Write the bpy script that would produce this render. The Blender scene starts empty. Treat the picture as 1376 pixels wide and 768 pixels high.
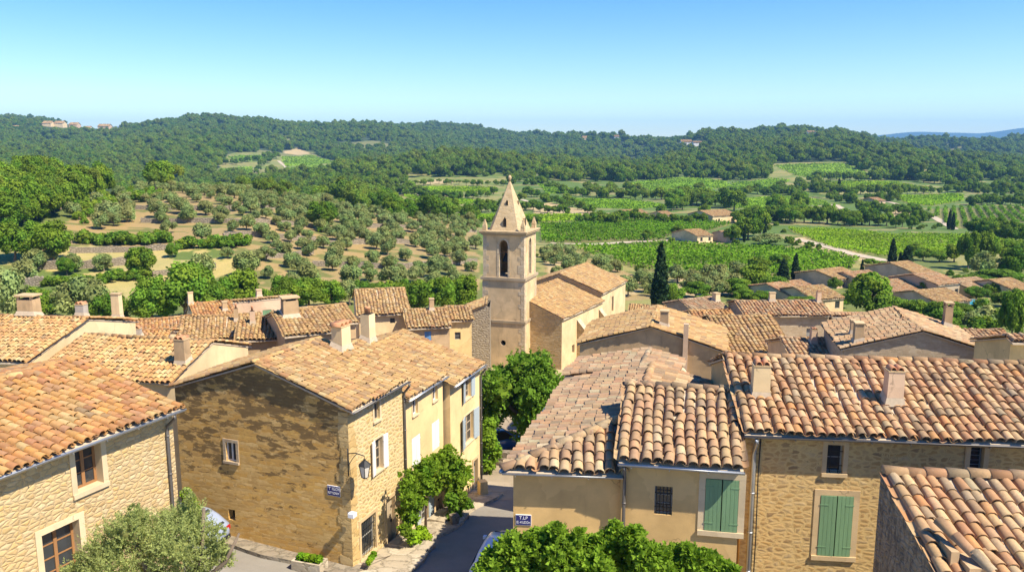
import bpy, math, random
import numpy as np
from math import radians as R, pi, sin, cos, sqrt, atan2, tan
from mathutils import Vector

random.seed(7)
RNG = np.random.default_rng(11)
SC = bpy.context.scene
COL = SC.collection

# ------------------------------------------------------------------ camera
CAM_Z = 16.0
PITCH = R(9.7)
FPX, CX, CY = 1080.0, 688.0, 384.0
cp_, sp_ = cos(PITCH), sin(PITCH)

def ray(px, py):
    dx, up = (px-CX)/FPX, (CY-py)/FPX
    return np.array([dx, cp_+up*sp_, -sp_+up*cp_])
CAMP = np.array([0.0, 0.0, CAM_Z])
def unz(p, z):
    r = ray(*p); return CAMP + r*((z-CAM_Z)/r[2])
def uny(p, y):
    r = ray(*p); return CAMP + r*(y/r[1])

cam_d = bpy.data.cameras.new('camera')
cam_d.sensor_width = 36.0
cam_d.lens = 36.0*FPX/1376.0
cam_d.clip_start, cam_d.clip_end = 0.5, 40000
cam = bpy.data.objects.new('camera', cam_d)
cam.location = CAMP; cam.rotation_euler = (pi/2-PITCH, 0, 0)
COL.objects.link(cam); SC.camera = cam

# ------------------------------------------------------------------ node helpers / materials
class NT:
    def __init__(self, name):
        self.m = bpy.data.materials.new(name); self.m.use_nodes = True
        self.t = self.m.node_tree
        self.t.nodes.clear()
        self.out = self.t.nodes.new('ShaderNodeOutputMaterial')
    def n(self, typ, ins=None, **kw):
        nd = self.t.nodes.new(typ)
        for k, v in kw.items(): setattr(nd, k, v)
        for k, v in (ins or {}).items():
            s = nd.inputs[k]
            if isinstance(v, bpy.types.NodeSocket): self.t.links.new(v, s)
            elif isinstance(v, bpy.types.Node): self.t.links.new(v.outputs[0], s)
            else: s.default_value = v
        return nd
    def noise(self, vec, scale, detail=4, rough=.55, dist=0):
        ins = {'Scale': scale, 'Detail': detail, 'Roughness': rough, 'Distortion': dist}
        if vec is not None: ins['Vector'] = vec
        return self.n('ShaderNodeTexNoise', ins).outputs['Fac']
    def ramp(self, fac, stops, interp='LINEAR'):
        nd = self.n('ShaderNodeValToRGB', {'Fac': fac}); cr = nd.color_ramp; cr.interpolation = interp
        while len(cr.elements) > 1: cr.elements.remove(cr.elements[-1])
        for i, (p, c) in enumerate(stops):
            e = cr.elements[0] if i == 0 else cr.elements.new(p)
            e.position = p
            e.color = (c, c, c, 1) if isinstance(c, (int, float)) else (*c[:3], 1)
        return nd.outputs['Color']
    def mix(self, fac, a, b, mode='MIX'):
        nd = self.n('ShaderNodeMix', data_type='RGBA', blend_type=mode, clamp_factor=True)
        for key, v in ((0, fac), (6, a), (7, b)):
            s = nd.inputs[key]
            if isinstance(v, bpy.types.NodeSocket): self.t.links.new(v, s)
            elif isinstance(v, (int, float)) : s.default_value = v if key == 0 else (v, v, v, 1)
            else: s.default_value = (*v[:3], 1)
        return nd.outputs[2]
    def math(self, op, a, b=0.0, clamp=False):
        nd = self.n('ShaderNodeMath', operation=op, use_clamp=clamp)
        for i, v in enumerate((a, b)):
            if isinstance(v, bpy.types.NodeSocket): self.t.links.new(v, nd.inputs[i])
            else: nd.inputs[i].default_value = v
        return nd.outputs[0]
    def attr(self, name): return self.n('ShaderNodeAttribute', attribute_name=name)
    def uv(self, sx=1, sy=1):
        tc = self.n('ShaderNodeTexCoord')
        return self.n('ShaderNodeMapping', {'Vector': tc.outputs['UV'], 'Scale': (sx, sy, 1)}).outputs[0]
    def obj(self, s=(1, 1, 1)):
        tc = self.n('ShaderNodeTexCoord')
        return self.n('ShaderNodeMapping', {'Vector': tc.outputs['Object'], 'Scale': s}).outputs[0]
    def geo(self): return self.n('ShaderNodeNewGeometry').outputs['Position']
    def bump(self, h, strength=.5, dist=.02):
        return self.n('ShaderNodeBump', {'Height': h, 'Strength': strength, 'Distance': dist}).outputs[0]
    def principled(self, col, rough=.85, normal=None, metal=0.0, spec=.3):
        ins = {'Base Color': col if not isinstance(col, tuple) else (*col[:3], 1), 'Roughness': rough, 'Metallic': metal, 'Specular IOR Level': spec}
        if normal is not None: ins['Normal'] = normal
        b = self.n('ShaderNodeBsdfPrincipled', ins)
        return b
    def done(self, sh):
        self.t.links.new(sh.outputs[0], self.out.inputs['Surface']); return self.m

def m_simple(name, col, rough=.7, metal=0, var=.15, scale=6):
    t = NT(name)
    f = t.noise(t.obj(), scale, 5)
    c = t.mix(f, tuple(x*(1-var) for x in col), tuple(min(1, x*(1+var)) for x in col))
    return t.done(t.principled(c, rough, metal=metal))

def m_plaster(name, col, stain=(.2, .14, .08), stain_amt=.5, var=.14, rough=.9, stone_show=0.0):
    t = NT(name); uv = t.uv()
    big = t.noise(uv, .55, 6, .6); mid = t.noise(uv, 2.6, 6, .65); fine = t.noise(uv, 28, 4, .6)
    a = tuple(x*(1-var*1.6) for x in col); b = tuple(min(1, x*(1+var)) for x in col)
    c = t.mix(t.ramp(big, [(.3, 0), (.7, 1)]), a, b)
    c = t.mix(t.math('MULTIPLY', t.ramp(mid, [(.45, 0), (.75, 1)]), .35), c, tuple(x*.72 for x in col))
    st = t.noise(t.uv(1.6, .22), 1.0, 7, .65)             # long vertical streaks of dirt
    c = t.mix(t.math('MULTIPLY', t.ramp(st, [(.55, 0), (.78, 1)]), stain_amt), c, stain)
    c = t.mix(t.math('MULTIPLY', fine, .22), c, tuple(x*.6 for x in col))
    if stone_show > 0:
        w = t.noise(t.uv(1, 2.2), 3.5, 3)
        c = t.mix(t.ramp(w, [(.66-stone_show*.2, 0), (.72, .6)]), c, tuple(x*.5 for x in col))
    wp_ = t.n('ShaderNodeVectorMath', {0: uv, 1: t.n('ShaderNodeTexNoise', {'Vector': uv, 'Scale': 1.6, 'Detail': 5.0}).outputs['Color']}, operation='ADD').outputs[0]
    cr_ = t.n('ShaderNodeTexVoronoi', {'Vector': wp_, 'Scale': .55}, voronoi_dimensions='2D', feature='DISTANCE_TO_EDGE').outputs['Distance']
    crk = t.math('MULTIPLY', t.ramp(cr_, [(.004, 1), (.012, 0)]), t.ramp(t.noise(uv, .8, 3), [(.52, 0), (.6, .55)]))
    pt = t.n('ShaderNodeSeparateColor', {'Color': t.n('ShaderNodeTexVoronoi', {'Vector': wp_, 'Scale': .6}, voronoi_dimensions='2D').outputs['Color']}).outputs[0]
    c = t.mix(t.ramp(pt, [(.74, 0), (.78, .28)]), c, tuple(min(1, x*1.22+.03) for x in col))
    c = t.mix(crk, c, tuple(x*.3 for x in col))
    h = t.math('ADD', t.math('MULTIPLY', mid, .6), t.math('MULTIPLY', fine, .4))
    return t.done(t.principled(c, rough, t.bump(h, .45, .02)))

def m_stone(name, pal, mortar, sx=3.2, sy=5.2, joint=.07, bump=.9, weather=0.0, wcol=(.085, .055, .025), wstretch=(.5, 1.5), mort_mix=1.0, rnd=.9, gap_amt=.85, course=False, wth=.64, gap_lo=.46, wsc=2.3):
    t = NT(name); uv = t.uv(sx, sy)
    nz = t.n('ShaderNodeTexNoise', {'Vector': t.uv(1, 1.3), 'Scale': 2.6, 'Detail': 6.0, 'Roughness': .62})
    wv = t.n('ShaderNodeVectorMath', {0: nz.outputs['Color'], 1: (.5, .5, .5)}, operation='SUBTRACT')
    ws = t.n('ShaderNodeVectorMath', {0: wv.outputs[0], 1: (1.75, .95, 0)}, operation='MULTIPLY')
    v = t.n('ShaderNodeVectorMath', {0: uv, 1: ws.outputs[0]}, operation='ADD').outputs[0]
    vo = t.n('ShaderNodeTexVoronoi', {'Vector': v, 'Scale': 1.0, 'Randomness': rnd}, voronoi_dimensions='2D')
    ed = t.n('ShaderNodeTexVoronoi', {'Vector': v, 'Scale': 1.0, 'Randomness': rnd}, voronoi_dimensions='2D', feature='DISTANCE_TO_EDGE')
    edge = ed.outputs['Distance']; cellv = None
    if course:
        bk = t.n('ShaderNodeTexBrick', {'Vector': v, 'Scale': 1.0, 'Color1': (0, 0, 0, 1), 'Color2': (1, 1, 1, 1), 'Mortar': (.5, .5, .5, 1), 'Mortar Size': .055, 'Mortar Smooth': .9, 'Brick Width': 1.25, 'Row Height': .62}, offset=.43, squash=.72, squash_frequency=3)
        cellv = t.n('ShaderNodeSeparateColor', {'Color': bk.outputs['Color']}).outputs[0]
        edge = t.math('MULTIPLY', t.math('SUBTRACT', 1.0, bk.outputs['Fac']), .12)
    cell = t.n('ShaderNodeSeparateColor', {'Color': vo.outputs['Color']})
    k = len(pal)
    c = t.ramp(cell.outputs[0] if cellv is None else t.math('ADD', t.math('MULTIPLY', cellv, .7), t.math('MULTIPLY', cell.outputs[0], .3)), [((i+.02)/k, p) for i, p in enumerate(pal)], 'LINEAR')
    mid = t.noise(t.uv(), 5.5, 6, .65); fine = t.noise(t.uv(), 34, 4, .6); big = t.noise(t.uv(), .5, 5, .6)
    c = t.mix(t.ramp(mid, [(.35, .0), (.75, .55)]), c, tuple(x*.62 for x in pal[0]))
    c = t.mix(t.ramp(big, [(.35, .0), (.7, .35)]), c, mortar)
    jit = t.math('MULTIPLY', mid, joint*1.2)
    e = t.math('SUBTRACT', edge, jit)
    jm = t.ramp(e, [(0.0, 1), (joint, 0)])
    c = t.mix(t.math('MULTIPLY', jm, mort_mix), c, mortar)
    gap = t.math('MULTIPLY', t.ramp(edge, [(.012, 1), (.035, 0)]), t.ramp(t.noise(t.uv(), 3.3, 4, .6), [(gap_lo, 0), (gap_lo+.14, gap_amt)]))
    c = t.mix(gap, c, tuple(x*.28 for x in mortar))  # shadow in the open joints painted in as thin dark lines
    if weather > 0:
        w1 = t.noise(t.uv(*wstretch), wsc, 9, .7, .6)
        w2 = t.noise(t.uv(.3, .4), 1.0, 3, .5)
        at = t.attr('wear').outputs['Fac']
        w1 = w1 if cellv is None else t.math('ADD', w1, t.math('MULTIPLY', t.math('SUBTRACT', cell.outputs[1], .5), .22))
        w = t.math('ADD', t.math('ADD', t.math('MULTIPLY', w1, .8), t.math('MULTIPLY', w2, .3)), t.math('MULTIPLY', at, .22))
        wm = t.ramp(w, [(wth, 0), (wth+.05, .85), (wth+.22, .95)])
        c = t.mix(t.math('MULTIPLY', wm, weather), c, t.mix(fine, wcol, tuple(x*2.2 for x in wcol)))
    c = t.mix(t.math('MULTIPLY', fine, .3), c, tuple(x*.5 for x in pal[0]))
    h = t.math('ADD', t.math('MULTIPLY', t.ramp(e, [(0, 0), (joint*2.2, .8), (.5, 1)]), 1.0), t.math('MULTIPLY', mid, .55))
    h = t.math('ADD', h, t.math('MULTIPLY', fine, .2))
    return t.done(t.principled(c, .92, t.bump(h, bump, .06)))

def m_tile(name, lichen=.35, dark=.3):
    t = NT(name)
    a = t.attr('tint').outputs['Color']; p = t.obj()
    n1 = t.noise(p, 2.3, 6, .65); n2 = t.noise(p, 16, 5, .65); n3 = t.noise(p, 70, 3, .6)
    c = t.mix(t.ramp(n2, [(.38, 0), (.72, .62)]), a, (.27, .17, .09))
    c = t.mix(t.math('MULTIPLY', t.ramp(n1, [(.5, 0), (.72, 1)]), dark), c, (.10, .075, .05))
    n0 = t.noise(p, .55, 5, .6)
    c = t.mix(t.math('MULTIPLY', t.ramp(n0, [(.46, 0), (.68, 1)]), .45), c, t.mix(.5, a, (.17, .12, .075)))
    li = t.noise(p, 5.5, 7, .75)
    c = t.mix(t.math('MULTIPLY', t.ramp(li, [(.56, 0), (.68, 1)]), lichen), c, (.50, .43, .25))
    c = t.mix(t.math('MULTIPLY', n3, .35), c, t.mix(.5, a, (.12, .09, .06)))
    h = t.math('ADD', n2, t.math('MULTIPLY', n3, .5))
    return t.done(t.principled(c, .88, t.bump(h, .5, .012)))

def m_leaf(name, c1, c2, trans=.25, rough=.6, rand=.35):
    t = NT(name)
    a = t.attr('tint').outputs['Color']
    oi = t.n('ShaderNodeObjectInfo').outputs['Random']
    nz = t.ramp(t.noise(t.geo(), .012, 4), [(.35, 0), (.65, 1)])
    f = t.math('ADD', t.math('MULTIPLY', oi, .55), t.math('MULTIPLY', nz, .45))
    c = t.mix(f, c1, c2)
    c = t.mix(1.0, c, a, 'MULTIPLY')
    b = t.principled(c, .8, spec=.12)
    tr = t.n('ShaderNodeBsdfTranslucent', {'Color': t.mix(.5, c, t.mix(1.0, c, (1.2, 1.25, .5), 'MULTIPLY'))})
    mx = t.n('ShaderNodeMixShader', {0: trans, 1: b.outputs[0], 2: tr.outputs[0]})
    return t.done(mx)

def m_glass_pane(name='window_glass'):
    t = NT(name)
    n = t.noise(t.obj(), 1.5, 2)
    return t.done(t.principled(t.mix(n, (.015, .018, .02), (.05, .055, .06)), .08, spec=.6))

def m_shutter(name, col):
    t = NT(name)
    uv = t.uv()
    w = t.noise(t.uv(9, .6), 2.0, 5, .6)
    c = t.mix(w, tuple(x*.72 for x in col), tuple(min(1, x*1.18) for x in col))
    c = t.mix(t.math('MULTIPLY', t.ramp(t.noise(uv, 9, 6, .7), [(.58, 0), (.72, 1)]), .4), c, tuple(.5*x+.12 for x in col))
    return t.done(t.principled(c, .6, t.bump(w, .2, .005)))

M = {}
M['tile'] = m_tile('roof_tile')
M['tile_old'] = m_tile('weathered_roof_tile', .55, .5)
M['mortar'] = m_simple('ridge_mortar', (.46, .37, .26), .95, var=.3, scale=9)
M['deck'] = m_simple('roof_boards', (.20, .14, .09), .9)
M['zinc'] = m_simple('zinc', (.40, .42, .44), .42, .7, .2, 3)
M['zinc_dark'] = m_simple('dark_zinc', (.16, .15, .14), .5, .5, .25, 3)
M['glass'] = m_glass_pane()
M['wood'] = m_shutter('varnished_wood', (.30, .15, .06))
M['wood_pale'] = m_shutter('weathered_wood', (.42, .33, .22))
M['wood_grey'] = m_shutter('grey_wood', (.30, .29, .26))
M['green'] = m_shutter('green_shutter_paint', (.17, .29, .15))
M['white'] = m_shutter('white_shutter_paint', (.74, .72, .68))
M['blue'] = m_shutter('blue_shutter_paint', (.13, .27, .48))
M['greyblue'] = m_shutter('grey_blue_shutter_paint', (.36, .42, .45))
M['iron'] = m_simple('wrought_iron', (.03, .03, .03), .6, .3)
M['surround'] = m_plaster('dressed_stone_trim', (.54, .39, .21), stain_amt=.25)
M['surround_pale'] = m_plaster('pale_trim', (.60, .47, .29), stain_amt=.25)
M['dark_void'] = m_simple('dark_interior', (.02, .017, .014), .95)
M['curtain'] = m_simple('curtain', (.5, .46, .4), .9)
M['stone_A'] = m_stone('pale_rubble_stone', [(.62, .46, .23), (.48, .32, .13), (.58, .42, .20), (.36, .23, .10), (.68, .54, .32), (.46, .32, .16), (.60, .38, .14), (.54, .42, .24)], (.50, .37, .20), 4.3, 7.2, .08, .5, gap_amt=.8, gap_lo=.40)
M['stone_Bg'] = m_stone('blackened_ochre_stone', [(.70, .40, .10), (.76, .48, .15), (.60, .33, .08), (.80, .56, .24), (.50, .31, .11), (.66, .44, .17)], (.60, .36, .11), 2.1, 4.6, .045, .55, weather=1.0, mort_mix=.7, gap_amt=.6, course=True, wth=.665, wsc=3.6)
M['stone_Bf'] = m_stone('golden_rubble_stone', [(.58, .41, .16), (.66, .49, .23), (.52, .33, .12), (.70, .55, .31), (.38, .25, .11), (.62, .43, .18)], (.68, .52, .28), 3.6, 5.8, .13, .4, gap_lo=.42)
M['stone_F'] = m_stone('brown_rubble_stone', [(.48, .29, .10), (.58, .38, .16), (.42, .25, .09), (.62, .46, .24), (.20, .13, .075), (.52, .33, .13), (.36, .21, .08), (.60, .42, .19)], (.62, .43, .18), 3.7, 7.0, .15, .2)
M['stone_G'] = m_stone('dark_streaked_stone', [(.30, .25, .18), (.36, .30, .21), (.24, .20, .15), (.40, .34, .25)], (.36, .30, .22), 3.2, 5.0, .09, 1.1, weather=.8, wcol=(.06, .055, .045), wstretch=(2, .6))  # dark palette with upright darker streaks
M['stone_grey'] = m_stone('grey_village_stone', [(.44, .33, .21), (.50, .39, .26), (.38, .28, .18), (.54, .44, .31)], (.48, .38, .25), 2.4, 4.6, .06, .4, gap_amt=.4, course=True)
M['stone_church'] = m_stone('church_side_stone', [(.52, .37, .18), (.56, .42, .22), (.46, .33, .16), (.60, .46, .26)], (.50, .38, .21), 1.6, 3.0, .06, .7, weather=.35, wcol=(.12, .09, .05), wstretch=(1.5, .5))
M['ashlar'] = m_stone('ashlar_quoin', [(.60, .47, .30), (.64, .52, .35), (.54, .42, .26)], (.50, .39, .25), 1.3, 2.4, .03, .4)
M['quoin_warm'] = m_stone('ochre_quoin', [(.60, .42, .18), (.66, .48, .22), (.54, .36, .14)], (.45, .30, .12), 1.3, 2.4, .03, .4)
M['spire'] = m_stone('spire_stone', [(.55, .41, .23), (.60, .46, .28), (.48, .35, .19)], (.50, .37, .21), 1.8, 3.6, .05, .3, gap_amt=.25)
M['band'] = m_plaster('weathered_band_stone', (.36, .28, .18), stain=(.12, .10, .07), stain_amt=.8)
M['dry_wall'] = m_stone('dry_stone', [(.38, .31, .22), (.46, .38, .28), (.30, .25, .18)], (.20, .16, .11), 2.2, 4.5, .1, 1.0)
M['pl_C'] = m_plaster('cream_plaster', (.74, .54, .27), stain=(.3, .2, .1), stain_amt=.35)
M['pl_D'] = m_plaster('pale_ochre_plaster', (.74, .55, .28), stain=(.3, .2, .1), stain_amt=.4)
M['pl_E'] = m_plaster('beige_plaster', (.62, .41, .17), stain=(.26, .17, .08), stain_amt=.42, var=.16)
M['pl_cream'] = m_plaster('sun_bleached_plaster', (.70, .53, .30), stain=(.3, .22, .12), stain_amt=.4)
M['pl_pink'] = m_plaster('pinkish_plaster', (.62, .43, .28), stain_amt=.3)
M['pl_brown'] = m_plaster('stained_brown_plaster', (.48, .33, .18), stain=(.12, .09, .06), stain_amt=.75, var=.25)
M['pl_tower'] = m_plaster('tower_render', (.64, .46, .25), stain=(.27, .19, .11), stain_amt=.7, var=.2)
M['pl_nave'] = m_plaster('nave_render', (.63, .47, .26), stain=(.40, .32, .2), stain_amt=.35)
M['pl_yellow'] = m_plaster('yellow_plaster', (.66, .48, .22), stain_amt=.2)
M['pl_grey'] = m_plaster('grey_plaster', (.42, .37, .31), stain_amt=.45)

# ------------------------------------------------------------------ object helpers
def tag(o, label=None, cat=None, group=None, kind=None):
    if label: o['label'] = label
    if cat: o['category'] = cat
    if group: o['group'] = group
    if kind: o['kind'] = kind
    return o
def empty(name, loc, rz=0.0):
    o = bpy.data.objects.new(name, None); o.empty_display_size = .3
    o.location = loc; o.rotation_euler = (0, 0, rz); COL.objects.link(o); return o
def link(name, me, parent=None, mats=()):
    for m in mats: me.materials.append(m)
    o = bpy.data.objects.new(name, me); COL.objects.link(o)
    if parent is not None: o.parent = parent
    return o
def np_mesh(name, V, F, mats, tint=None, uv=None, smooth=False, midx=None, wear=None):
    """F: (n,4) or (n,3) int array."""
    V = np.asarray(V, np.float32); F = np.asarray(F, np.int32)
    me = bpy.data.meshes.new(name)
    nf, k = F.shape
    me.vertices.add(len(V)); me.vertices.foreach_set('co', V.ravel())
    me.loops.add(nf*k); me.loops.foreach_set('vertex_index', F.ravel())
    me.polygons.add(nf)
    me.polygons.foreach_set('loop_start', np.arange(0, nf*k, k, dtype=np.int32))
    me.polygons.foreach_set('loop_total', np.full(nf, k, np.int32))
    if smooth: me.polygons.foreach_set('use_smooth', np.ones(nf, bool))
    if midx is not None: me.polygons.foreach_set('material_index', np.asarray(midx, np.int32))
    me.update(calc_edges=True)
    if tint is not None:
        a = me.attributes.new('tint', 'FLOAT_COLOR', 'POINT')
        c = np.ones((len(V), 4), np.float32); c[:, :3] = tint
        a.data.foreach_set('color', c.ravel())
    if wear is not None:
        a = me.attributes.new('wear', 'FLOAT', 'POINT'); a.data.foreach_set('value', np.asarray(wear, np.float32))
    if uv is not None:
        l = me.uv_layers.new(name='UVMap'); l.data.foreach_set('uv', np.asarray(uv, np.float32)[F.ravel()].ravel())
    for m in (mats if isinstance(mats, (list, tuple)) else [mats]): me.materials.append(m)
    return me

class MB:
    """collects faces (own vertices for every face) into one mesh"""
    def __init__(s): s.v, s.f, s.uv, s.mi, s.sm, s.mats, s.wear = [], [], [], [], [], [], []
    def mat(s, m):
        if m not in s.mats: s.mats.append(m)
        return s.mats.index(m)
    def face(s, pts, m, uv=None, wear=0.0):
        i = len(s.v); n = len(pts); pts = [tuple(map(float, p)) for p in pts]
        s.v += pts; s.f.append(tuple(range(i, i+n)))
        if uv is None:
            a, b, c = (np.array(pts[k]) for k in (0, 1, -1))
            nr = np.cross(b-a, c-a); nr = nr/(np.linalg.norm(nr)+1e-9)
            if abs(nr[2]) > .8: uv = [(p[0], p[1]) for p in pts]
            else:
                h = np.array([-nr[1], nr[0], 0]); h /= np.linalg.norm(h)+1e-9
                uv = [(float(np.dot(h, p)), p[2]) for p in pts]
        s.uv += uv; s.mi.append(s.mat(m)); s.sm.append(False)
        s.wear += list(wear) if isinstance(wear, (list, tuple)) else [wear]*n
    def shared(s, V, F, m, smooth=True):
        i = len(s.v); s.v += [tuple(map(float, p)) for p in V]; s.uv += [(float(p[0]+p[1]), float(p[2])) for p in V]; s.wear += [0.0]*len(V)
        k = s.mat(m)
        for f in F: s.f.append(tuple(i+j for j in f)); s.mi.append(k); s.sm.append(smooth)
    def box(s, x0, x1, y0, y1, z0, z1, m, T=None, skip=''):
        T = T or (lambda a, b, c: (a, b, c))
        P = [T(*p) for p in ((x0,y0,z0),(x1,y0,z0),(x1,y1,z0),(x0,y1,z0),(x0,y0,z1),(x1,y0,z1),(x1,y1,z1),(x0,y1,z1))]
        for nm, q in (('b',(0,3,2,1)),('t',(4,5,6,7)),('f',(0,1,5,4)),('r',(1,2,6,5)),('k',(2,3,7,6)),('l',(3,0,4,7))):
            if nm not in skip: s.face([P[i] for i in q], m)
    def tube(s, pts, r, m, n=8, r1=None, cap=True, squash=1.0):
        pts = [np.array(p, float) for p in pts]; V, F = [], []
        rs = np.linspace(r, r if r1 is None else r1, len(pts)) if not isinstance(r, (list, tuple)) else r
        for i, p in enumerate(pts):
            d = pts[min(i+1, len(pts)-1)]-pts[max(i-1, 0)]; d /= np.linalg.norm(d)+1e-9
            a = np.cross(d, (0, 0, 1) if abs(d[2]) < .9 else (1, 0, 0)); a /= np.linalg.norm(a); b = np.cross(d, a)
            for k in range(n):
                t = 2*pi*k/n; V.append(p+(a*cos(t)+b*sin(t))*rs[i])
        for i in range(len(pts)-1):
            for k in range(n): F.append((i*n+k, i*n+(k+1)%n, (i+1)*n+(k+1)%n, (i+1)*n+k))
        if cap:
            F.append(tuple(range(n-1, -1, -1))); F.append(tuple((len(pts)-1)*n+k for k in range(n)))
        s.shared(V, F, m)
    def build(s, name, parent=None):
        me = bpy.data.meshes.new(name)
        me.from_pydata(s.v, [], s.f); me.update()
        me.polygons.foreach_set('material_index', s.mi); me.polygons.foreach_set('use_smooth', s.sm)
        l = me.uv_layers.new(name='UVMap')
        vi = np.zeros(len(me.loops), np.int32); me.loops.foreach_get('vertex_index', vi)
        l.data.foreach_set('uv', np.array(s.uv, np.float32)[vi].ravel())
        if any(s.wear):
            a = me.attributes.new('wear', 'FLOAT', 'POINT'); a.data.foreach_set('value', np.array(s.wear, np.float32))
        return link(name, me, parent, s.mats)
# ------------------------------------------------------------------ terrain
COLS = [-500, 0, 90, 170, 260, 344, 430, 520, 600, 690, 780, 860, 940, 1030, 1120, 1200, 1290, 1376, 1876]
ROWS = {  # depth in metres -> ground height under each column
 60:  [-2, -3, -3.4, -3.6, -3.8, -4, -4, -4, -4, -4, -4, -4, -4.2, -4.4, -4.6, -4.8, -5, -5, -5],
 80:  [-3, -4.6, -5, -5.2, -5.4, -5.5, -5.6, -5.6, -5.6, -5.7, -5.8, -5.8, -5.9, -6.2, -6.5, -6.8, -7, -7, -7],
 110: [-4, -6, -6.2, -6.3, -6.4, -6.5, -6.5, -6.5, -6.6, -6.8, -7, -7.4, -7.6, -8, -8.2, -8.5, -8.5, -8.5, -8.5],
 160: [2, 1.5, 0.5, -0.7, -0.8, -1.2, -4.0, -5.3, -6.6, -7.7, -8.4, -9, -9.2, -9.5, -9.8, -10, -10, -10, -10],
 220: [10, 8, 6, 3.9, 3.6, 2.8, -1.6, -4.2, -6.6, -8.8, -9.8, -10.5, -10.8, -11, -11.3, -11.5, -11.5, -11.5, -11.5],
 248: [11, 9, 7, 4.2, 3.9, 2.5, -1.2, -3.6, -6.9, -9.2, -10.3, -10.9, -11.2, -11.4, -11.7, -11.8, -11.8, -11.8, -11.8],
 300: [6, 3, 1, -4, -4, -4, -5, -7, -9, -10, -11, -11.5, -12, -12, -12.5, -12.5, -12.5, -12.5, -12.5],
 345: [4, 0, -3, -8, -9, -9, -10, -10.5, -11, -11, -11.5, -12, -12.3, -12.5, -13, -13, -13, -13, -13],
 450: [0, -5, -10, -17, -22, -22, -18, -13, -12.5, -12, -12.2, -12.5, -12.5, -12.5, -13, -13, -13, -13, -13],
 600: [-8, -8, -12, -18, -24, -24, -16, -10.5, -10, -10, -10.5, -11, -11, -11, -11, -11.5, -12, -12, -12],
 720: [-10, -10, -13, -17, -21, -20, -11, -4, -4, -6, -9, -10, -10, -8, -6, -9, -11, -11, -11],
 860: [-6, -6, -8, -10, -12, -12, -10, -12.3, 9.9, 0.0, -10, -9, -6, 2, 4, 0, -8, -10, -10],
 1100:[6, 10, 8, 5, 8, 6, -4, -6, -6, -6, -8, -6, 10, 20, 22, 12, -2, -8, -8],
 1400:[28, 30, 26, 25, 26, 20, 6, 0, -2, 0, 4, -44.3, 31.7, 27.5, 42.6, -47.8, -4, -10, -6],
 1900:[60, 58, 50, 40, 55, 50, 36, 40, 34, 30, 20, 18, 22, 24, 20, 16, 10, 8, 8],
 2600:[31.8, 76.6, 78.2, 22.5, 52.0, 84.1, -4.1, 53.6, 82.6, 47.4, -21.5, -31.4, -51.5, -41.5, -22.6, -24.9, -32.6, -14.2, -32.0],
 3300:[40, 40, 30, 20, 20, 20, 20, 20, 10, 10, 10, 10, 5, 5, 5, 5, 5, 5, 5],
 5500:[0]*19,
 8000:[-20, -20, -20, -20, -20, -20, -20, -20, -20, -20, -20, -20, -20, 20, 125, 215, 155, 280, 365],
 9600:[-20]*19,
}
_u = np.array([(c-CX)/FPX/.972 for c in COLS]); _ys = np.array(sorted(ROWS)); _tab = np.array([ROWS[y] for y in _ys], float)
DU = np.linspace(_u[0], _u[-1], 420); DL = np.linspace(np.log(60), np.log(9600), 520)
_t1 = np.array([np.interp(DU, _u, r) for r in _tab])
TAB = np.array([np.interp(DL, np.log(_ys), _t1[:, i]) for i in range(len(DU))]).T
def _blur(a, k, ax):
    ker = np.ones(2*k+1)/(2*k+1)
    pad = [(0, 0), (0, 0)]; pad[ax] = (k, k)
    return np.apply_along_axis(lambda r: np.convolve(r, ker, 'valid'), ax, np.pad(a, pad, mode='edge'))
for _ in range(2): TAB = _blur(_blur(TAB, 6, 0), 3, 1)

_perm = np.random.default_rng(5).random((256, 256))
def vnoise(x, y):
    xi = np.floor(x).astype(int); yi = np.floor(y).astype(int); fx = x-xi; fy = y-yi
    fx = fx*fx*(3-2*fx); fy = fy*fy*(3-2*fy)
    g = lambda a, b: _perm[a % 256, b % 256]
    return (g(xi, yi)*(1-fx)+g(xi+1, yi)*fx)*(1-fy)+(g(xi, yi+1)*(1-fx)+g(xi+1, yi+1)*fx)*fy-.5
def fbm(x, y, n=4):
    s = 0; a = 1
    for i in range(n): s = s+a*vnoise(x*2**i+17*i, y*2**i+31*i); a *= .5
    return s
def sstep(a, b, x):
    t = np.clip((x-a)/(b-a), 0, 1); return t*t*(3-2*t)
def village(x, y):
    z = np.interp(y, [0, 28, 40, 50, 77, 110], [0, 0, -1.67, -3.0, -5.6, -6.5])
    z = z + np.clip(-(x+6.4), 0, 14)*.1*(1-sstep(40, 60, y))
    return z
def ground(x, y):
    """height of the land; vectorised"""
    x = np.asarray(x, float); y = np.asarray(y, float)
    yc = np.maximum(y, 60.0)
    u = x/yc; l = np.log(np.minimum(yc, 9600))
    fi = np.clip((u-DU[0])/(DU[1]-DU[0]), 0, len(DU)-1.001); fj = np.clip((l-DL[0])/(DL[1]-DL[0]), 0, len(DL)-1.001)
    i = fi.astype(int); j = fj.astype(int); fx = fi-i; fy = fj-j
    z = (TAB[j, i]*(1-fx)+TAB[j, i+1]*fx)*(1-fy)+(TAB[j+1, i]*(1-fx)+TAB[j+1, i+1]*fx)*fy
    amp = sstep(100, 200, y)
    z = z + amp*.8*fbm(x/28, y/28, 3)
    hill = sstep(800, 1300, y)*(1-sstep(3000, 4500, y)*.5)
    z = z + hill*(12*fbm(x/240, y/420, 4)+sstep(1300, 1800, y)*(1-.75*sstep(2200, 2600, y))*(46*(.28-np.abs(fbm(x/420+3, y/1500, 2)))*2+10*fbm(x/150, y/600, 2))) + sstep(6500, 8000, y)*30*fbm(x/900, y/900, 3)
    w = sstep(62, 100, y)
    return z*w + village(x, y)*(1-w)

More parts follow.
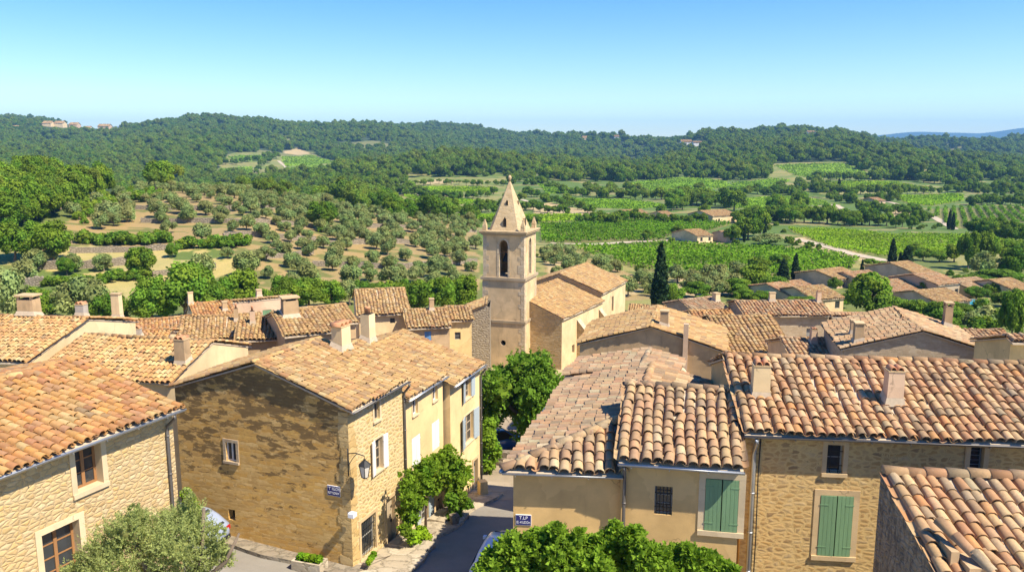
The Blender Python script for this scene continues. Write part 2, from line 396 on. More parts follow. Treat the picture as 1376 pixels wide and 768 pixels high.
_RY = np.exp(np.linspace(np.log(40), np.log(9500), 5000))
def hit(px, py):
    """where the line of sight through a photo pixel meets the land"""
    r = ray(px, py); X = r[0]/r[1]*_RY; Z = CAM_Z+r[2]/r[1]*_RY
    d = Z-ground(X, _RY)
    k = np.argmax(d < 0) if (d < 0).any() else len(d)-1
    return np.array([X[k], _RY[k], float(ground(X[k], _RY[k]))])
def hits(poly): return np.array([hit(*p) for p in poly])
def inpoly(P, poly):
    x, y = P[:, 0], P[:, 1]; c = np.zeros(len(P), bool); n = len(poly)
    for i in range(n):
        x1, y1 = poly[i][:2]; x2, y2 = poly[(i+1) % n][:2]
        m = ((y1 > y) != (y2 > y)) & (x < (x2-x1)*(y-y1)/(y2-y1+1e-12)+x1)
        c ^= m
    return c

# ------------------------------------------------------------------ fields (photo outlines carried onto the land)
FIELDS = [ # outline, row spacing, row angle (deg from x), plant size, colour key, label
 ([(726,304),(855,296),(942,299),(984,301),(937,313),(899,317),(890,323),(753,327),(728,327)], 2.4, 4, 1.0, 'vine', 'dark green vineyard just right of the bell tower, nearest the upper farm track'),
 ([(768,334),(891,329),(1030,335),(1120,343),(1155,351),(1130,367),(1060,374),(1020,372),(900,367),(850,360),(800,347)], 2.4, 5, 1.05, 'vine', 'broad dark green vineyard behind the tall cypress'),
 ([(1059,309),(1135,310),(1190,316),(1284,331),(1286,345),(1190,346),(1112,332)], 2.2, -14, .95, 'vine_light', 'bright green vineyard beside the pale farm track'),
 ([(1203,316),(1318,318),(1376,329),(1376,337),(1340,339),(1290,331)], 2.2, -14, .95, 'vine_light', 'light green vineyard narrowing to the edge beyond the pale farm track'),
 ([(1244,281),(1300,279),(1376,279),(1376,301),(1321,308),(1281,306),(1264,296)], 3.4, 62, 1.2, 'vine', 'striped green vineyard on the slope above the two thin cypresses'),
 ([(985,268),(1068,263),(1108,270),(1113,275),(1085,276),(1034,279),(985,280)], 3.0, 5, 1.2, 'meadow', 'smooth green field in the middle of the valley'),
 ([(1081,277),(1125,276),(1144,291),(1139,301),(1112,296),(1091,289)], 4.2, 68, 1.0, 'vine_light', 'small young vineyard with pale soil between its rows'),
 ([(1040,222),(1135,219.5),(1176,237),(1128,240),(1078,238)], 3.2, 20, 1.3, 'meadow', 'large smooth green field below the pine wood on the hill'),
 ([(985,246),(1044,240),(1061,242),(1040,252),(985,259)], 3.5, 8, 1.2, 'meadow', 'pale strip of field left of the sheds in the valley'),
 ([(1117,245),(1203,245),(1260,255),(1250,258),(1190,257),(1135,253)], 3.5, 8, 1.2, 'vine_light', 'long light green field behind the valley sheds'),
 ([(1203,264),(1294,262),(1294,270),(1250,277),(1216,273)], 3.2, 8, 1.2, 'vine_light', 'light field above the striped vineyard slope'),
 ([(844,246),(917,238),(972,243),(986,251),(935,256),(884,258)], 3.4, 10, 1.3, 'meadow', 'pale green rounded field left of the wooded hill'),
 ([(746,266),(837,268),(899,277),(851,281),(800,279)], 3.0, 8, 1.3, 'meadow', 'bright green meadow strip above the low farm sheds'),
 ([(704,291),(782,290),(777,297),(707,300)], 2.6, 3, 1.1, 'vine_light', 'narrow vineyard strip touching the right side of the spire'),
 ([(609,291),(672,289),(672,298),(614,298)], 2.6, 3, 1.1, 'vine_light', 'narrow vineyard strip touching the left side of the spire'),
 ([(722,247),(778,255),(786,261),(735,260)], 3.0, 8, 1.2, 'meadow', 'small green field half hidden behind the spire'),
 ([(526,252),(668,253),(668,259),(533,259)], 3.0, 3, 1.1, 'vine_light', 'upper terrace vineyard left of the spire'),
 ([(540,262),(620,268),(668,274),(610,275),(560,270)], 3.0, 3, 1.1, 'vine_light', 'lower terrace vineyard left of the spire'),
 ([(296,227),(338,224),(341,236),(290,239)], 3.0, 8, 1.3, 'meadow', 'lowest left green field of the far hillside farm'),
 ([(305,211),(356,209),(352,216),(322,217)], 3.0, 8, 1.3, 'meadow', 'upper left green field of the far hillside farm'),
 ([(378,211),(420,209),(449,218),(428,222),(384,224)], 3.0, 8, 1.3, 'meadow', 'upper right green field of the far hillside farm'),
 ([(385,226),(450,222),(454,228),(400,232)], 3.0, 8, 1.3, 'meadow', 'lower right green strip of the far hillside farm'),
 ([(1312,234),(1372,237),(1376,241),(1325,239)], 3.4, 8, 1.3, 'vine_light', 'thin green field strip at the foot of the right wooded ridge'),
]
FIELD_W = [hits(f[0]) for f in FIELDS]
SOIL = [ # bare or dry patches
 [(728,340),(760,345),(800,360),(860,395),(790,400),(740,372)], [(905,372),(1010,376),(1000,395),(910,398)],
 [(706,276),(740,272),(800,285),(850,290),(850,294),(720,287)], [(1062,320),(1085,318),(1190,350),(1130,350)],
 [(380,203),(400,199),(417,206),(387,209)], [(1238,228),(1292,227),(1286,240),(1245,238)], [(560,243),(600,241),(610,246),(570,247)],
 [(1078,278),(1126,275),(1146,292),(1137,302)], [(1196,280),(1232,281),(1236,290),(1190,292)], [(1068,322),(1120,330),(1110,335),(1060,326)],
]
SOIL_W = [hits(f) for f in SOIL]
CLEAR_W = [hits([(x, min(y+7, y*1.02+4)) for x, y in f[0]]) for f in FIELDS if True]+[hits(q) for q in ([(286,242),(292,222),(310,206),(420,204),(462,220),(458,236),(380,240)], [(524,292),(524,248),(560,238),(680,240),(680,262),(610,287)], [(1030,246),(1036,220),(1135,217),(1186,240)], [(1100,262),(1120,243),(1270,250),(1265,262)])]
VILLA_W = [hits(q) for q in ([(54,180),(164,180),(164,173),(54,172)], [(906,202),(952,202),(952,191),(906,191)], [(1080,187),(1116,187),(1116,180),(1080,180)], [(10,178),(28,178),(28,172),(10,172)], [(778,192),(836,192),(836,187),(778,187)])]
FIELD_BB = [(w[:, 0].min(), w[:, 0].max(), w[:, 1].min(), w[:, 1].max()) for w in FIELD_W]
def in_fields(P, grow=0.0):
    m = np.zeros(len(P), bool)
    for w in FIELD_W:
        c = w[:, :2].mean(0); m |= inpoly(P, c+(w[:, :2]-c)*(1+grow))
    return m
GROVE = [hits(p) for p in (
 [(20,395),(40,330),(110,285),(180,258),(300,256),(400,266),(470,286),(560,292),(640,300),(646,398),(560,392),(450,392),(380,398),(330,388),(240,352),(120,350),(80,395)],
 [(728,338),(752,330),(790,345),(850,368),(905,400),(840,404),(790,380),(735,372)],
 [(905,372),(960,374),(1040,378),(1030,392),(960,398),(905,402)])]

# terrain mesh
ty = np.concatenate([np.linspace(-60, 60, 40)[:-1], np.exp(np.linspace(np.log(60), np.log(9600), 800))])
tu = np.linspace(-1, 1, 460)
YY, UU = np.meshgrid(ty, tu, indexing='ij')
XX = UU*np.where(YY > 60, YY*.86+12, 63.6)
ZZ = ground(XX, YY) - .22*(1-sstep(60, 85, YY))
P = np.stack([XX.ravel(), YY.ravel()], 1)
# ground cover colours (dry grass, soil, crops, woodland floor; farthest hills haze-tinted)
gcol = np.zeros((len(P), 3)); gcol[:] = (.045, .07, .022)
yv = P[:, 1]
near = (yv < 820)
dry = np.array((.34, .24, .115)); green = np.array((.11, .15, .035)); straw = np.array((.42, .34, .14))
n = fbm(P[:, 0]/14, P[:, 1]/9, 4)
base_near = np.where((n > .12)[:, None], green, straw)
gcol[near] = np.where((n > .0)[:, None], green*.9+straw*.1, green*.45+straw*.55)[near]
rightv = (yv > 215) & (yv < 820) & (P[:, 0]/np.maximum(yv, 1) > -.1); gcol[rightv] = np.where((n > .22)[:, None], (.26, .23, .10), (.10, .16, .03))[rightv]
vil = (yv < 104); gcol[vil] = np.where((n > .25)[:, None], (.20, .20, .08), (.46, .37, .24))[vil]
vil = vil & (yv > 60) & (np.abs(P[:, 0]) > 26); gcol[vil] = np.where((n > -.05)[:, None], (.13, .17, .05), (.42, .35, .2))[vil]
for g in GROVE:
    m = inpoly(P, g); gcol[m] = np.where((fbm(P[:, 0]/7, P[:, 1]/3.2, 4) > .14)[:, None], (.17, .17, .055), dry)[m]
tm = inpoly(P, hits([(10,398),(20,350),(110,330),(300,330),(330,360),(220,398)])); gcol[tm] = np.where((n > .18)[:, None], green*1.1, straw)[tm]
for w in CLEAR_W[-4:]: gcol[inpoly(P, w)] = np.where((n > 0)[:, None], (.16, .20, .05), (.26, .24, .09))[inpoly(P, w)]
for q in ([(0,306),(0,262),(60,252),(110,262),(140,262),(70,290),(30,308)],[(60,268),(180,250),(260,246),(420,262),(470,282),(400,268),(300,259),(180,260),(110,282)]): gcol[inpoly(P, hits(q))] = (.05, .075, .02)
for w in SOIL_W: gcol[inpoly(P, w)] = (.44, .33, .19)
fc = {'vine': (.20, .19, .07), 'vine_light': (.20, .21, .06), 'meadow': (.15, .21, .04)}
for f, w in zip(FIELDS, FIELD_W): gcol[inpoly(P, w)] = fc[f[4]]
hl = (yv > 700) & (fbm(P[:, 0]/90, P[:, 1]/90, 3) < -.33) & ~in_fields(P, .0); gcol[hl] = (.17, .17, .065)
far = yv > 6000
gcol[far] = (.025, .05, .04)  # distance haze put into the colour: far hills darker and bluer
ny, nx = len(ty), len(tu)
idx = np.arange(ny*nx).reshape(ny, nx)
Fq = np.stack([idx[:-1, :-1].ravel(), idx[:-1, 1:].ravel(), idx[1:, 1:].ravel(), idx[1:, :-1].ravel()], 1)
t = NT('land')
a = t.attr('tint').outputs['Color']; g_ = t.geo()
k1 = t.noise(g_, .35, 6, .7); k2 = t.noise(g_, .05, 5, .6); k3 = t.noise(g_, 2.2, 4, .7)
c = t.mix(t.ramp(k1, [(.35, 0), (.7, .55)]), a, t.mix(1.0, a, (.55, .72, .4), 'MULTIPLY'))
c = t.mix(t.ramp(k2, [(.4, 0), (.65, .45)]), c, t.mix(1.0, a, (1.25, 1.1, .8), 'MULTIPLY'))
c = t.mix(t.math('MULTIPLY', k3, .4), c, t.mix(1.0, c, (.45, .5, .35), 'MULTIPLY'))
M['land'] = t.done(t.principled(c, .95, t.bump(t.math('ADD', k1, k3), .6, .3)))
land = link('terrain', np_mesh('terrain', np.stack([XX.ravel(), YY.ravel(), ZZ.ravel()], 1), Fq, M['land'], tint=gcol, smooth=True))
tag(land, kind='structure')
# ------------------------------------------------------------------ roof tiles
PAL = {
 'orange': [((.54,.25,.075),4),((.58,.32,.11),4),((.46,.18,.065),3),((.60,.41,.18),3),((.36,.15,.07),2),((.46,.24,.12),2),((.62,.30,.07),2),((.28,.18,.10),1)],
 'amber':  [((.54,.29,.095),4),((.59,.37,.145),5),((.49,.24,.09),3),((.62,.45,.22),3),((.40,.20,.08),2),((.30,.20,.11),1)],
 'straw':  [((.49,.295,.11),5),((.55,.36,.15),4),((.43,.24,.095),3),((.37,.18,.075),2),((.57,.42,.22),2),((.27,.17,.10),2)],
 'mixed':  [((.53,.32,.16),5),((.59,.40,.22),4),((.48,.24,.11),4),((.41,.19,.09),3),((.57,.34,.19),3),((.36,.28,.18),2),((.58,.26,.09),2),((.22,.15,.09),2)],
 'pinkish':[((.49,.31,.16),4),((.55,.38,.21),4),((.43,.24,.13),3),((.58,.44,.27),2),((.34,.21,.12),3),((.24,.17,.11),2),((.52,.27,.13),2)],
 'aged':   [((.46,.28,.16),4),((.40,.23,.14),3),((.52,.36,.21),3),((.34,.22,.14),2),((.28,.21,.14),2),((.50,.26,.13),2),((.48,.40,.26),2)],
}
def pal_pick(pal, n, rng):
    cs = np.array([c for c, w in PAL[pal]]); ws = np.array([w for c, w in PAL[pal]], float)
    k = rng.choice(len(cs), n, p=ws/ws.sum()); mean = (cs*ws[:, None]).sum(0)/ws.sum(); f = .45+.55*rng.random((n, 1))
    return (cs[k]*f+mean*(1-f))*np.array((.93, .95, .90))*(.84+.30*rng.random((n, 1)))*(1+.022*rng.standard_normal((n, 3)))

def tile_arrays(poly, pitch, expo, pal, rng, lod=0, wob=1.0):
    """poly: roof plane outline in (u along eave, w up the slope). Returns V (u,w,h), F, tint"""
    poly = np.array(poly, float)
    u0, u1 = poly[:, 0].min(), poly[:, 0].max(); w0, w1 = poly[:, 1].min(), poly[:, 1].max()
    nc = max(1, int(round((u1-u0)/pitch))); pitch = (u1-u0)/nc
    nr = max(1, int(math.ceil((w1-w0)/expo)))
    K = 6 if lod == 0 else (5 if lod == 1 else 4)
    Vs, Fs, Ts, off = [], [], [], 0
    for kind in ('cover', 'pan'):
        ii, jj = np.meshgrid(np.arange(nc+(1 if kind == 'pan' else 0)), np.arange(nr)); ii = ii.ravel(); jj = jj.ravel()
        uc = u0+(ii+(.5 if kind == 'cover' else 0.0))*pitch; wc = w0+jj*expo
        chk = np.stack([np.clip(uc, u0+.01, u1-.01), wc+expo*.45], 1)
        keep = inpoly(chk, poly); ii, jj, uc, wc = ii[keep], jj[keep], uc[keep], wc[keep]
        m = len(ii)
        if m == 0: continue
        ph = rng.random(nc+2)*6
        uc = uc+wob*(.035*np.sin(wc*1.1+ph[ii])+.012*rng.standard_normal(m))*pitch/.3
        wj = wob*.03*rng.standard_normal(m)*expo/.4 + .05*np.sin(uc*1.7+1)*wob
        tw = wob*.035*rng.standard_normal(m)*(1+3.5*(rng.random(m) < .03)); wj = wj-(rng.random(m) < .012)*rng.random(m)*expo*.35; zl = wob*.010*rng.standard_normal(m)
        sz = pitch/.21
        ln = np.minimum(expo*1.22, np.maximum(expo*.6, w1+.12-wc))
        if kind == 'cover':
            ang = np.linspace(-1.62, 1.62, K); rl, ru, hl, hu = .102*sz, .086*sz, .044*sz, .018*sz
            lat = np.sin(ang); hei = np.cos(ang)*.92
        else:
            ang = np.linspace(-1, 1, K-1); rl, ru, hl, hu = .075*sz, .075*sz, .030*sz, .012*sz
            lat = ang; hei = .55*ang**2-.25
        k = len(ang); th = .018*sz
        rows = []
        for e, (r_, h_) in enumerate(((rl, hl), (ru, hu), (rl, hl), (rl-th, hl-(0 if kind == 'cover' else th)))):
            if e >= 2 and lod == 2: break
            wv = (wc+wj)[:, None]+(0 if e != 1 else ln[:, None])
            uu = uc[:, None]+lat[None]*r_+(tw[:, None]*(expo if e == 1 else 0))
            hh = h_+hei[None]*(r_ if kind == 'cover' else rl)+zl[:, None]
            rows.append(np.stack([uu, np.broadcast_to(wv, uu.shape), hh], 2))
        R_ = np.stack(rows, 1)                       # m, nrings, k, 3
        ng = R_.shape[1]
        V = R_.reshape(-1, 3); b = np.arange(m)[:, None]*(ng*k)
        q = np.arange(k-1)
        f1 = np.stack([q, q+1, k+q+1, k+q], 1).reshape(-1)   # faces of the shell
        fl = [f1]
        if ng == 4: fl.append(np.stack([3*k+q, 3*k+q+1, 2*k+q+1, 2*k+q], 1).reshape(-1))
        F = (b+np.concatenate(fl)[None]).reshape(-1, 4)+off
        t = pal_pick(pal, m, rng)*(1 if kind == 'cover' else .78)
        Vs.append(V); Fs.append(F); Ts.append(np.repeat(t, ng*k, 0)); off += len(V)
    return np.concatenate(Vs), np.concatenate(Fs), np.concatenate(Ts)

def plane_tiles(O, U, W, poly, pitch, pal, rng, lod=0, sag=.05, expo=None, wob=1.0):
    O, U, W = (np.array(a, float) for a in (O, U, W)); N_ = np.cross(U, W); N_ /= np.linalg.norm(N_)
    V, F, T = tile_arrays(poly, pitch, expo or pitch*1.34, pal, rng, lod, wob)
    L = max(p[0] for p in poly)-min(p[0] for p in poly)
    h = V[:, 2]-sag*np.sin(np.clip(V[:, 0]/max(L, .1), 0, 1)*pi)*np.clip(V[:, 1]/2, 0, 1) + .03*np.sin(V[:, 0]*.9+V[:, 1]*.7)
    X = O+V[:, :1]*U+V[:, 1:2]*W+h[:, None]*N_
    return X, F, T

def cap_tiles(A, B, pal, rng, r=.12, ln=.42, lift=.05):
    """ridge / hip tiles from A to B"""
    A, B = np.array(A, float), np.array(B, float); d = B-A; L = np.linalg.norm(d); d /= L
    s = np.cross(d, (0, 0, 1)); s /= np.linalg.norm(s); up = np.cross(s, d)
    n = max(1, int(L/ln)); ln = L/n; V, F, T = [], [], []; K = 7
    ang = np.linspace(-1.7, 1.7, K)
    for i in range(n):
        o = len(V); c = pal_pick(pal, 1, rng)[0]; jx, jz = rng.normal(0, .012, 2); tw = rng.normal(0, .02)
        for e, (q, rr, hh) in enumerate(((i*ln, r, lift), ((i+1.12)*ln, r*.84, lift-.03))):
            for a in ang: V.append(A+d*q+s*(sin(a)*rr+jx+tw*e)+up*(cos(a)*rr*.9+hh+jz)); T.append(c)
        for k in range(K-1): F.append((o+k, o+K+k, o+K+k+1, o+k+1))
        for k in range(K-1):
            if k < K//2: F.append((o+k, o+k+1, o+K-2-k, o+K-1-k))
    return np.array(V), np.array(F), np.array(T)

def join_arrays(lst):
    V, F, T, o = [], [], [], 0
    for v, f, t in lst: V.append(v); F.append(f+o); T.append(t); o += len(v)
    return np.concatenate(V), np.concatenate(F), np.concatenate(T)

# ------------------------------------------------------------------ houses
class House:
    def __init__(s, name, label, cat, P, ang, L, w, ze, zr, zb, wb=None, zbk=None, oh=.35, vo=.12, group=None):
        s.P = np.array(P[:2], float); s.ang = ang; s.L, s.w, s.ze, s.zr, s.zb = L, w, ze, zr, zb
        s.slope = (zr-ze)/w; s.wb = w if wb is None else wb
        s.zbk = zr-s.slope*s.wb if zbk is None else zbk
        s.D = s.w+s.wb; s.oh, s.vo = oh, vo
        s.root = tag(empty(name, (s.P[0], s.P[1], zb), ang), label, cat, group)
        s.rng = np.random.default_rng(abs(hash(label)) % 1000 + int(L*100)) if False else np.random.default_rng(int(L*1000+zr*77) % 99991)
        s.openings = {k: [] for k in ('front', 'right', 'back', 'left')}
        x0, x1, y0, y1 = vo, L-vo, oh, s.D-(oh if s.wb > .6 else 0.02)
        s.wx0, s.wx1, s.wy0, s.wy1 = x0, x1, y0, y1
        s.sides = {'front': ((x0, y0), (x1, y0)), 'right': ((x1, y0), (x1, y1)), 'back': ((x1, y1), (x0, y1)), 'left': ((x0, y1), (x0, y0))}
    def l2w(s, p):
        c, n = cos(s.ang), sin(s.ang); return np.array([s.P[0]+p[0]*c-p[1]*n, s.P[1]+p[0]*n+p[1]*c, p[2]+s.zb])
    def w2l(s, p):
        c, n = cos(s.ang), sin(s.ang); d = p[:2]-s.P; return np.array([d[0]*c+d[1]*n, -d[0]*n+d[1]*c, p[2]-s.zb])
    def roof_z(s, y):                              # world z of the roof plane at local y
        return s.ze+s.slope*y if y <= s.w else s.zr-(y-s.w)/max(s.wb, .01)*(s.zr-s.zbk)
    def T(s, side):
        a, b = s.sides[side]; a = np.array(a); d = np.array(b)-a; d = d/np.linalg.norm(d); o = np.array((d[1], -d[0]))
        return lambda u, v, n: (a[0]+d[0]*u+o[0]*n, a[1]+d[1]*u+o[1]*n, v-s.zb)
    def px(s, side, x, y):
        """photo pixel -> (u, world z) on a wall"""
        a, b = s.sides[side]; r = ray(x, y); c = s.w2l(CAMP); p2 = s.w2l(CAMP+r); rl = p2-c
        a = np.array(a); d = np.array(b)-a; d = d/np.linalg.norm(d); o = np.array((d[1], -d[0]))
        t = np.dot(a-c[:2], o)/np.dot(rl[:2], o); h = c+rl*t
        return float(np.dot(h[:2]-a, d)), float(h[2]+s.zb)
    def rect(s, side, xl, xr, yt, yb):
        xm, ym = (xl+xr)/2, (yt+yb)/2
        return [s.px(side, xl, ym)[0], s.px(side, xr, ym)[0], s.px(side, xm, yb)[1], s.px(side, xm, yt)[1]]
    def roof_hit(s, x, y):
        r = ray(x, y); c = s.w2l(CAMP); rl = s.w2l(CAMP+r)-c
        # plane z = ze-zb + slope*y
        t = (s.ze-s.zb+s.slope*c[1]-c[2])/(rl[2]-s.slope*rl[1]); return c+rl*t
    def walls(s, mats, depth=.28, wear=None, top_drop=.10):
        mb = MB()
        if not isinstance(mats, dict): mats = dict.fromkeys(('front', 'right', 'back', 'left'), mats)
        for side in ('front', 'right', 'back', 'left'):
            if side not in mats: continue
            m = mats[side]; a, b = s.sides[side]; T = s.T(side); W = float(np.hypot(b[0]-a[0], b[1]-a[1]))
            ya, yb = a[1], b[1]; za, zb_ = s.roof_z(ya)-top_drop, s.roof_z(yb)-top_drop
            zt = min(za, zb_); us = {0, W}; vs = {s.zb, zt}; ops = s.openings[side]
            uo = {'front': 0, 'right': 11.3, 'back': 23.7, 'left': 5.9}[side]
            for o in ops: us |= {o[0], o[1]}; vs |= {o[2], o[3]}
            us |= set(np.linspace(0, W, max(2, int(W/1.2)))); vs |= set(np.linspace(s.zb, zt, max(2, int((zt-s.zb)/1.2))))
            us = sorted(x for x in us if -1e-6 <= x <= W+1e-6); vs = sorted(v for v in vs if v <= zt+1e-6)
            wr = (lambda u, v: wear(side, u/W, (v-s.zb)/(zt-s.zb))) if wear else (lambda u, v: 0.0)
            def quad(u0, u1, v0, v1):
                mb.face([T(u0, v0, 0), T(u1, v0, 0), T(u1, v1, 0), T(u0, v1, 0)], m, [(u0+uo, v0), (u1+uo, v0), (u1+uo, v1), (u0+uo, v1)],
                        [wr(u0, v0), wr(u1, v0), wr(u1, v1), wr(u0, v1)])
            for i in range(len(us)-1):
                for j in range(len(vs)-1):
                    um, vm = (us[i]+us[i+1])/2, (vs[j]+vs[j+1])/2
                    if us[i+1]-us[i] < 1e-5 or vs[j+1]-vs[j] < 1e-5: continue
                    if any(o[0] < um < o[1] and o[2] < vm < o[3] for o in ops): continue
                    quad(us[i], us[i+1], vs[j], vs[j+1])
            if side in ('left', 'right'):
                ur = (s.w-s.wy0) if side == 'right' else (s.wy1-s.w)
                if 0.05 < ur < W-.05: pts = [(0, zt), (W, zt)]+([(W, zb_)] if zb_ > zt+.01 else [])+[(ur, s.zr-top_drop)]+([(0, za)] if za > zt+.01 else [])
                else: pts = [(0, zt), (W, zt), (W, zb_)] if zb_ > za else [(0, zt), (W, zt), (0, za)]
                mb.face([T(u, v, 0) for u, v in pts], m, [(u+uo, v) for u, v in pts], [wr(u, v) for u, v in pts])
            for o in ops:
                u0, u1, v0, v1 = o[:4]; dp = -(o[4] if len(o) > 4 else depth); rm = o[5] if len(o) > 5 and o[5] else m
                mb.face([T(u0, v0, 0), T(u0, v0, dp), T(u0, v1, dp), T(u0, v1, 0)], rm)
                mb.face([T(u1, v0, dp), T(u1, v0, 0), T(u1, v1, 0), T(u1, v1, dp)], rm)
                mb.face([T(u0, v1, 0), T(u0, v1, dp), T(u1, v1, dp), T(u1, v1, 0)], rm)
                mb.face([T(u0, v0, dp), T(u0, v0, 0), T(u1, v0, 0), T(u1, v0, dp)], rm)
        return mb.build('wall', s.root)
    def roof(s, pal='mixed', pitch=.28, lod=0, back=True, ridge=True, mat='tile', eaves=0.0, verge=True, back_lod=2, front_poly=None, sag=.05, capr=None):
        zb, D, L = s.zb, s.D, s.L
        sl = s.slope; l1 = s.w*sqrt(1+sl*sl); W = np.array((0, 1, sl))/sqrt(1+sl*sl)
        parts = [plane_tiles((0, 0, s.ze-zb), (1, 0, 0), W, front_poly or [(0, 0), (L, 0), (L, l1), (0, l1)], pitch, pal, s.rng, lod, sag)]
        if back and s.wb > .8:
            sb = (s.zr-s.zbk)/s.wb; l2 = s.wb*sqrt(1+sb*sb)
            parts.append(plane_tiles((L, D, s.zbk-zb), (-1, 0, 0), np.array((0, -1, sb))/sqrt(1+sb*sb), [(0, 0), (L, 0), (L, l2), (0, l2)], pitch, pal, s.rng, back_lod, sag))
        if ridge: parts.append(cap_tiles((-.02, s.w, s.zr-zb), (L+.02, s.w, s.zr-zb), pal, s.rng, r=capr or pitch*.46, ln=pitch*1.6, lift=pitch*.12))
        V, F, T = join_arrays(parts)
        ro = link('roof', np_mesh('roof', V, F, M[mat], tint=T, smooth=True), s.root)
        mb = MB(); th = .07                        # boards and mortar bed under the tiles
        pts = [(0.03, s.ze), (s.w, s.zr)]+([(D-.03, s.zbk)] if s.wb > .8 else [])
        for (y0, z0), (y1, z1) in zip(pts[:-1], pts[1:]):
            a, b = (y0, z0-zb-.05), (y1, z1-zb-.05)
            if y0 == .03: a = (y0, z0-zb+sl*.03-.05)
            for hh, rev in ((0, False), (-th, True)):
                q = [(.03, a[0], a[1]+hh), (L-.03, a[0], a[1]+hh), (L-.03, b[0], b[1]+hh), (.03, b[0], b[1]+hh)]
                mb.face(q[::-1] if rev else q, M['deck' if rev else 'mortar'])
            for x in (.03, L-.03): mb.face([(x, a[0], a[1]), (x, b[0], b[1]), (x, b[0], b[1]-th), (x, a[0], a[1]-th)], M['mortar'])
        y0, z0 = .03, s.ze-zb+sl*.03-.05
        mb.face([(.03, y0, z0-th), (L-.03, y0, z0-th), (L-.03, y0, z0), (.03, y0, z0)], M['mortar'])
        mb.build('roof_deck', s.root)
        return ro
    def gutter(s, mat='zinc', r=.075, x0=0, x1=None, drop=.06):
        x1 = s.L if x1 is None else x1; V, F = [], []; K = 7
        for i, x in enumerate((x0, x1)):
            for k in range(K):
                a = pi+pi*k/(K-1); V.append((x, -r*.55+r*cos(a), s.ze-s.zb-drop+r*sin(a)+.02))
        for k in range(K-1): F.append((k, k+1, K+k+1, K+k))
        F += [tuple(range(K)), tuple(range(2*K-1, K-1, -1))]
        mb = MB(); mb.shared(V, F, M[mat]); 
        mb.tube([(x0, -r*1.55, s.ze-s.zb-drop+.02), (x1, -r*1.55, s.ze-s.zb-drop+.02)], .014, M[mat], 6)
        for x in np.arange(x0+.4, x1, 1.1): mb.box(x-.012, x+.012, -r*1.6, .12, s.ze-s.zb-drop-r+.0, s.ze-s.zb-drop-r+.03, M[mat])
        o = mb.build('gutter', s.root)
        return o
    def downpipe(s, u, side='front', mat='zinc', r=.05, zlow=None, top=True, du=0):
        T = s.T(side); z0 = s.ze-.13; zl = s.zb+.1 if zlow is None else zlow
        pts = [T(u+du, z0, s.oh+.05), T(u+du, z0-.12, s.oh+.03), T(u, z0-.42, .09), T(u, z0-.6, .085), T(u, zl, .085)] if top else [T(u, z0, .085), T(u, zl, .085)]
        mb = MB(); mb.tube(pts, r, M[mat], 8)
        for z in np.arange(zl+.6, z0-.7, 1.3): mb.tube([T(u, z, .085), T(u, z+.05, .085)], r*1.25, M[mat], 8)
        return mb.build('downpipe', s.root)
    def chimney(s, px_base=None, w=.6, d=.5, h=1.1, mat='pl_cream', cap='slab', xy=None, z0=None, pots=2):
        if xy is None:
            p = s.roof_hit(*px_base); x, y, zb = p
        else: x, y = xy; zb = s.roof_z(y)-s.zb
        zl = zb-.5; zt = zb+h; mb = MB(); tp = .92
        lo = [(x-w/2, y-d/2), (x+w/2, y-d/2), (x+w/2, y+d/2), (x-w/2, y+d/2)]
        hi = [(x+(a-x)*tp, y+(b-y)*tp) for a, b in lo]
        for i in range(4):
            j = (i+1) % 4; mb.face([(*lo[i], zl), (*lo[j], zl), (*hi[j], zt), (*hi[i], zt)], M[mat])
        mb.face([(*p, zt) for p in hi], M['dark_void'])
        k = mb.build('chimney', s.root)
        fl = MB(); e = .12                            # mortar flashing round the foot
        sl = s.slope if y <= s.w else -s.slope
        for i in range(4):
            j = (i+1) % 4; o1, o2 = [(x+(p[0]-x)*(1+e*2), y+(p[1]-y)*(1+e*2)) for p in (lo[i], lo[j])]
            fl.face([(*o1, zb+sl*(o1[1]-y)+.05), (*o2, zb+sl*(o2[1]-y)+.05), (*lo[j], zb+sl*(lo[j][1]-y)+.30), (*lo[i], zb+sl*(lo[i][1]-y)+.30)], M['mortar'])
        fl.build('flashing', k)
        c = MB()
        if cap == 'slab':
            c.box(x-w*.56, x+w*.56, y-d*.56, y+d*.56, zt+.16, zt+.24, M['surround'])
            for sx in (-1, 1):
                for sy in (-1, 1): c.box(x+sx*w*.38-.06, x+sx*w*.38+.06, y+sy*d*.38-.06, y+sy*d*.38+.06, zt, zt+.16, M[mat])
        elif cap == 'tiles':                            # two or three arched tiles laid over the flue
            col = pal_pick('orange', 3, s.rng)
            c.box(x-w*.5, x+w*.5, y-d*.5, y+d*.5, zt+.002, zt+.05, M['surround'])
            for q in range(pots):
                xx = x+(q-(pots-1)/2)*w*.42; K = 7
                V = [(xx+sin(a)*w*.2, y+sy*d*.5, zt+.05+cos(a)*w*.24) for sy in (-1, 1) for a in np.linspace(-1.5, 1.5, K)]
                V += [(xx+sin(a)*w*.15, y+sy*d*.5, zt+.05+cos(a)*w*.19) for sy in (-1, 1) for a in np.linspace(-1.5, 1.5, K)]
                F = [(i, i+1, K+i+1, K+i) for i in range(K-1)]+[(2*K+i, 3*K+i, 3*K+i+1, 2*K+i+1) for i in range(K-1)]
                F += [(i, 2*K+i, 2*K+i+1, i+1) for i in range(K-1)]+[(K+i, K+i+1, 3*K+i+1, 3*K+i) for i in range(K-1)]
                c.shared(V, F, M['tile_plain'])
        elif cap == 'pot':
            c.tube([(x, y, zt), (x, y, zt+.25), (x, y, zt+.3), (x, y, zt+.36)], [w*.22, w*.2, w*.28, w*.1], M['tile_plain'], 10)
        else:
            c.box(x-w*.54, x+w*.54, y-d*.54, y+d*.54, zt+.003, zt+.08, M['surround'])
        c.build('chimney_cap', k)
        return k
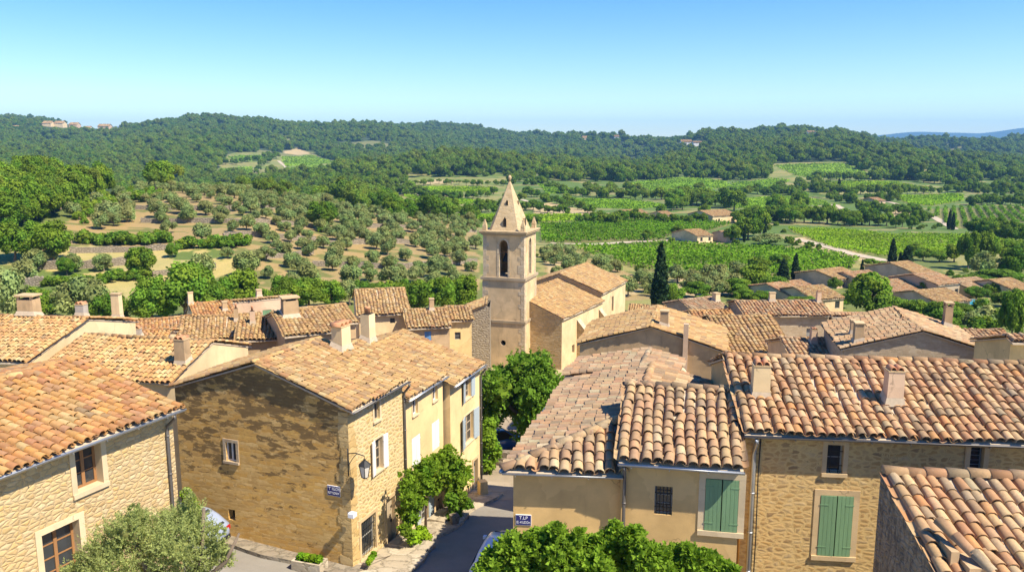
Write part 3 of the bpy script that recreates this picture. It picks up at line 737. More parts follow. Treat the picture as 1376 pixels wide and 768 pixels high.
    # ---- openings
    def surround(s, side, r, wd=.18, mat='surround', proud=.03, sill=True, thick=.12, arch=False):
        T = s.T(side); u0, u1, v0, v1 = r[:4]; mb = MB(); m = M[mat]
        mb.box(u0-wd, u0, v0, v1, -.0, proud, m, lambda a, b, c: T(a, b, c)); mb.box(u1, u1+wd, v0, v1, 0, proud, m, lambda a, b, c: T(a, b, c))
        mb.box(u0-wd, u1+wd, v1, v1+wd, 0, proud+.002, m, lambda a, b, c: T(a, b, c))
        mb.box(u0-wd, u1+wd, v0-wd*.8, v0, 0, proud+(.05 if sill else .002), m, lambda a, b, c: T(a, b, c))
        return mb.build('window_surround', s.root)
    def window(s, side, r, style='two_leaf', depth=.22, mat='wood', surround=.0, smat='surround', reveal=None, rows=3, sill=True, bars=0, open_=0):
        u0, u1, v0, v1 = r[:4]
        s.openings[side].append((u0, u1, v0, v1, depth+.04, M[reveal] if reveal else None))
        T = s.T(side)
        if surround: s.surround(side, r, surround, smat, sill=sill)
        fr = MB(); m = M[mat]; t = min(.075, (u1-u0)*.09); n0, n1 = -depth-.03, -depth+.03
        B = lambda mb, a, b, c, d, e=n0, f=n1, mm=m: mb.box(a, b, c, d, e, f, mm, T)
        B(fr, u0, u0+t, v0, v1); B(fr, u1-t, u1, v0, v1); B(fr, u0+t, u1-t, v1-t, v1); B(fr, u0+t, u1-t, v0, v0+t)
        if style == 'two_leaf' and not open_:
            B(fr, (u0+u1)/2-t*.7, (u0+u1)/2+t*.7, v0+t, v1-t)
            for k in range(1, rows): z = v0+t+(v1-v0-2*t)*k/rows; B(fr, u0+t, u1-t, z-t*.25, z+t*.25, n0+.01, n1-.01)
        if style == 'one' and rows > 1:
            for k in range(1, rows): z = v0+t+(v1-v0-2*t)*k/rows; B(fr, u0+t, u1-t, z-t*.25, z+t*.25, n0+.01, n1-.01)
        f = fr.build('window', s.root)
        pn = MB(); B(pn, u0+t*.5, u1-t*.5, v0+t*.5, v1-t*.5, -depth-.012, -depth-.002, M['dark_void'] if open_ else M['glass']); pn.build('pane', f)
        if open_:                                      # casements swung inwards, glazed
            for sgn, ue in ((1, u0+t), (-1, u1-t)):
                lf = MB(); wl = (u1-u0)/2-t; a = open_
                TT = lambda q, v, n, ue=ue, sgn=sgn: T(ue+sgn*(q*cos(a)-n*sin(a)), v, -depth+.03-q*sin(a)*.0-(q*sin(a))*.55+n*cos(a)*.5)
                lf.box(0, .06, v0+t, v1-t, 0, .04, m, TT); lf.box(wl-.06, wl, v0+t, v1-t, 0, .04, m, TT)
                for k in range(rows+1):
                    z = v0+t+(v1-v0-2*t-.06)*k/rows; lf.box(.06, wl-.06, z, z+(.06 if k in (0, rows) else .03), 0, .04, m, TT)
                q = lf.build('casement', f)
        if bars:
            ib = MB()
            for k in range(bars):
                u = u0+(u1-u0)*(k+.5)/bars; ib.tube([T(u, v0, -.05), T(u, v1, -.05)], .012, M['iron'], 5)
            for z in (v0+(v1-v0)*.25, v0+(v1-v0)*.75): ib.box(u0, u1, z-.012, z+.012, -.062, -.044, M['iron'], T)
            ib.build('window_bars', f)
        return f
    def shutter_leaf(s, side, u0, u1, v0, v1, mat, n=.05, angle=0.0, hinge='l', th=.04):
        T = s.T(side); W = u1-u0; mb = MB(); m = M[mat]; uh = u0 if hinge == 'l' else u1; sg = 1 if hinge == 'l' else -1
        TT = lambda q, v, nn: T(uh+sg*(q*cos(angle)), v, n+nn+q*sin(angle))
        k = max(2, int(round(W/.13)))
        for i in range(k): mb.box(W*i/k+.004, W*(i+1)/k-.004, v0, v1, 0, th, m, TT)
        mb.box(.01, W-.01, v0+.004, v1-.004, .004, th-.008, m, TT)
        o = mb.build('shutter', s.root)
        for z in (v0+(v1-v0)*.15, v0+(v1-v0)*.85): hg = MB(); hg.box(-.02, W*.5, z-.02, z+.02, th, th+.008, m, TT); hg.build('hinge', o)
        return o
    def shutters_closed(s, side, r, mat='green', surround=.25, smat='surround_pale', ajar=.06):
        u0, u1, v0, v1 = r; um = (u0+u1)/2
        s.openings[side].append((u0, u1, v0, v1, .2, M[smat]))
        T = s.T(side); s.surround(side, r, surround, smat, .025, sill=True)
        b = MB(); b.box(u0, u1, v0, v1, -.2, -.19, M['dark_void'], T); b.build('pane', s.root)
        s.shutter_leaf(side, u0+.005, um-.012, v0+.01, v1-.01, mat, .0, ajar, 'l'); s.shutter_leaf(side, um+.012, u1-.005, v0+.01, v1-.01, mat, .0, ajar*.6, 'r')
    def shutters_open(s, side, r, mat='white', w=None, angs=(.12, .12)):
        u0, u1, v0, v1 = r; w = w or (u1-u0)*.52
        s.shutter_leaf(side, u0-w, u0-.01, v0-.03, v1+.03, mat, .03, angs[0], 'r'); s.shutter_leaf(side, u1+.01, u1+w, v0-.03, v1+.03, mat, .03, angs[1], 'l')

M['tile_plain'] = m_simple('terracotta', (.46, .22, .11), .85, var=.35, scale=14)

def eave_frame(e1, e2, ze):
    a, b = unz(e1, ze), unz(e2, ze); d = (b-a)[:2]; L = float(np.hypot(*d)); return a, b, atan2(d[1], d[0]), L
def solve_ridge(e, ang, ze, rpx):
    """perpendicular inward from eave end e meets the sight line of the ridge pixel -> run, height"""
    n = np.array((-sin(ang), cos(ang))); r = ray(*rpx)
    A = np.array([[n[0], -r[0]], [n[1], -r[1]]]); w, t = np.linalg.solve(A, -e[:2]); return float(w), float(CAM_Z+r[2]*t)
# ------------------------------------------------------------------ the village: houses in the foreground
def up(P, ang, d): return (P[0]+cos(ang)*d, P[1]+sin(ang)*d)

# A - stone house on the left
hA = House('stone_house', 'pale rubble stone house with orange tile roof, zinc gutter and two brown casement windows', 'house', up((-13.21, 19.62), 1.141, -5), 1.141, 11.06, 4.79, 7.7, 8.79, -.4, oh=.42)
wA1 = hA.rect('front', 101, 137, 597, 656); wA2 = hA.rect('front', 58, 110, 706, 790)
hA.window('front', wA1, 'two_leaf', .30, 'wood', .17, 'surround_pale', 'surround_pale', 3)
hA.window('front', wA2, 'two_leaf', .30, 'wood', .18, 'surround_pale', 'surround_pale', 4)
hA.walls(M['stone_A']); hA.roof('orange', .265, 0)
hA.gutter('zinc'); hA.downpipe(hA.L-.55, 'front', 'zinc_dark')

# B, C, D - the row along the street
wearB = lambda side, u, v: max(0.0, (v-.34)*1.25) if side == 'left' else (.1 if v > .8 else 0)
hB = House('stone_house', 'golden stone end house of the row with a blackened gable wall facing the lane', 'house', (-5.93, 28.71), 1.207, 4.45, 4.42, 6.34, 7.80, -.5, wb=4.4, oh=.30, vo=.10)
r = hB.rect('front', 502.2, 509.8, 540, 564); hB.window('front', r, 'one', .12, 'wood_pale', .10, 'surround_pale', None, 1)
r = hB.rect('front', 503, 514, 588, 632); hB.window('front', r, 'two_leaf', .16, 'wood_pale', .08, 'surround_pale', 'surround_pale', 3); hB.shutters_open('front', r, 'white', angs=(.2, .08))
r = hB.rect('front', 485, 505, 694, 744); hB.window('front', r, 'one', .16, 'wood_grey', .14, 'surround', None, 2, bars=9)
rdB = hB.rect('front', 519.5, 531, 668, 735); hB.openings['front'].append((*rdB, .22, M['surround']))
r = hB.rect('left', 304, 317.5, 594, 619); hB.window('left', r, 'two_leaf', .10, 'white', .13, 'stone_grey', None, 1)
r = hB.rect('left', 307, 316, 684, 698); hB.openings['left'].append((*r, .3, None)); rv = r
hB.walls({'front': M['stone_Bf'], 'left': M['stone_Bg'], 'right': M['pl_C'], 'back': M['stone_Bg']}, wear=wearB)
mb = MB(); mb.box(rv[0], rv[1], rv[2], rv[3], -.3, -.29, M['dark_void'], hB.T('left')); mb.build('vent_opening', hB.root)
def door(h, side, r, mat='wood_pale', depth=.2, surround=.16):
    T = h.T(side); mb = MB(); n = 5; W = r[1]-r[0]
    for i in range(n): mb.box(r[0]+W*i/n+.004, r[0]+W*(i+1)/n-.004, r[2], r[3], -depth, -depth+.05, M[mat], T)
    mb.box(r[0], r[1], r[2], r[3], -depth-.01, -depth+.03, M[mat], T); o = mb.build('door', h.root)
    k = MB(); k.box(r[0]+W*.82, r[0]+W*.9, r[2]+1.0, r[2]+1.14, -depth+.05, -depth+.09, M['iron'], T); k.build('handle', o)
    if surround: h.surround(side, r, surround, 'surround', .03, sill=False)
    return o
door(hB, 'front', rdB)
hB.roof('straw', .225, 0); hB.gutter('zinc_dark', .06); hB.downpipe(hB.L-.18, 'front', 'zinc_dark', .05)
hB.chimney((459, 468), .75, .55, 1.0, 'pl_cream', 'tiles', pots=3)
# corner stones up the angle of the end house
mb = MB(); rr = random.Random(4)
z = hB.zb
while z < hB.ze-.25:
    hgt = rr.uniform(.26, .38); a = rr.uniform(.3, .62); b = rr.uniform(.3, .62)
    x0, y0 = hB.wx0, hB.wy0
    mb.box(x0-.022, x0+a, y0-.022, y0+b, z-hB.zb+.008, min(z+hgt, hB.ze-.1)-hB.zb-.008, M['quoin_warm']); z += hgt
mb.build('corner_stones', hB.root)

hC = House('plaster_house', 'cream plastered middle house of the row with closed white shutters and a vine', 'house', (-4.35, 32.78), 1.225, 4.0, 4.45, 5.5, 6.92, -1.6, oh=.28, vo=.06)
for q in ((554, 561, 534, 557), (581, 587.5, 516, 538)):
    r = hC.rect('front', *q); hC.window('front', r, 'two_leaf', .14, 'white', .06, 'surround_pale', None, 2)
for q in ((553.6, 565, 585, 625), (580.5, 590.5, 565, 603)):
    r = hC.rect('front', *q); hC.openings['front'].append((*r, .12, None)); u0, u1, v0, v1 = r; um = (u0+u1)/2
    hC.shutter_leaf('front', u0+.01, um-.006, v0+.01, v1-.01, 'white', -.04); hC.shutter_leaf('front', um+.006, u1-.01, v0+.01, v1-.01, 'white', -.04, hinge='r')
r = hC.rect('front', 564, 575, 672, 701); hC.window('front', r, 'two_leaf', .16, 'wood_grey', .08, 'surround_pale', None, 3); hC.shutters_open('front', r, 'greyblue')
rdC = hC.rect('front', 585, 594, 668, 702); hC.openings['front'].append((*rdC, .22, M['surround']))
hC.walls({'front': M['pl_C'], 'left': M['pl_C'], 'right': M['pl_C'], 'back': M['pl_C']})
door(hC, 'front', rdC, 'wood_pale')
hC.roof('straw', .225, 0); hC.gutter('zinc', .055)
hC.chimney((495, 458), .62, .5, 1.35, 'pl_cream', 'pot')

hD = House('plaster_house', 'last house of the row, ochre plaster with grey shutters folded back, beside the plane tree', 'house', (-2.68, 36.5), 1.245, 4.1, 4.6, 5.0, 6.42, -2.6, oh=.3, vo=.08)
for q in ((624, 632, 510, 535), (624, 635.5, 555, 594)):
    r = hD.rect('front', *q); hD.window('front', r, 'two_leaf', .14, 'wood_pale', .06, 'surround_pale', None, 3); hD.shutters_open('front', r, 'greyblue', angs=(.2, .1))
r = hD.rect('front', 636, 641.5, 617, 652); hD.openings['front'].append((*r, .2, M['surround'])); rdD = r
hD.walls(M['pl_D']); door(hD, 'front', rdD, 'wood_grey')
hD.roof('straw', .225, 0); hD.gutter('zinc', .055); hD.downpipe(hD.L-.2, 'front', 'zinc_dark', .05)

# E2 - plastered house with green shutters
hE = House('plaster_house', 'beige plastered house with one pair of green shutters and a barred window', 'house', (3.12, 22.49), -.186, 3.62, 4.0, 6.9, 8.1, -.4, wb=.5, zbk=7.4, oh=.32, vo=.08)
r = hE.rect('front', 879.5, 903.5, 653, 691); hE.window('front', r, 'one', .16, 'wood_grey', 0, 'surround', None, 3, bars=5)
r = hE.rect('front', 947, 992, 643, 713); hE.shutters_closed('front', r, 'green', .19, 'surround_pale', .03)
hE.walls(M['pl_E'])
hE.roof('pinkish', .32, 0, back=False, sag=.06, mat='tile_old'); hE.gutter('zinc'); hE.downpipe(.12, 'front', 'zinc_dark', .05)

# F - big stone house on the right
hF = House('stone_house', 'big brown rubble stone house with two chimneys on its long tiled roof', 'house', (7.01, 23.18), -.109, 11.6, 4.2, 7.5, 8.84, -.4, oh=.34, vo=.10)
r = hF.rect('front', 1111, 1133, 597, 635); hF.window('front', r, 'one', .2, 'wood_grey', .14, 'surround', 'surround', 2, bars=2)
r = hF.rect('front', 1303, 1321.5, 600, 634); hF.window('front', r, 'one', .2, 'wood_grey', .14, 'surround', 'surround', 5)
r = hF.rect('front', 1100, 1144.5, 665, 746); hF.shutters_closed('front', r, 'green', .18, 'surround', .05)
hF.walls({'front': M['stone_F'], 'left': M['pl_E'], 'right': M['stone_F'], 'back': M['stone_F']})
hF.roof('mixed', .295, 0, sag=.07); hF.gutter('zinc_dark', .07); hF.downpipe(.28, 'front', 'zinc', .065)
mb = MB(); T = hF.T('front'); mb.tube([T(.46, 7.4, .05), T(.44, 6, .05), T(.47, 4, .05), T(.45, .5, .05)], .018, M['iron'], 6); mb.build('cable', hF.root)
hF.chimney((1021, 533), .56, .45, 1.05, 'pl_cream', 'tiles'); hF.chimney((1199, 541), .52, .45, 1.05, 'pl_pink', 'tiles')

# E1 - low plastered house with hipped roof at the street corner
hL = House('plaster_house', 'low beige plastered corner house with a hipped tile roof and a blue street plate', 'house', (-.29, 23.03), -.095, 3.7, 3, 6.4, 7.36, -.4, oh=.3, vo=.3)
FL, BL, RS, RE = [np.array(p) for p in ((-.29, 23.03, 6.4), (2.24, 32.49, 6.4), (4.1, 25.58, 7.36), (5.7, 31.56, 7.36))]
FR = np.array((3.36, 22.69, 6.4)); RSl = np.array((3.62, 25.2, 7.36)); pr = np.array((.966, -.259, 0))
BR, MR = RE+pr*2.7-np.array((0, 0, .70)), RS+pr*2.7-np.array((0, 0, .70))
def plane3(root, polyW, pitch, pal, rng, lod=0, sag=.04):
    """tiles on any flat outline, first edge along the eave; outline in world coordinates"""
    im = np.array(root.matrix_basis.inverted()); Q = [(im @ np.append(p, 1))[:3] for p in polyW]
    U = Q[1]-Q[0]; U /= np.linalg.norm(U); N_ = np.cross(U, Q[2]-Q[0]); N_ /= np.linalg.norm(N_)
    W = np.cross(N_, U); poly = [(float(np.dot(p-Q[0], U)), float(np.dot(p-Q[0], W))) for p in Q]
    return plane_tiles(Q[0], U, W, poly, pitch, pal, rng, lod, sag), Q
rg = np.random.default_rng(21); bpy.context.view_layer.update()
a1, q1 = plane3(hL.root, [FL, FR, FR+np.array((.3, 2.9, .92)), RS], .345, 'pinkish', rg)
a2, q2 = plane3(hL.root, [BL, FL, RS, RE], .30, 'aged', rg)
a3, q3 = plane3(hL.root, [MR, BR, RE, RS], .33, 'pinkish', rg)
c1 = cap_tiles(q1[0], q1[3], 'pinkish', rg, .17, .5, .06); c2 = cap_tiles(q2[2], q2[3], 'pinkish', rg, .17, .5, .06)
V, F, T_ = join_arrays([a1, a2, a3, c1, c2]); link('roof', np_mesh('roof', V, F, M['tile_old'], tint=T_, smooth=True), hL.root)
mb = MB()
for q in (q1, q2, q3):
    mb.face([tuple(p-np.array((0, 0, .045))) for p in q], M['mortar']); mb.face([tuple(p-np.array((0, 0, .08))) for p in q][::-1], M['deck'])
    mb.face([tuple(q[0]-(0, 0, .08)), tuple(q[1]-(0, 0, .08)), tuple(q[1]-(0, 0, .045)), tuple(q[0]-(0, 0, .045))], M['mortar'])
mb.build('roof_deck', hL.root)
ins = .3
def wl(p): return tuple(hL.w2l(np.array(p, float)))
wp = [FL+np.array((ins*1.1, ins*.95, 0)), FR+np.array((0, ins, 0)), np.array((3.9, 27.0, 0)), np.array((8.0, 27.6, 0)), np.array((8.25, 30.9, 0)), BL+np.array((ins, -.1, 0))]
mb = MB()
for i in range(6):
    p, q = wp[i], wp[(i+1) % 6]; L_ = float(np.hypot(*(q-p)[:2])); zt = 6.38+(.0 if i in (0, 5) else .1)
    tt = [p.copy(), q.copy(), q.copy(), p.copy()]
    for k, zz in enumerate((-2.6, -2.6, zt, zt)): tt[k][2] = zz
    mb.face([wl(v) for v in tt], M['pl_E'], [(i*9, -2.6), (i*9+L_, -2.6), (i*9+L_, zt), (i*9, zt)])
p, q = wp[4].copy(), wp[5].copy(); m_ = RE.copy()-np.array((.06, .3, .1)); p[2] = q[2] = 6.4; p[2] = 6.5
mb.face([wl(p), wl(q), wl(m_)], M['pl_E'])
hL.openings['front'] = []
mb.build('wall', hL.root)
hL.gutter('zinc', .075, 0, 3.62)
g = MB(); a_, b_ = np.array(wl(FL)), np.array(wl(BL)); g.tube([a_+(-.06, 0, -.05), b_+(-.06, 0, -.05)], .06, M['zinc'], 8); g.build('gutter', hL.root)

# G - nearest small roof, bottom right
hG = House('stone_outbuilding', 'nearest small roof at the lower right with a dark streaked side wall', 'house', (0, 0), -.062, 6.4, 4.6, 6.15, 7.62, -.4, wb=.45, zbk=7.5, oh=.3, vo=.10)
Rp = np.array((9.75, 19.95)); hG.P = Rp-np.array((-sin(hG.ang), cos(hG.ang)))*hG.w; hG.root.location = (*hG.P, hG.zb)
hG.walls(M['stone_G'], wear=lambda s_, u, v: .5)
hG.roof('mixed', .315, 0, back=True, sag=.07, capr=.19)
# broken ridge end standing up among its tiles
mb = MB(); c = hG.roof_hit(1298, 762); V, F, T_ = cap_tiles((c[0]-.35, c[1]+.75, c[2]+.75), (c[0]+.25, c[1]-.55, c[2]+.25), 'aged', rg, .15, .4, .02)
mb.box(c[0]-.40, c[0]-.22, c[1]-.1, c[1]+.45, c[2]-.3, c[2]+.42, M['pl_brown']); mb.box(c[0]-.18, c[0]+.3, c[1]-.5, c[1]+.2, c[2]-.3, c[2]+.25, M['pl_brown'])
o = mb.build('broken_upstand', hG.root); link('ridge_fragment', np_mesh('ridge_fragment', V, F, M['tile_old'], tint=T_, smooth=True), o)

# ------------------------------------------------------------------ second line of houses
def simple(name, label, P, ang, L, w, ze, zr, zb, mats, pal='straw', pitch=.26, lod=1, wins=(), chim=(), cat='house', roofmat='tile', **kw):
    h = House(name, label, cat, P, ang, L, w, ze, zr, zb, **kw)
    for side, q, st in wins:
        r = h.rect(side, *q); u0, u1, v0, v1 = r
        if st == 'dark': h.window(side, r, 'one', .12, 'wood_grey', .0, rows=2)
        elif st == 'door': h.openings[side].append((*r, .2, None))
        else:
            h.openings[side].append((*r, .12, None)); um = (u0+u1)/2
            h.shutter_leaf(side, u0+.01, um-.01, v0, v1, st, -.06); h.shutter_leaf(side, um+.01, u1-.01, v0, v1, st, -.06, hinge='r')
    h.walls(mats)
    for side, q, st in wins:
        if st == 'door': door(h, side, h.rect(side, *q), 'wood_grey', surround=0)
    h.roof(pal, pitch, lod, mat=roofmat)
    for c in chim: h.chimney(**c)
    return h
cr, pk, br, gy, nv, yl, sg = (M[k] for k in ('pl_cream', 'pl_pink', 'pl_brown', 'pl_grey', 'pl_nave', 'pl_yellow', 'stone_grey'))
hH = simple('village_house', 'cream gabled house at the left edge with a capped square chimney on its ridge', (-31.9, 37.77), -.10, 9, 4.8, 6.0, 7.15, 0, cr, 'amber', .25, 0,
    chim=[dict(xy=(5.6, 5.0), w=1.0, d=.7, h=1.0, mat='pl_brown', cap='slab'), dict(xy=(8.55, 5.2), w=.5, d=.45, h=.8, mat='dark_soot', cap='flat'), dict(xy=(8.75, 8.3), w=.5, d=.4, h=1.5, mat='pl_cream', cap='flat')] if False else [dict(xy=(5.6, 5.0), w=.95, d=.7, h=1.0, mat='pl_brown', cap='slab'), dict(xy=(8.3, 5.4), w=.5, d=.45, h=.75, mat='pl_grey', cap='tiles'), dict(xy=(8.3, 8.6), w=.5, d=.4, h=1.5, mat='pl_cream', cap='flat')], vo=.06)
hI = simple('village_house', 'cream gabled house with a mottled roof, between the blackened gable and the left edge house', (-21.76, 35.24), -.20, 7, 3.5, 5.9, 6.95, 0, cr, 'amber', .24, 0,
    chim=[dict(xy=(6.66, 1.5), w=.55, d=.5, h=1.15, mat='pl_brown', cap='tiles')], vo=.06)
hJ = simple('village_house', 'low house with a red ribbed roof just below the leafy trees on the left', (-25.9, 52.35), .41, 4.7, 3.0, 3.2, 4.1, -3, cr, 'orange', .24, 1, roofmat='tile_old')
hK = simple('village_house', 'small house with ribbed red roof joined to the long pink wall', (-24.4, 60.8), .55, 3.1, 2.6, 2.75, 3.75, -4, cr, 'orange', .24, 1, chim=[dict(xy=(2.4, 1.2), w=.4, d=.35, h=.7, mat='pl_brown', cap='flat'), dict(xy=(.1, 2.6), w=.4, d=.35, h=.9, mat='pl_cream', cap='flat')])
hK2 = simple('village_house', 'long flat topped pink house with a green window above the low roofs', (-23.8, 65), .56, 5.8, .35, 3.43, 3.52, -4, pk, 'straw', .24, 1, wb=5, zbk=2.4, oh=.06,
    wins=[('front', (315, 328, 421, 430), 'dark'), ('front', (353, 365, 416, 428), 'green'), ('front', (372, 377, 417, 421), 'dark')], chim=[dict(xy=(3.1, .6), w=.45, d=.4, h=.7, mat='pl_pink', cap='flat')])
hM = simple('village_house', 'low ribbed roof house leaning against the tall gabled house', (-15.3, 57.4), .54, 4.3, 3.0, 3.0, 3.95, -4, br, 'straw', .25, 1)
hN = simple('village_house', 'tall gabled house with one small window, standing apart above the low roofs', (-12.38, 63.4), .25, 4.2, 4.0, 2.7, 4.15, -5, cr, 'straw', .26, 1, wins=[('front', (524, 531, 427, 434), 'dark')], vo=.08)
hO = simple('village_house', 'small house with a blue shutter left of the bell tower', (-8.2, 61.75), .24, 3.5, 3.0, 2.0, 2.95, -5, br, 'straw', .26, 1, wins=[('front', (570.5, 579.5, 445, 458), 'blue')], chim=[dict(xy=(2.3, 2.8), w=.4, d=.4, h=.9, mat='pl_brown', cap='flat')])
hP = simple('village_house', 'narrow yellow house squeezed between the blue shuttered house and the bell tower', (-5.4, 66), .20, 2.2, 2.4, 1.7, 2.5, -5, yl, 'straw', .26, 1, wins=[('front', (611, 619, 446, 456), 'dark')])
hQ = simple('village_house', 'grey stone gable wall touching the left side of the bell tower', (-4.6, 75), -pi/2, 3.6, 2.2, 1.2, 2.1, -6, M['stone_G'], 'straw', .26, 1, wb=.4, oh=.05)
# jumble of low roofs behind the row
for i, (P_, ang, L, w, ze, zr, pal, lb, wc) in enumerate((
  ((-21.6, 50.5), .30, 5.2, 3.4, 3.7, 4.6, 'straw', 'low house with a bent flue pipe among the crowded roofs', 'pl_cream'),
  ((-17.2, 48.6), .22, 4.6, 3.2, 4.2, 5.0, 'straw', 'low house with a wavy eave and bare brown wall behind the straw coloured row roof', 'pl_brown'),
  ((-13.6, 46.8), .5, 3.8, 3.2, 4.9, 5.8, 'straw', 'low house with a wide square chimney behind the row', 'pl_brown'),
  ((-24.8, 47.0), .12, 3.4, 2.6, 4.0, 4.6, 'orange', 'tiny roofed shed with twin round chimney pots behind the cream gable', 'pl_cream'))):
    h = simple('village_house', lb, P_, ang, L, w, ze, zr, -2.5, M[wc], pal, .25, 1,
        chim=[[dict(xy=(3.6, 2.4), w=.3, d=.3, h=.9, mat='pl_brown', cap='pot')], [dict(xy=(.8, 2.2), w=.32, d=.3, h=.8, mat='terracotta_', cap='pot')] if False else [dict(xy=(.9, 2.2), w=.32, d=.3, h=.9, mat='pl_pink', cap='pot')],
              [dict(xy=(1.0, 2.6), w=1.0, d=.8, h=1.0, mat='pl_brown', cap='slab')], [dict(xy=(1.6, 1.6), w=.7, d=.4, h=.6, mat='pl_grey', cap='tiles')]][i])

# right hand side, behind the big stone house
hS1 = simple('village_house', 'long low roof with a pale rendered strip, just behind the hipped corner house', (3.2, 37.4), -1.875, 3.04, 3.4, 6.05, 6.78, -2, cr, 'aged', .28, 0, wb=1.6, zbk=6.4, oh=.12, vo=.14, roofmat='tile_old')
hR = simple('village_house', 'stained brown gable house with a tall thin flue, right of the church', (13.41, 48.53), 1.33, 7.0, 4.75, 3.5, 4.9, -4, {'front': br, 'left': br, 'right': br, 'back': br}, 'straw', .27, 1, oh=.2, vo=.16,
    chim=[dict(xy=(1.3, 4.0), w=.62, d=.55, h=1.0, mat='pl_brown', cap='flat')])
T = hR.T('left'); uF = hR.px('left', 921, 470)[0]; zt = hR.px('left', 921, 434)[1]
mb = MB(); mb.box(uF-.15, uF+.15, hR.zb+.5, zt, .002, .30, M['pl_pink'], T); mb.build('flue', hR.root)
o = tag(empty('garden_pillar', (8.75, 40.6, -3), -.1), 'pale round topped pillar under the tall thin flue', 'pillar'); mb = MB(); mb.box(-.42, .42, -.3, .3, 0, 7.3, cr)
mb.shared([(.42*cos(q), y_, 7.3+.42*sin(q)) for y_ in (-.3, .3) for q in np.linspace(0, pi, 9)], [(k, k+1, 10+k, 9+k) for k in range(8)]+[tuple(range(8, -1, -1)), tuple(range(9, 18))], cr, False); mb.build('shaft', o)
hS = simple('village_house', 'house with a broad straw coloured roof facing the viewer, right of the stained brown gable', (14.75, 52.2), .05, 4.7, 6.0, 1.95, 3.75, -4, cr, 'straw', .31, 1)
hS2 = simple('village_house', 'low ribbed roof strip just behind the ridge of the big stone house', (17.1, 47), .0, 3.9, 3.0, 3.15, 4.05, -4, cr, 'mixed', .27, 1, chim=[dict(xy=(1.9, 2.4), w=.4, d=.4, h=.9, mat='pl_pink', cap='tiles')])
hU = simple('village_house', 'long stone building with dark openings behind the ribbed roofs', (18.3, 62), .02, 7.0, 2.6, 3.0, 3.7, -5, sg, 'mixed', .27, 1, wins=[('front', (1083.5, 1093, 441, 456), 'door')], chim=[dict(xy=(6.7, 2.2), w=.35, d=.35, h=.9, mat='pl_pink', cap='tiles'), dict(xy=(3.0, 2.5), w=.5, d=.3, h=.7, mat='pl_cream', cap='flat')])
hU2 = simple('village_house', 'flat topped stone wall house with a low parapet, beside the long stone building', (25.35, 62.4), .02, 4.4, .3, 2.85, 2.95, -5, sg, 'mixed', .27, 1, wb=4, zbk=2.2, oh=.05, wins=[('front', (1117, 1126, 444, 456), 'door')])
hT1 = simple('village_house', 'crooked little house with a curved tiled edge behind the reddish roof', (15.0, 64.5), .45, 3.6, 2.2, 2.75, 3.4, -5, sg, 'aged', .27, 1, chim=[dict(xy=(3.3, 1.4), w=.5, d=.5, h=.7, mat='pl_cream', cap='flat')])
hT2 = simple('village_house', 'small reddish tiled lean-to right of the tall cypress', (13.9, 58.6), .1, 3.3, 2.4, 2.9, 3.6, -5, sg, 'orange', .27, 1)
hV = simple('village_house', 'wide stone gable house with crosswise lines of mortar on its reddish roof', (26.23, 42.13), 1.364, 6.7, 3.8, 5.05, 6.17, -3.5, sg, 'pinkish', .235, 1, wb=4.2, vo=.14, oh=.2,
    chim=[dict(xy=(.6, 7.0), w=.62, d=.5, h=1.1, mat='pl_brown', cap='flat'), dict(xy=(2.6, 6.9), w=.35, d=.3, h=.8, mat='pl_brown', cap='flat'), dict(xy=(5.4, 1.0), w=.5, d=.45, h=1.3, mat='pl_brown', cap='slab')])
hW = simple('village_house', 'small ribbed roof house showing behind the wide stone gable', (31.6, 52.3), .0, 2.8, 2.7, 2.6, 3.45, -5, cr, 'mixed', .28, 1)
hW2 = simple('village_house', 'half seen tiled house at the right edge below the dark bushy tree', (30.2, 45.4), -.05, 6, 2.6, 3.6, 4.4, -4, M['pl_yellow'], 'mixed', .28, 1)
hY = simple('village_house', 'sliver of yellow plastered house at the very right edge', (23.15, 36.2), -.05, 5, .6, 7.15, 7.3, -3, yl, 'mixed', .28, 1, wb=3.2, zbk=6.4)

# ------------------------------------------------------------------ church
def absorb(h, root):
    bpy.context.view_layer.update()
    m = root.matrix_basis.inverted() @ h.root.matrix_basis
    for c in list(h.root.children): c.parent = root; c.matrix_basis = m
    bpy.data.objects.remove(h.root)
ch = House('church', 'stone village church with a square bell tower and pointed stone spire', 'church', (5.1, 77.06), 1.087, 11, 5.49, -.5, 1.57, -6.6, oh=.25, vo=.05)
for q in ((768.5, 772, 463, 474), (790, 793, 448, 458)):
    r = ch.rect('front', *q); ch.window('front', r, 'one', .3, 'wood_grey', 0, rows=1)
ch.walls({'front': nv, 'left': M['stone_church'], 'right': nv, 'back': nv}); ch.roof('straw', .225, 1, sag=.02)
n2 = House('nave', None, None, (10.05, 86.79), 1.15, 9.5, 5.2, .30, 2.2, -7.5, oh=.25, vo=.05)
r = n2.rect('front', 822, 824.5, 398, 418); n2.window('front', r, 'one', .3, 'wood_grey', 0, rows=1)
n2.walls({'front': nv, 'left': M['stone_church'], 'right': nv, 'back': nv}); n2.roof('straw', .225, 1, sag=.02); absorb(n2, ch.root)
T = ch.T('front')
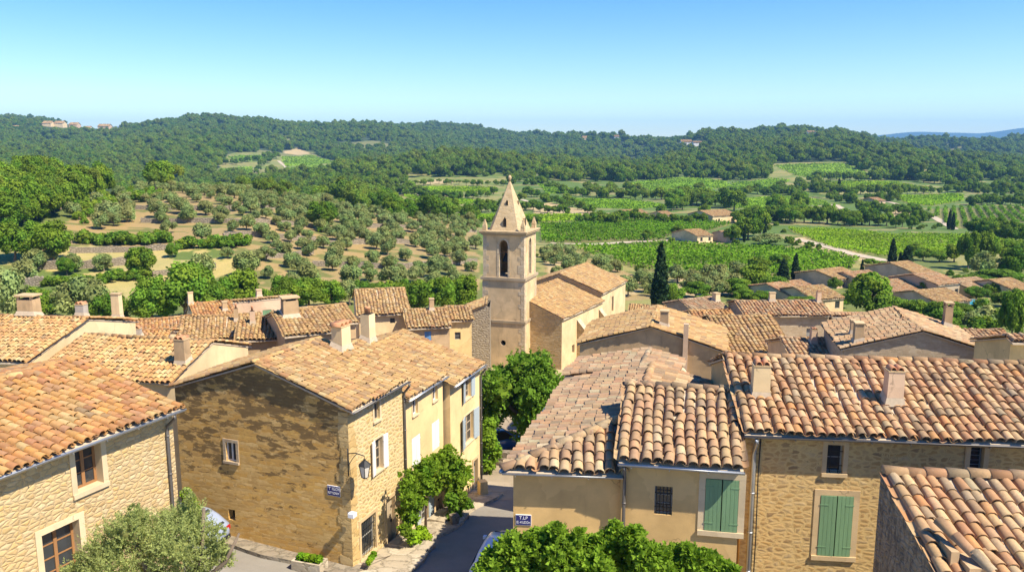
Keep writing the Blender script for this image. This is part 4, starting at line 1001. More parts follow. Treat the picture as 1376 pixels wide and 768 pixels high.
for xc in (777, 806):                                    # sloping buttresses
    u = ch.px('front', xc, 440)[0]; mb = MB(); zt, zl = -1.3, ch.zb
    for sgn in (-.35, .35): 
        p = [T(u+sgn, zl, 0), T(u+sgn, zl, 1.9), T(u+sgn, zt-2.2, 1.9), T(u+sgn, zt, 0)]
        mb.face(p if sgn < 0 else p[::-1], M['stone_church'], [(0, zl), (1.9, zl), (1.9, zt-2.2), (0, zt)] if sgn < 0 else [(0, zt), (1.9, zt-2.2), (1.9, zl), (0, zl)])
    mb.face([T(u-.35, zl, 1.9), T(u+.35, zl, 1.9), T(u+.35, zt-2.2, 1.9), T(u-.35, zt-2.2, 1.9)], M['stone_church'])
    mb.face([T(u-.42, zt-2.2, 1.98), T(u+.42, zt-2.2, 1.98), T(u+.42, zt+.06, .0), T(u-.42, zt+.06, .0)], M['ashlar'])
    mb.build('buttress', ch.root)
# tower in its own frame
tw = empty('tower_frame', (0, 0, 0)); tc = np.array((1.25, 77.0)); ta = atan2(-.297, .955)
fx = np.array((.955, -.297)); fy = np.array((.297, .955)); TS = 4.45
org = tc-fx*TS                                          # front left corner
tw.location = (*org, 0); tw.rotation_euler = (0, 0, ta)
class TW:  # borrows the wall cutter of House for the tower shaft
    pass
tt = House.__new__(House); tt.P = org; tt.ang = ta; tt.root = tw; tt.zb = 0.0
def shaft(z0, z1, ins, ops, mat, name):
    mb = MB(); S = TS-2*ins; c = [(ins, ins), (ins+S, ins), (ins+S, ins+S), (ins, ins+S)]
    for k in range(4):
        a, b = np.array(c[k]), np.array(c[(k+1) % 4]); d = (b-a)/S; o = np.array((d[1], -d[0]))
        Tk = lambda u, v, n, a=a, d=d, o=o: (a[0]+d[0]*u+o[0]*n, a[1]+d[1]*u+o[1]*n, v)
        op = ops.get(k)
        if not op: 
            mb.face([Tk(0, z0, 0), Tk(S, z0, 0), Tk(S, z1, 0), Tk(0, z1, 0)], mat, [(k*7, z0), (k*7+S, z0), (k*7+S, z1), (k*7, z1)]); continue
        kind, w, v0, v1 = op; um = S/2; n = 10
        if kind == 'arch': pts = [(um-w/2, v0)]+[(um-w/2*cos(pi*i/n), v1-w/2+w/2*sin(pi*i/n)*1.25) for i in range(n+1)]+[(um+w/2, v0)]
        else: pts = [(um+w/2*cos(-pi/2-2*pi*i/18), v0+w/2*sin(-pi/2-2*pi*i/18)) for i in range(19)]
        # wall around the opening: strip of quads between the opening outline and the frame
        if kind == 'arch':
            L_ = [(0, z0), (um-w/2, z0), (um-w/2, v0)]; 
            mb.face([Tk(u, v, 0) for u, v in ((0, z0), (S, z0), (S, v0), (0, v0))], mat, [(k*7+u, v) for u, v in ((0, z0), (S, z0), (S, v0), (0, v0))])
            half = len(pts)//2
            left = [(0, v0)]+pts[:half+1]+[(um, z1), (0, z1)]; right = [(um, z1)]+pts[half:]+[(S, v0), (S, z1)]
            if abs(pts[half][0]-um) > .001: pass
            for poly in (left, right): mb.face([Tk(u, v, 0) for u, v in poly], mat, [(k*7+u, v) for u, v in poly])
        else:
            fr = [(um, z0), (0, z0), (0, z1), (um, z1)]; h1 = pts[:10]; h2 = pts[9:]
            left = [(um, z0), *h1, (um, z1), (0, z1), (0, z0)]; right = [(um, z1), *h2, (um, z0), (S, z0), (S, z1)]
            for poly in (left, right): mb.face([Tk(u, v, 0) for u, v in poly][::-1], mat, [(k*7+u, v) for u, v in poly][::-1])
        for (u0, v0_), (u1, v1_) in zip(pts[:-1], pts[1:]):
            mb.face([Tk(u0, v0_, 0), Tk(u0, v0_, -.55), Tk(u1, v1_, -.55), Tk(u1, v1_, 0)], M['ashlar'])
        if kind == 'arch': mb.face([Tk(um-w/2, v0, -.55), Tk(um-w/2, v0, 0), Tk(um+w/2, v0, 0), Tk(um+w/2, v0, -.55)], M['ashlar'])
        # dressed frame round the arch, a touch proud
        if kind == 'arch':
            out = [(um+(u-um)*1.45, v1-w/2+(v-(v1-w/2))*1.28 if v > v1-w/2 else v) for u, v in pts]
            for i in range(len(pts)-1):
                mb.face([Tk(*out[i], .03), Tk(*pts[i], .03), Tk(*pts[i+1], .03), Tk(*out[i+1], .03)][::-1], M['ashlar'])
                mb.face([Tk(*out[i], .03), Tk(*out[i+1], .03), Tk(*out[i+1], 0), Tk(*out[i], 0)], M['ashlar'])
    return mb.build(name, tw)
shaft(-6.6, -.94, 0, {0: ('round', .55, -3.0, 0)}, M['pl_tower'], 'tower_base')
shaft(-.94, 3.3, .07, {}, M['pl_tower'], 'tower_shaft')
arch = {0: ('arch', .9, 3.6, 7.1), 1: ('arch', .8, 3.7, 7.2), 2: ('arch', .9, 3.6, 7.1), 3: ('arch', .8, 3.7, 7.2)}
shaft(3.3, 7.85, .14, arch, M['pl_tower'], 'belfry')
for z, e, h in ((-.94, .10, .22), (3.3, .10, .24), (7.72, .02, .12), (7.84, .16, .16), (8.0, .24, .10)):
    mb = MB(); mb.box(-e, TS+e, -e, TS+e, z-.02, z+h, M['band' if z < 7.8 else 'spire']); mb.build('string_course' if z < 7 else 'cornice', tw)
mb = MB(); rr = random.Random(9)                        # quoins
for cx_, cy_, sx, sy in ((0, 0, 1, 1), (TS, 0, -1, 1), (TS, TS, -1, -1), (0, TS, 1, -1)):
    for zlo, zhi, ins in ((-6.5, -.98, 0), (-.7, 3.25, .07), (3.56, 7.65, .14)):
        z = zlo
        while z < zhi-.3:
            h = .42; a, b = (.62, .36) if int(z*3) % 2 else (.36, .62); x0, y0 = cx_+sx*(ins-.02), cy_+sy*(ins-.02)
            xs, ys = sorted((x0, x0+sx*a)), sorted((y0, y0+sy*b)); mb.box(*xs, *ys, z+.005, z+h-.005, M['ashlar']); z += h
mb.build('corner_stones', tw)
mb = MB(); n = 8; ctr = TS/2; rad = 1.82; tip = 13.0      # octagonal spire with small openings
qa, qb = 1.72, 1.36; ring = [(ctr+x_, ctr+y_, 8.1) for x_, y_ in ((qa, qb), (qb, qa), (-qb, qa), (-qa, qb), (-qa, -qb), (-qb, -qa), (qb, -qa), (qa, -qb))]
for k in range(n):
    a, b = np.array(ring[k]), np.array(ring[(k+1) % n]); tp = np.array((ctr, ctr, tip)); q = 9
    for i in range(q):
        f0, f1 = i/q, (i+1)/q; pts = [a+(tp-a)*f0, b+(tp-b)*f0, b+(tp-b)*f1, a+(tp-a)*f1]
        if i == q-1: pts = pts[:3]
        w = np.linalg.norm(pts[1]-pts[0]); w1 = np.linalg.norm(b-a)*(1-f1)
        uv = [(k*3-w/2, f0*5.3), (k*3+w/2, f0*5.3), (k*3+w1/2, f1*5.3), (k*3-w1/2, f1*5.3)][:len(pts)]
        mb.face(pts, M['spire'], uv)
sp = mb.build('spire', tw)
mb = MB()                                              # spire lucarnes, one low and one high on each main side
for k in (0, 2, 4, 6):
    for f, w, h in ((.08, .34, .95), (.5, .22, .5)):
        mid = (np.array(ring[k])+np.array(ring[(k+1) % n]))/2 if False else (np.array(ring[k-1])+np.array(ring[k]))/2
        # main sides face along the tower axes
        ax = mid-np.array((ctr, ctr, 8.1)); ax[2] = 0; rr_ = np.linalg.norm(ax); d = ax/rr_; s = np.array((-d[1], d[0], 0))
        z0 = 8.1+(tip-8.1)*f; base = np.array((ctr, ctr, 0))+d*rr_*(1-f)
        for sg_ in (-1, 1):
            mb.face([base+s*sg_*w/2+(0, 0, z0), base+d*.06+s*sg_*w/2+(0, 0, z0), base+d*.06+s*sg_*w/2+(0, 0, z0+h*.75), base-d*h*.2+s*sg_*w/2+(0, 0, z0+h*.75)], M['spire'])
        p = [base+d*.05-s*w/2+(0, 0, z0), base+d*.05+s*w/2+(0, 0, z0), base+d*.05+s*w/2+(0, 0, z0+h*.7), base+d*.05+(0, 0, z0+h), base+d*.05-s*w/2+(0, 0, z0+h*.7)]
        mb.face(p, M['dark_void'])
mb.build('spire_opening', sp)
mb = MB(); mb.tube([(ctr, ctr, tip-.25), (ctr, ctr, tip), (ctr, ctr, tip+.12), (ctr, ctr, tip+.3), (ctr, ctr, tip+.42)], [.08, .11, .18, .15, .04], M['spire'], 12); mb.build('finial', tw)
for sx in (0.28, TS-.28):
    for sy in (.28, TS-.28):
        mb = MB(); q = [(sx-.2, sy-.2), (sx+.2, sy-.2), (sx+.2, sy+.2), (sx-.2, sy+.2)]
        mb.box(sx-.2, sx+.2, sy-.2, sy+.2, 8.1, 8.6, M['spire'])
        for i in range(4):
            a, b = q[i], q[(i+1) % 4]; mb.face([(*a, 8.6), (*b, 8.6), (sx+(b[0]-sx)*.35, sy+(b[1]-sy)*.35, 9.05), (sx+(a[0]-sx)*.35, sy+(a[1]-sy)*.35, 9.05)], M['spire'])
        mb.box(sx-.07, sx+.07, sy-.07, sy+.07, 9.05, 9.18, M['spire']); mb.build('pinnacle', tw)
mb = MB(); mb.tube([(ctr, ctr-1.0, 5.0), (ctr, ctr-1.0, 5.12), (ctr, ctr-1.0, 5.5), (ctr, ctr-1.0, 5.85)], [.46, .40, .28, .1], M['iron'], 14); mb.box(ctr-2, ctr+2, ctr-1.08, ctr-.92, 5.85, 6.0, M['wood'])
mb.build('bell', tw)
class _H: pass
_h = _H(); _h.root = tw; absorb(_h, ch.root)
hAp = simple('church_outbuilding', 'small tiled annexe tucked behind the far corner of the church', (12.7, 86.5), -.25, 4.2, 2.4, -2.2, -1.3, -8, cr, 'straw', .27, 1)
# ------------------------------------------------------------------ foliage
M['olive'] = m_leaf('olive_leaves', (.185, .24, .068), (.255, .30, .105), .22)
M['oak'] = m_leaf('oak_leaves', (.07, .15, .010), (.185, .275, .025), .3)
M['pine'] = m_leaf('pine_needles', (.10, .165, .018), (.17, .23, .028), .2)
M['broad'] = m_leaf('bright_leaves', (.10, .20, .018), (.17, .27, .025), .3)
M['plane'] = m_leaf('plane_leaves', (.12, .23, .018), (.16, .28, .028), .38)
M['cypress'] = m_leaf('cypress_leaves', (.016, .040, .012), (.026, .052, .016), .06)
M['vine'] = m_leaf('vine_leaves', (.10, .22, .008), (.15, .27, .014), .35)
M['vine_light'] = m_leaf('young_vine_leaves', (.18, .33, .012), (.25, .38, .02), .35)
M['meadow'] = m_leaf('meadow_leaves', (.15, .29, .015), (.22, .34, .03), .3)
M['grass_dry'] = m_leaf('dry_grass', (.30, .26, .09), (.38, .31, .12), .3)
M['forest'] = m_leaf('forest_leaves', (.030, .070, .018), (.075, .115, .030), .15)
M['bark'] = m_simple('bark', (.16, .12, .085), .95, var=.4, scale=8)
M['bark_pale'] = m_simple('pale_bark', (.36, .31, .23), .9, var=.4, scale=6)

def leaf_cloud(rng, clumps, n, size, tintv=.3, outward=.6, shape='quad', core=True, droop=0.0, aspect=1.0, upb=.25, spread=.36):
    """clumps: rows of x,y,z,r(,zscale); n leaves per clump (array or int)"""
    C = np.asarray(clumps, float); m = len(C)
    zs = C[:, 4] if C.shape[1] > 4 else np.ones(m)
    n_ = np.maximum(4, (n*(C[:, 3]/C[:, 3].mean())**2).astype(int)); k = np.repeat(np.arange(m), n_); N = len(k)
    d = rng.standard_normal((N, 3)); d[:, 2] += upb; d /= np.linalg.norm(d, axis=1)[:, None]
    rad = C[k, 3]*(.72+spread*rng.random(N)**(1 if spread < .4 else 1.8)); pos = C[k, :3]+d*rad[:, None]*np.stack([np.ones(N), np.ones(N), zs[k]], 1)
    nr = d*outward+rng.standard_normal((N, 3))*.45; nr[:, 2] += .25; nr /= np.linalg.norm(nr, axis=1)[:, None]
    a = np.cross(nr, rng.standard_normal((N, 3))); a /= np.linalg.norm(a, axis=1)[:, None]+1e-9
    if droop: a[:, 2] -= droop; a /= np.linalg.norm(a, axis=1)[:, None]
    b = np.cross(nr, a); s = size*(.65+.7*rng.random(N))[:, None]
    ct = 1+tintv*(rng.random((m, 1))-.5)*1.5
    hue = np.stack([1+.5*(rng.random(m)-.5)*tintv*2, np.ones(m), np.ones(m)], 1)
    t = (ct*hue)[k]*(1+tintv*(rng.random((N, 1))-.5))
    a = a*s*.5*aspect; b = b*s*.5
    if shape == 'quad':
        V = np.stack([pos-a-b*.6, pos+a*.2-b, pos+a+b*.5, pos-a*.3+b], 1).reshape(-1, 3); F = np.arange(N*4).reshape(-1, 4); T = np.repeat(t, 4, 0)
    else:                                                # leaf folded along its midrib, six corners
        f = nr*s*.14
        V = np.stack([pos-a, pos-a*.25-b*.85+f, pos+a*.55-b*.6+f, pos+a*1.1, pos+a*.55+b*.6+f, pos-a*.25+b*.85+f], 1).reshape(-1, 3)
        q = np.arange(N)[:, None]*6; F = np.concatenate([q+[0, 1, 2, 3], q+[0, 3, 4, 5]]); T = np.repeat(t, 6, 0)
    if core:
        e, g = 6, 4; Vc, Fc, Tc, o = [], [], [], len(V)
        for i in range(m):
            th = np.linspace(0, 2*pi, e, endpoint=False); ph = np.linspace(.3, pi-.3, g)
            P_ = np.array([(sin(p)*cos(q_), sin(p)*sin(q_), cos(p)*zs[i]) for p in ph for q_ in th])*C[i, 3]*.74
            P_ *= (1+.25*(rng.random((len(P_), 1))-.5)); Vc.append(P_+C[i, :3]); Tc.append(np.repeat((ct*hue)[i:i+1]*.9, len(P_), 0))
            for r_ in range(g-1):
                for c_ in range(e): Fc.append((o+r_*e+c_, o+(r_+1)*e+c_, o+(r_+1)*e+(c_+1) % e, o+r_*e+(c_+1) % e))
            Fc.append((o, o+2, o+4, o+5)); o += len(P_)
        V = np.concatenate([V, *Vc]); F = np.concatenate([F, np.array(Fc)]); T = np.concatenate([T, *Tc])
    return V, F, T

def clumps_round(rng, a, b, n, cz, rs=.38, bottom=-.75, hollow=.55):
    out = []
    while len(out) < n:
        d = rng.standard_normal(3); d /= np.linalg.norm(d)
        if d[2] < bottom: continue
        q = hollow+(1-hollow)*rng.random()*.9; q = min(q, .95-rs*.3)
        out.append((d[0]*a*q*(1+.12*rng.standard_normal()), d[1]*a*q*(1+.12*rng.standard_normal()), cz+d[2]*b*q, a*rs*(.7+.6*rng.random())))
    return out
def clumps_column(rng, h, r, z0, n):
    out = []
    for i in range(n):
        f = (i+rng.random())/n; rr = r*min(1, .62+f*1.8)*(1-f)**.5
        t = rng.random()*2*pi; out.append((cos(t)*rr*.4, sin(t)*rr*.4, z0+f*h*.97, max(.10*r, rr*.62), 2.0))
    return out
def trunk_mesh(rng, h, r, limbs, mat, spread=1.0, lean=.1, name='trunk'):
    mb = MB(); x, y = rng.normal(0, lean, 2)
    mb.tube([(0, 0, -.4), (0, 0, 0), (x*.4, y*.4, h*.45), (x, y, h)], [r*1.35, r*1.15, r*.8, r*.6], mat, 8)
    for i in range(limbs):
        t = 2*pi*(i+rng.random()*.6)/max(1, limbs); l = spread*(.7+.5*rng.random()); z0 = h*(.7+.3*rng.random())
        f = z0/h; bx, by = x*f, y*f
        mb.tube([(bx, by, z0-.05), (bx+cos(t)*l*.45, by+sin(t)*l*.45, z0+l*.5), (bx+cos(t)*l*.85, by+sin(t)*l*.85, z0+l*1.1)], [r*.55, r*.38, r*.15], mat, 6)
    me = bpy.data.meshes.new(name); me.from_pydata(mb.v, [], mb.f); me.polygons.foreach_set('use_smooth', mb.sm); me.materials.append(mat); me.update(); return me
def kind_mesh(kind, seed, n=90, size=.5, hi=False):
    rng = np.random.default_rng(seed)
    if kind == 'olive':   # unit crown about 4.6 m wide, 4.2 m tall
        V, F, T = leaf_cloud(rng, clumps_round(rng, 2.2, 1.7, 16, 2.5, .40), n, size, .35, .5, aspect=1.5); tr = trunk_mesh(rng, 1.5, .2, 4, M['bark'], 1.2, .25)
    elif kind in ('oak', 'broad', 'plane'):
        V, F, T = leaf_cloud(rng, clumps_round(rng, 3.6, 3.3, 30, 4.6, .34, -.8), n, size, .35); tr = trunk_mesh(rng, 3.0, .28, 5, M['bark'], 2.2, .2)
    elif kind == 'pine':
        V, F, T = leaf_cloud(rng, clumps_round(rng, 3.4, 2.4, 26, 7.4, .36, -.5), n, size, .35, .4); tr = trunk_mesh(rng, 6.0, .25, 5, M['bark'], 1.8, .4)
    elif kind == 'shrub':
        V, F, T = leaf_cloud(rng, clumps_round(rng, 1.3, 1.0, 11, .8, .42, -.5), n, size, .4); tr = trunk_mesh(rng, .5, .07, 4, M['bark'], .6, .05)
    elif kind == 'cypress':
        V, F, T = leaf_cloud(rng, clumps_column(rng, 10.2, 1.0, .25, 70), n, size, .3, .8, droop=-.8, upb=.5, aspect=1.6); tr = trunk_mesh(rng, 2.0, .16, 0, M['bark'], 1, .02)
    return V, F, T, tr
PROTO = {}
def protos(kind, count, n, size, mat, key=None):
    L_ = []
    for i in range(count):
        V, F, T, tr = kind_mesh(kind, 100+i*7+len(kind), n, size)
        L_.append((np_mesh('crown', V, F, M[mat], tint=T), tr))
    PROTO[key or kind] = L_
protos('olive', 5, 150, .24, 'olive'); protos('oak', 5, 150, .42, 'oak'); protos('pine', 4, 150, .36, 'pine')
protos('broad', 4, 190, .34, 'broad'); protos('shrub', 4, 60, .26, 'broad'); protos('cypress', 2, 70, .34, 'cypress'); protos('shrub', 3, 60, .28, 'oak', 'dark_shrub'); protos('shrub', 3, 60, .28, 'olive', 'grey_shrub')
NAMES = {'olive': ('olive_tree', 'olive tree'), 'oak': ('oak_tree', 'tree'), 'pine': ('pine_tree', 'pine tree'), 'broad': ('leafy_tree', 'tree'), 'shrub': ('shrub', 'shrub'), 'dark_shrub': ('shrub', 'shrub'), 'grey_shrub': ('shrub', 'shrub'), 'cypress': ('cypress_tree', 'cypress')}
_tr = np.random.default_rng(77)
def tree(kind, p, scale, label, group=None, sz=1.0, trunk=True):
    k = PROTO[kind][_tr.integers(len(PROTO[kind]))]; nm, cat = NAMES[kind]
    o = empty(nm, tuple(p), float(_tr.random()*6.28)); tag(o, label, cat, group)
    o.scale = (scale*(.92+.16*_tr.random()), scale*(.92+.16*_tr.random()), scale*sz)
    for me, n_ in ((k[0], 'crown'), (k[1], 'trunk')):
        if n_ == 'trunk' and not trunk: continue
        c = bpy.data.objects.new(n_, me); COL.objects.link(c); c.parent = o
    return o
UNIT_H = {'olive': 4.1, 'oak': 7.9, 'pine': 9.9, 'broad': 7.9, 'shrub': 1.9, 'dark_shrub': 1.9, 'grey_shrub': 1.9, 'cypress': 10.7}
UNIT_W = {'olive': 4.6, 'oak': 7.4, 'pine': 7.0, 'broad': 7.4, 'shrub': 2.8, 'dark_shrub': 2.8, 'grey_shrub': 2.8, 'cypress': 2.0}
def tree_px(kind, x, yb, hpx, label, group=None, wpx=None, dy=0):
    """tree whose foot is seen at photo pixel (x, yb) and that stands hpx tall there"""
    p = hit(x, yb); dep = p[1]*cp_+(CAM_Z-p[2])*sp_; h = hpx*dep/FPX*1.04; s = h/UNIT_H[kind]
    if wpx is None: return tree(kind, p, s, label, group)
    w = wpx*dep/FPX/UNIT_W[kind]; return tree(kind, p, w, label, group, sz=s/w)

# olive grove: trees standing loosely in rows, photo left of and behind the church
pts = []; rngo = np.random.default_rng(3)
for gi, g in enumerate(GROVE):
    x0, x1, y0, y1 = g[:, 0].min(), g[:, 0].max(), g[:, 1].min(), g[:, 1].max()
    sp_g = 6.3 if gi == 0 else 5.2
    gx, gy = np.meshgrid(np.arange(x0, x1, sp_g), np.arange(y0, y1, sp_g*.92)); Q = np.stack([gx.ravel(), gy.ravel()], 1)
    Q[:, 0] += (np.round(Q[:, 1]/sp_g/.92) % 2)*sp_g*.5; Q += rngo.normal(0, 1, Q.shape)*np.array((sp_g*.17, sp_g*.1))
    Q = Q[inpoly(Q, g)]; Q = Q[rngo.random(len(Q)) < .9]
    u = Q[:, 0]/Q[:, 1]
    if gi == 0:
        Q = Q[~((Q[:, 1] < 170) & (u < -.33) & (rngo.random(len(Q)) < .75))]
    for q in Q: pts.append((gi, q))
pts.sort(key=lambda t: t[1][1]); rest_olives = pts[298:]; pts = pts[:298]; print('olives', len(pts), len(rest_olives))
OL = [(lambda gi, x, y: gi == 0 and y < 136, 'silvery olive tree low in the dry grove, just above the leafy trees by the village', 'olive trees at the foot of the grove'),
      (lambda gi, x, y: gi == 0 and y < 172 and x < -48, 'silvery olive tree on the left half of the middle grove slope', 'olive trees left on the middle slope'),
      (lambda gi, x, y: gi == 0 and y < 172, 'silvery olive tree on the middle grove slope towards the bell tower', 'olive trees on the middle slope near the tower'),
      (lambda gi, x, y: gi == 0 and x < -55, 'small looking olive tree high in the grove below the dark ridge wood', 'olive trees below the ridge wood'),
      (lambda gi, x, y: gi == 0, 'small looking olive tree high in the grove left of the spire', 'olive trees left of the spire'),
      (lambda gi, x, y: gi == 1, 'rounded grey green olive tree between the church roof and the vineyard', 'olive trees beside the church'),
      (lambda gi, x, y: gi == 2, 'rounded grey green olive tree right of the tall cypress below the vineyard', 'olive trees below the vineyard')]
for gi, q in pts:
    x, y = q; lab = next((l, g) for f, l, g in OL if f(gi, x, y)); s = (.48+.42*rngo.random())
    tree('olive', (x, y, float(ground(x, y))-.05), s*(.9 if gi else 1), lab[0], lab[1], sz=.92)

for gi in range(34):                                      # bright shrubs between the olives
    q = GROVE[0][:, :2]; c = q[rngo.integers(len(q))]*(.35+.5*rngo.random())+q.mean(0)*.3; c = np.array((q[:, 0].min()+rngo.random()*(np.ptp(q[:, 0])), q[:, 1].min()+rngo.random()*np.ptp(q[:, 1])))
    if inpoly(c[None], GROVE[0])[0]: tree('shrub', (*c, float(ground(*c))), .6+.5*rngo.random(), 'bright green shrub growing between the olive trees on the slope', 'bright shrubs in the grove')
# wood along the ridge above the grove
rw = np.random.default_rng(8)
def band(poly, n, kinds, h, label, group, jitter=.2, mind=4.5, seed=1):
    """n trees spread over an outline carried onto the land; h = height range in metres"""
    w = hits(poly); rg_ = np.random.default_rng(seed); got = []; tries = 0
    x0, x1, y0, y1 = w[:, 0].min(), w[:, 0].max(), w[:, 1].min(), w[:, 1].max()
    while len(got) < n and tries < 6000:
        tries += 1; q = np.array([[rg_.uniform(x0, x1), rg_.uniform(y0, y1)]])
        if not inpoly(q, w)[0] or any(np.hypot(*(q[0]-g)) < mind for g in got): continue
        got.append(q[0])
    for q in got:
        k = kinds[rg_.integers(len(kinds))]; hh = rg_.uniform(*h)
        tree(k, (q[0], q[1], float(ground(*q))-.1), hh/UNIT_H[k], label if isinstance(label, str) else label[k], group)
band([(0,306),(0,262),(60,252),(110,262),(140,262),(70,290),(30,308)], 62, ['pine', 'oak', 'oak'], (5, 8.5), {'pine': 'dark pine at the left edge of the ridge wood above the grove', 'oak': 'rounded dark oak at the left edge of the ridge wood above the grove'}, 'ridge wood at the left edge', seed=2, mind=3.0)
band([(150,270),(185,259),(260,255),(345,259),(420,267),(470,285),(415,277),(300,267),(190,270)], 70, ['pine', 'oak', 'pine'], (5.5, 9.5), {'pine': 'dark pine standing in the wood along the crest above the olive grove', 'oak': 'rounded oak standing in the wood along the crest above the olive grove'}, 'wood along the crest above the olives', seed=3, mind=3.0)
band([(96,300),(110,268),(180,262),(240,268),(180,272),(130,285),(112,304)], 34, ['dark_shrub', 'shrub'], (1.2, 2.8), 'bushy undergrowth shrub in front of the ridge wood', 'undergrowth in front of the ridge wood', seed=6, mind=2.5)
band([(470,286),(560,288),(640,292),(640,300),(560,298),(480,296)], 16, ['oak', 'broad'], (5, 8), {'oak': 'dark bushy tree at the top edge of the grove left of the spire', 'broad': 'bright bushy tree at the top edge of the grove left of the spire'}, 'trees at the top edge of the grove', seed=4)
for x, yb, h, k, lb in ((434, 309, 36, 'oak', 'big dark round tree alone in the middle of the olive grove'), (20, 352, 52, 'oak', 'dark green tree at the left edge beside the dry terraces'), (45, 350, 48, 'broad', 'lighter green tree between two dark trees left of the dry terraces'),
    (72, 352, 50, 'oak', 'darkest round tree standing left of the dry terraces'), (232, 346, 18, 'broad', 'small yellow green tree alone on the terrace slope'), (190, 372, 38, 'oak', 'upright dark tree on the dry terraces'), (150, 300, 26, 'olive', 'pale olive left of the grove on bare soil'),
    (90, 370, 22, 'broad', 'small bright tree in dry grass on the second terrace'), (140, 364, 20, 'olive', 'small olive beside the terrace stone wall'), (35, 378, 26, 'olive', 'grey olive at the left end of the stone terraces'), (330, 372, 30, 'olive', 'grey olive beside the dry field below the grove'), (268, 380, 34, 'olive', 'tall grey olive behind the leafy trees by the village')):
    tree_px(k, x, yb, h, lb)
# leafy trees just behind the roofs
leafy = [(12, 430, 62, 'olive', 60, 'blue grey olive tree at the left edge behind the chimney'), (70, 428, 30, 'broad', 50, 'bright low tree behind the capped square chimney'), (115, 436, 54, 'olive', 60, 'grey green bush tree behind the left chimneys'), (150, 440, 44, 'broad', 44, 'bright bush right of the tall cream chimney'),
 (205, 440, 62, 'broad', 62, 'bright leafy tree left of the biggest leafy tree by the roofs'), (250, 436, 76, 'broad', 84, 'biggest bright leafy tree standing behind the village roofs'), (292, 436, 56, 'broad', 50, 'leafy tree right of the biggest leafy tree'), (325, 430, 62, 'oak', 54, 'dark leafy tree above the long pink house'), (352, 430, 40, 'broad', 36, 'small leafy tree touching the dark one above the pink house'),
 (385, 420, 46, 'broad', 44, 'leafy bush above the right end of the pink house'), (415, 416, 40, 'broad', 50, 'bright bush between the pink house and the low ribbed roof'), (445, 414, 34, 'broad', 40, 'low bright bush behind the low ribbed roof'), (470, 410, 30, 'olive', 34, 'grey bush behind the tall gabled house'),
 (500, 404, 22, 'broad', 40, 'low bush showing above the ridge of the tall gabled house'), (565, 424, 44, 'oak', 40, 'dark bush above the small house with the blue shutter'), (595, 424, 48, 'broad', 44, 'rounded bright bush left of the bell tower'), (624, 420, 46, 'oak', 40, 'dark rounded bush nearest the left wall of the bell tower'), (545, 420, 34, 'broad', 30, 'small bright bush right of the tall gabled house')]
for x, yb, h, k, w_, lb in leafy: tree_px(k, x, yb, h, lb, None, w_)
# cypresses and trees right of the church
tree_px('cypress', 886, 424, 98, 'tall dark cypress rising between the church and the brown gable house', None, 27)
for x, yb, h, w_, lb in ((1068, 376, 36, 13, 'pointed cypress right of its bushy neighbour at the vineyard edge'), (1052, 378, 30, 17, 'bushy dark cypress left of the pointed one at the vineyard edge'), (1158, 366, 18, 6, 'small thin cypress at the corner of the vineyard'), (1197, 372, 52, 15, 'taller pointed cypress beside the pale farm track end'), (1217, 374, 44, 22, 'broad dark conifer right of the taller pointed cypress'), (1208, 372, 34, 10, 'thin cypress squeezed between two larger conifers'),
   (1275, 308, 26, 7, 'left one of two thin cypresses below the striped vineyard'), (1280, 309, 24, 6, 'right one of two thin cypresses below the striped vineyard'), (1127, 258, 18, 7, 'short cypress on the field edge in the middle distance'), (1027, 322, 30, 6, 'slender cypress beside the dark trees left of the track'), (1000, 325, 24, 5, 'slender cypress left of the trees by the track')):
    tree_px('cypress', x, yb, h, lb, None, w_)
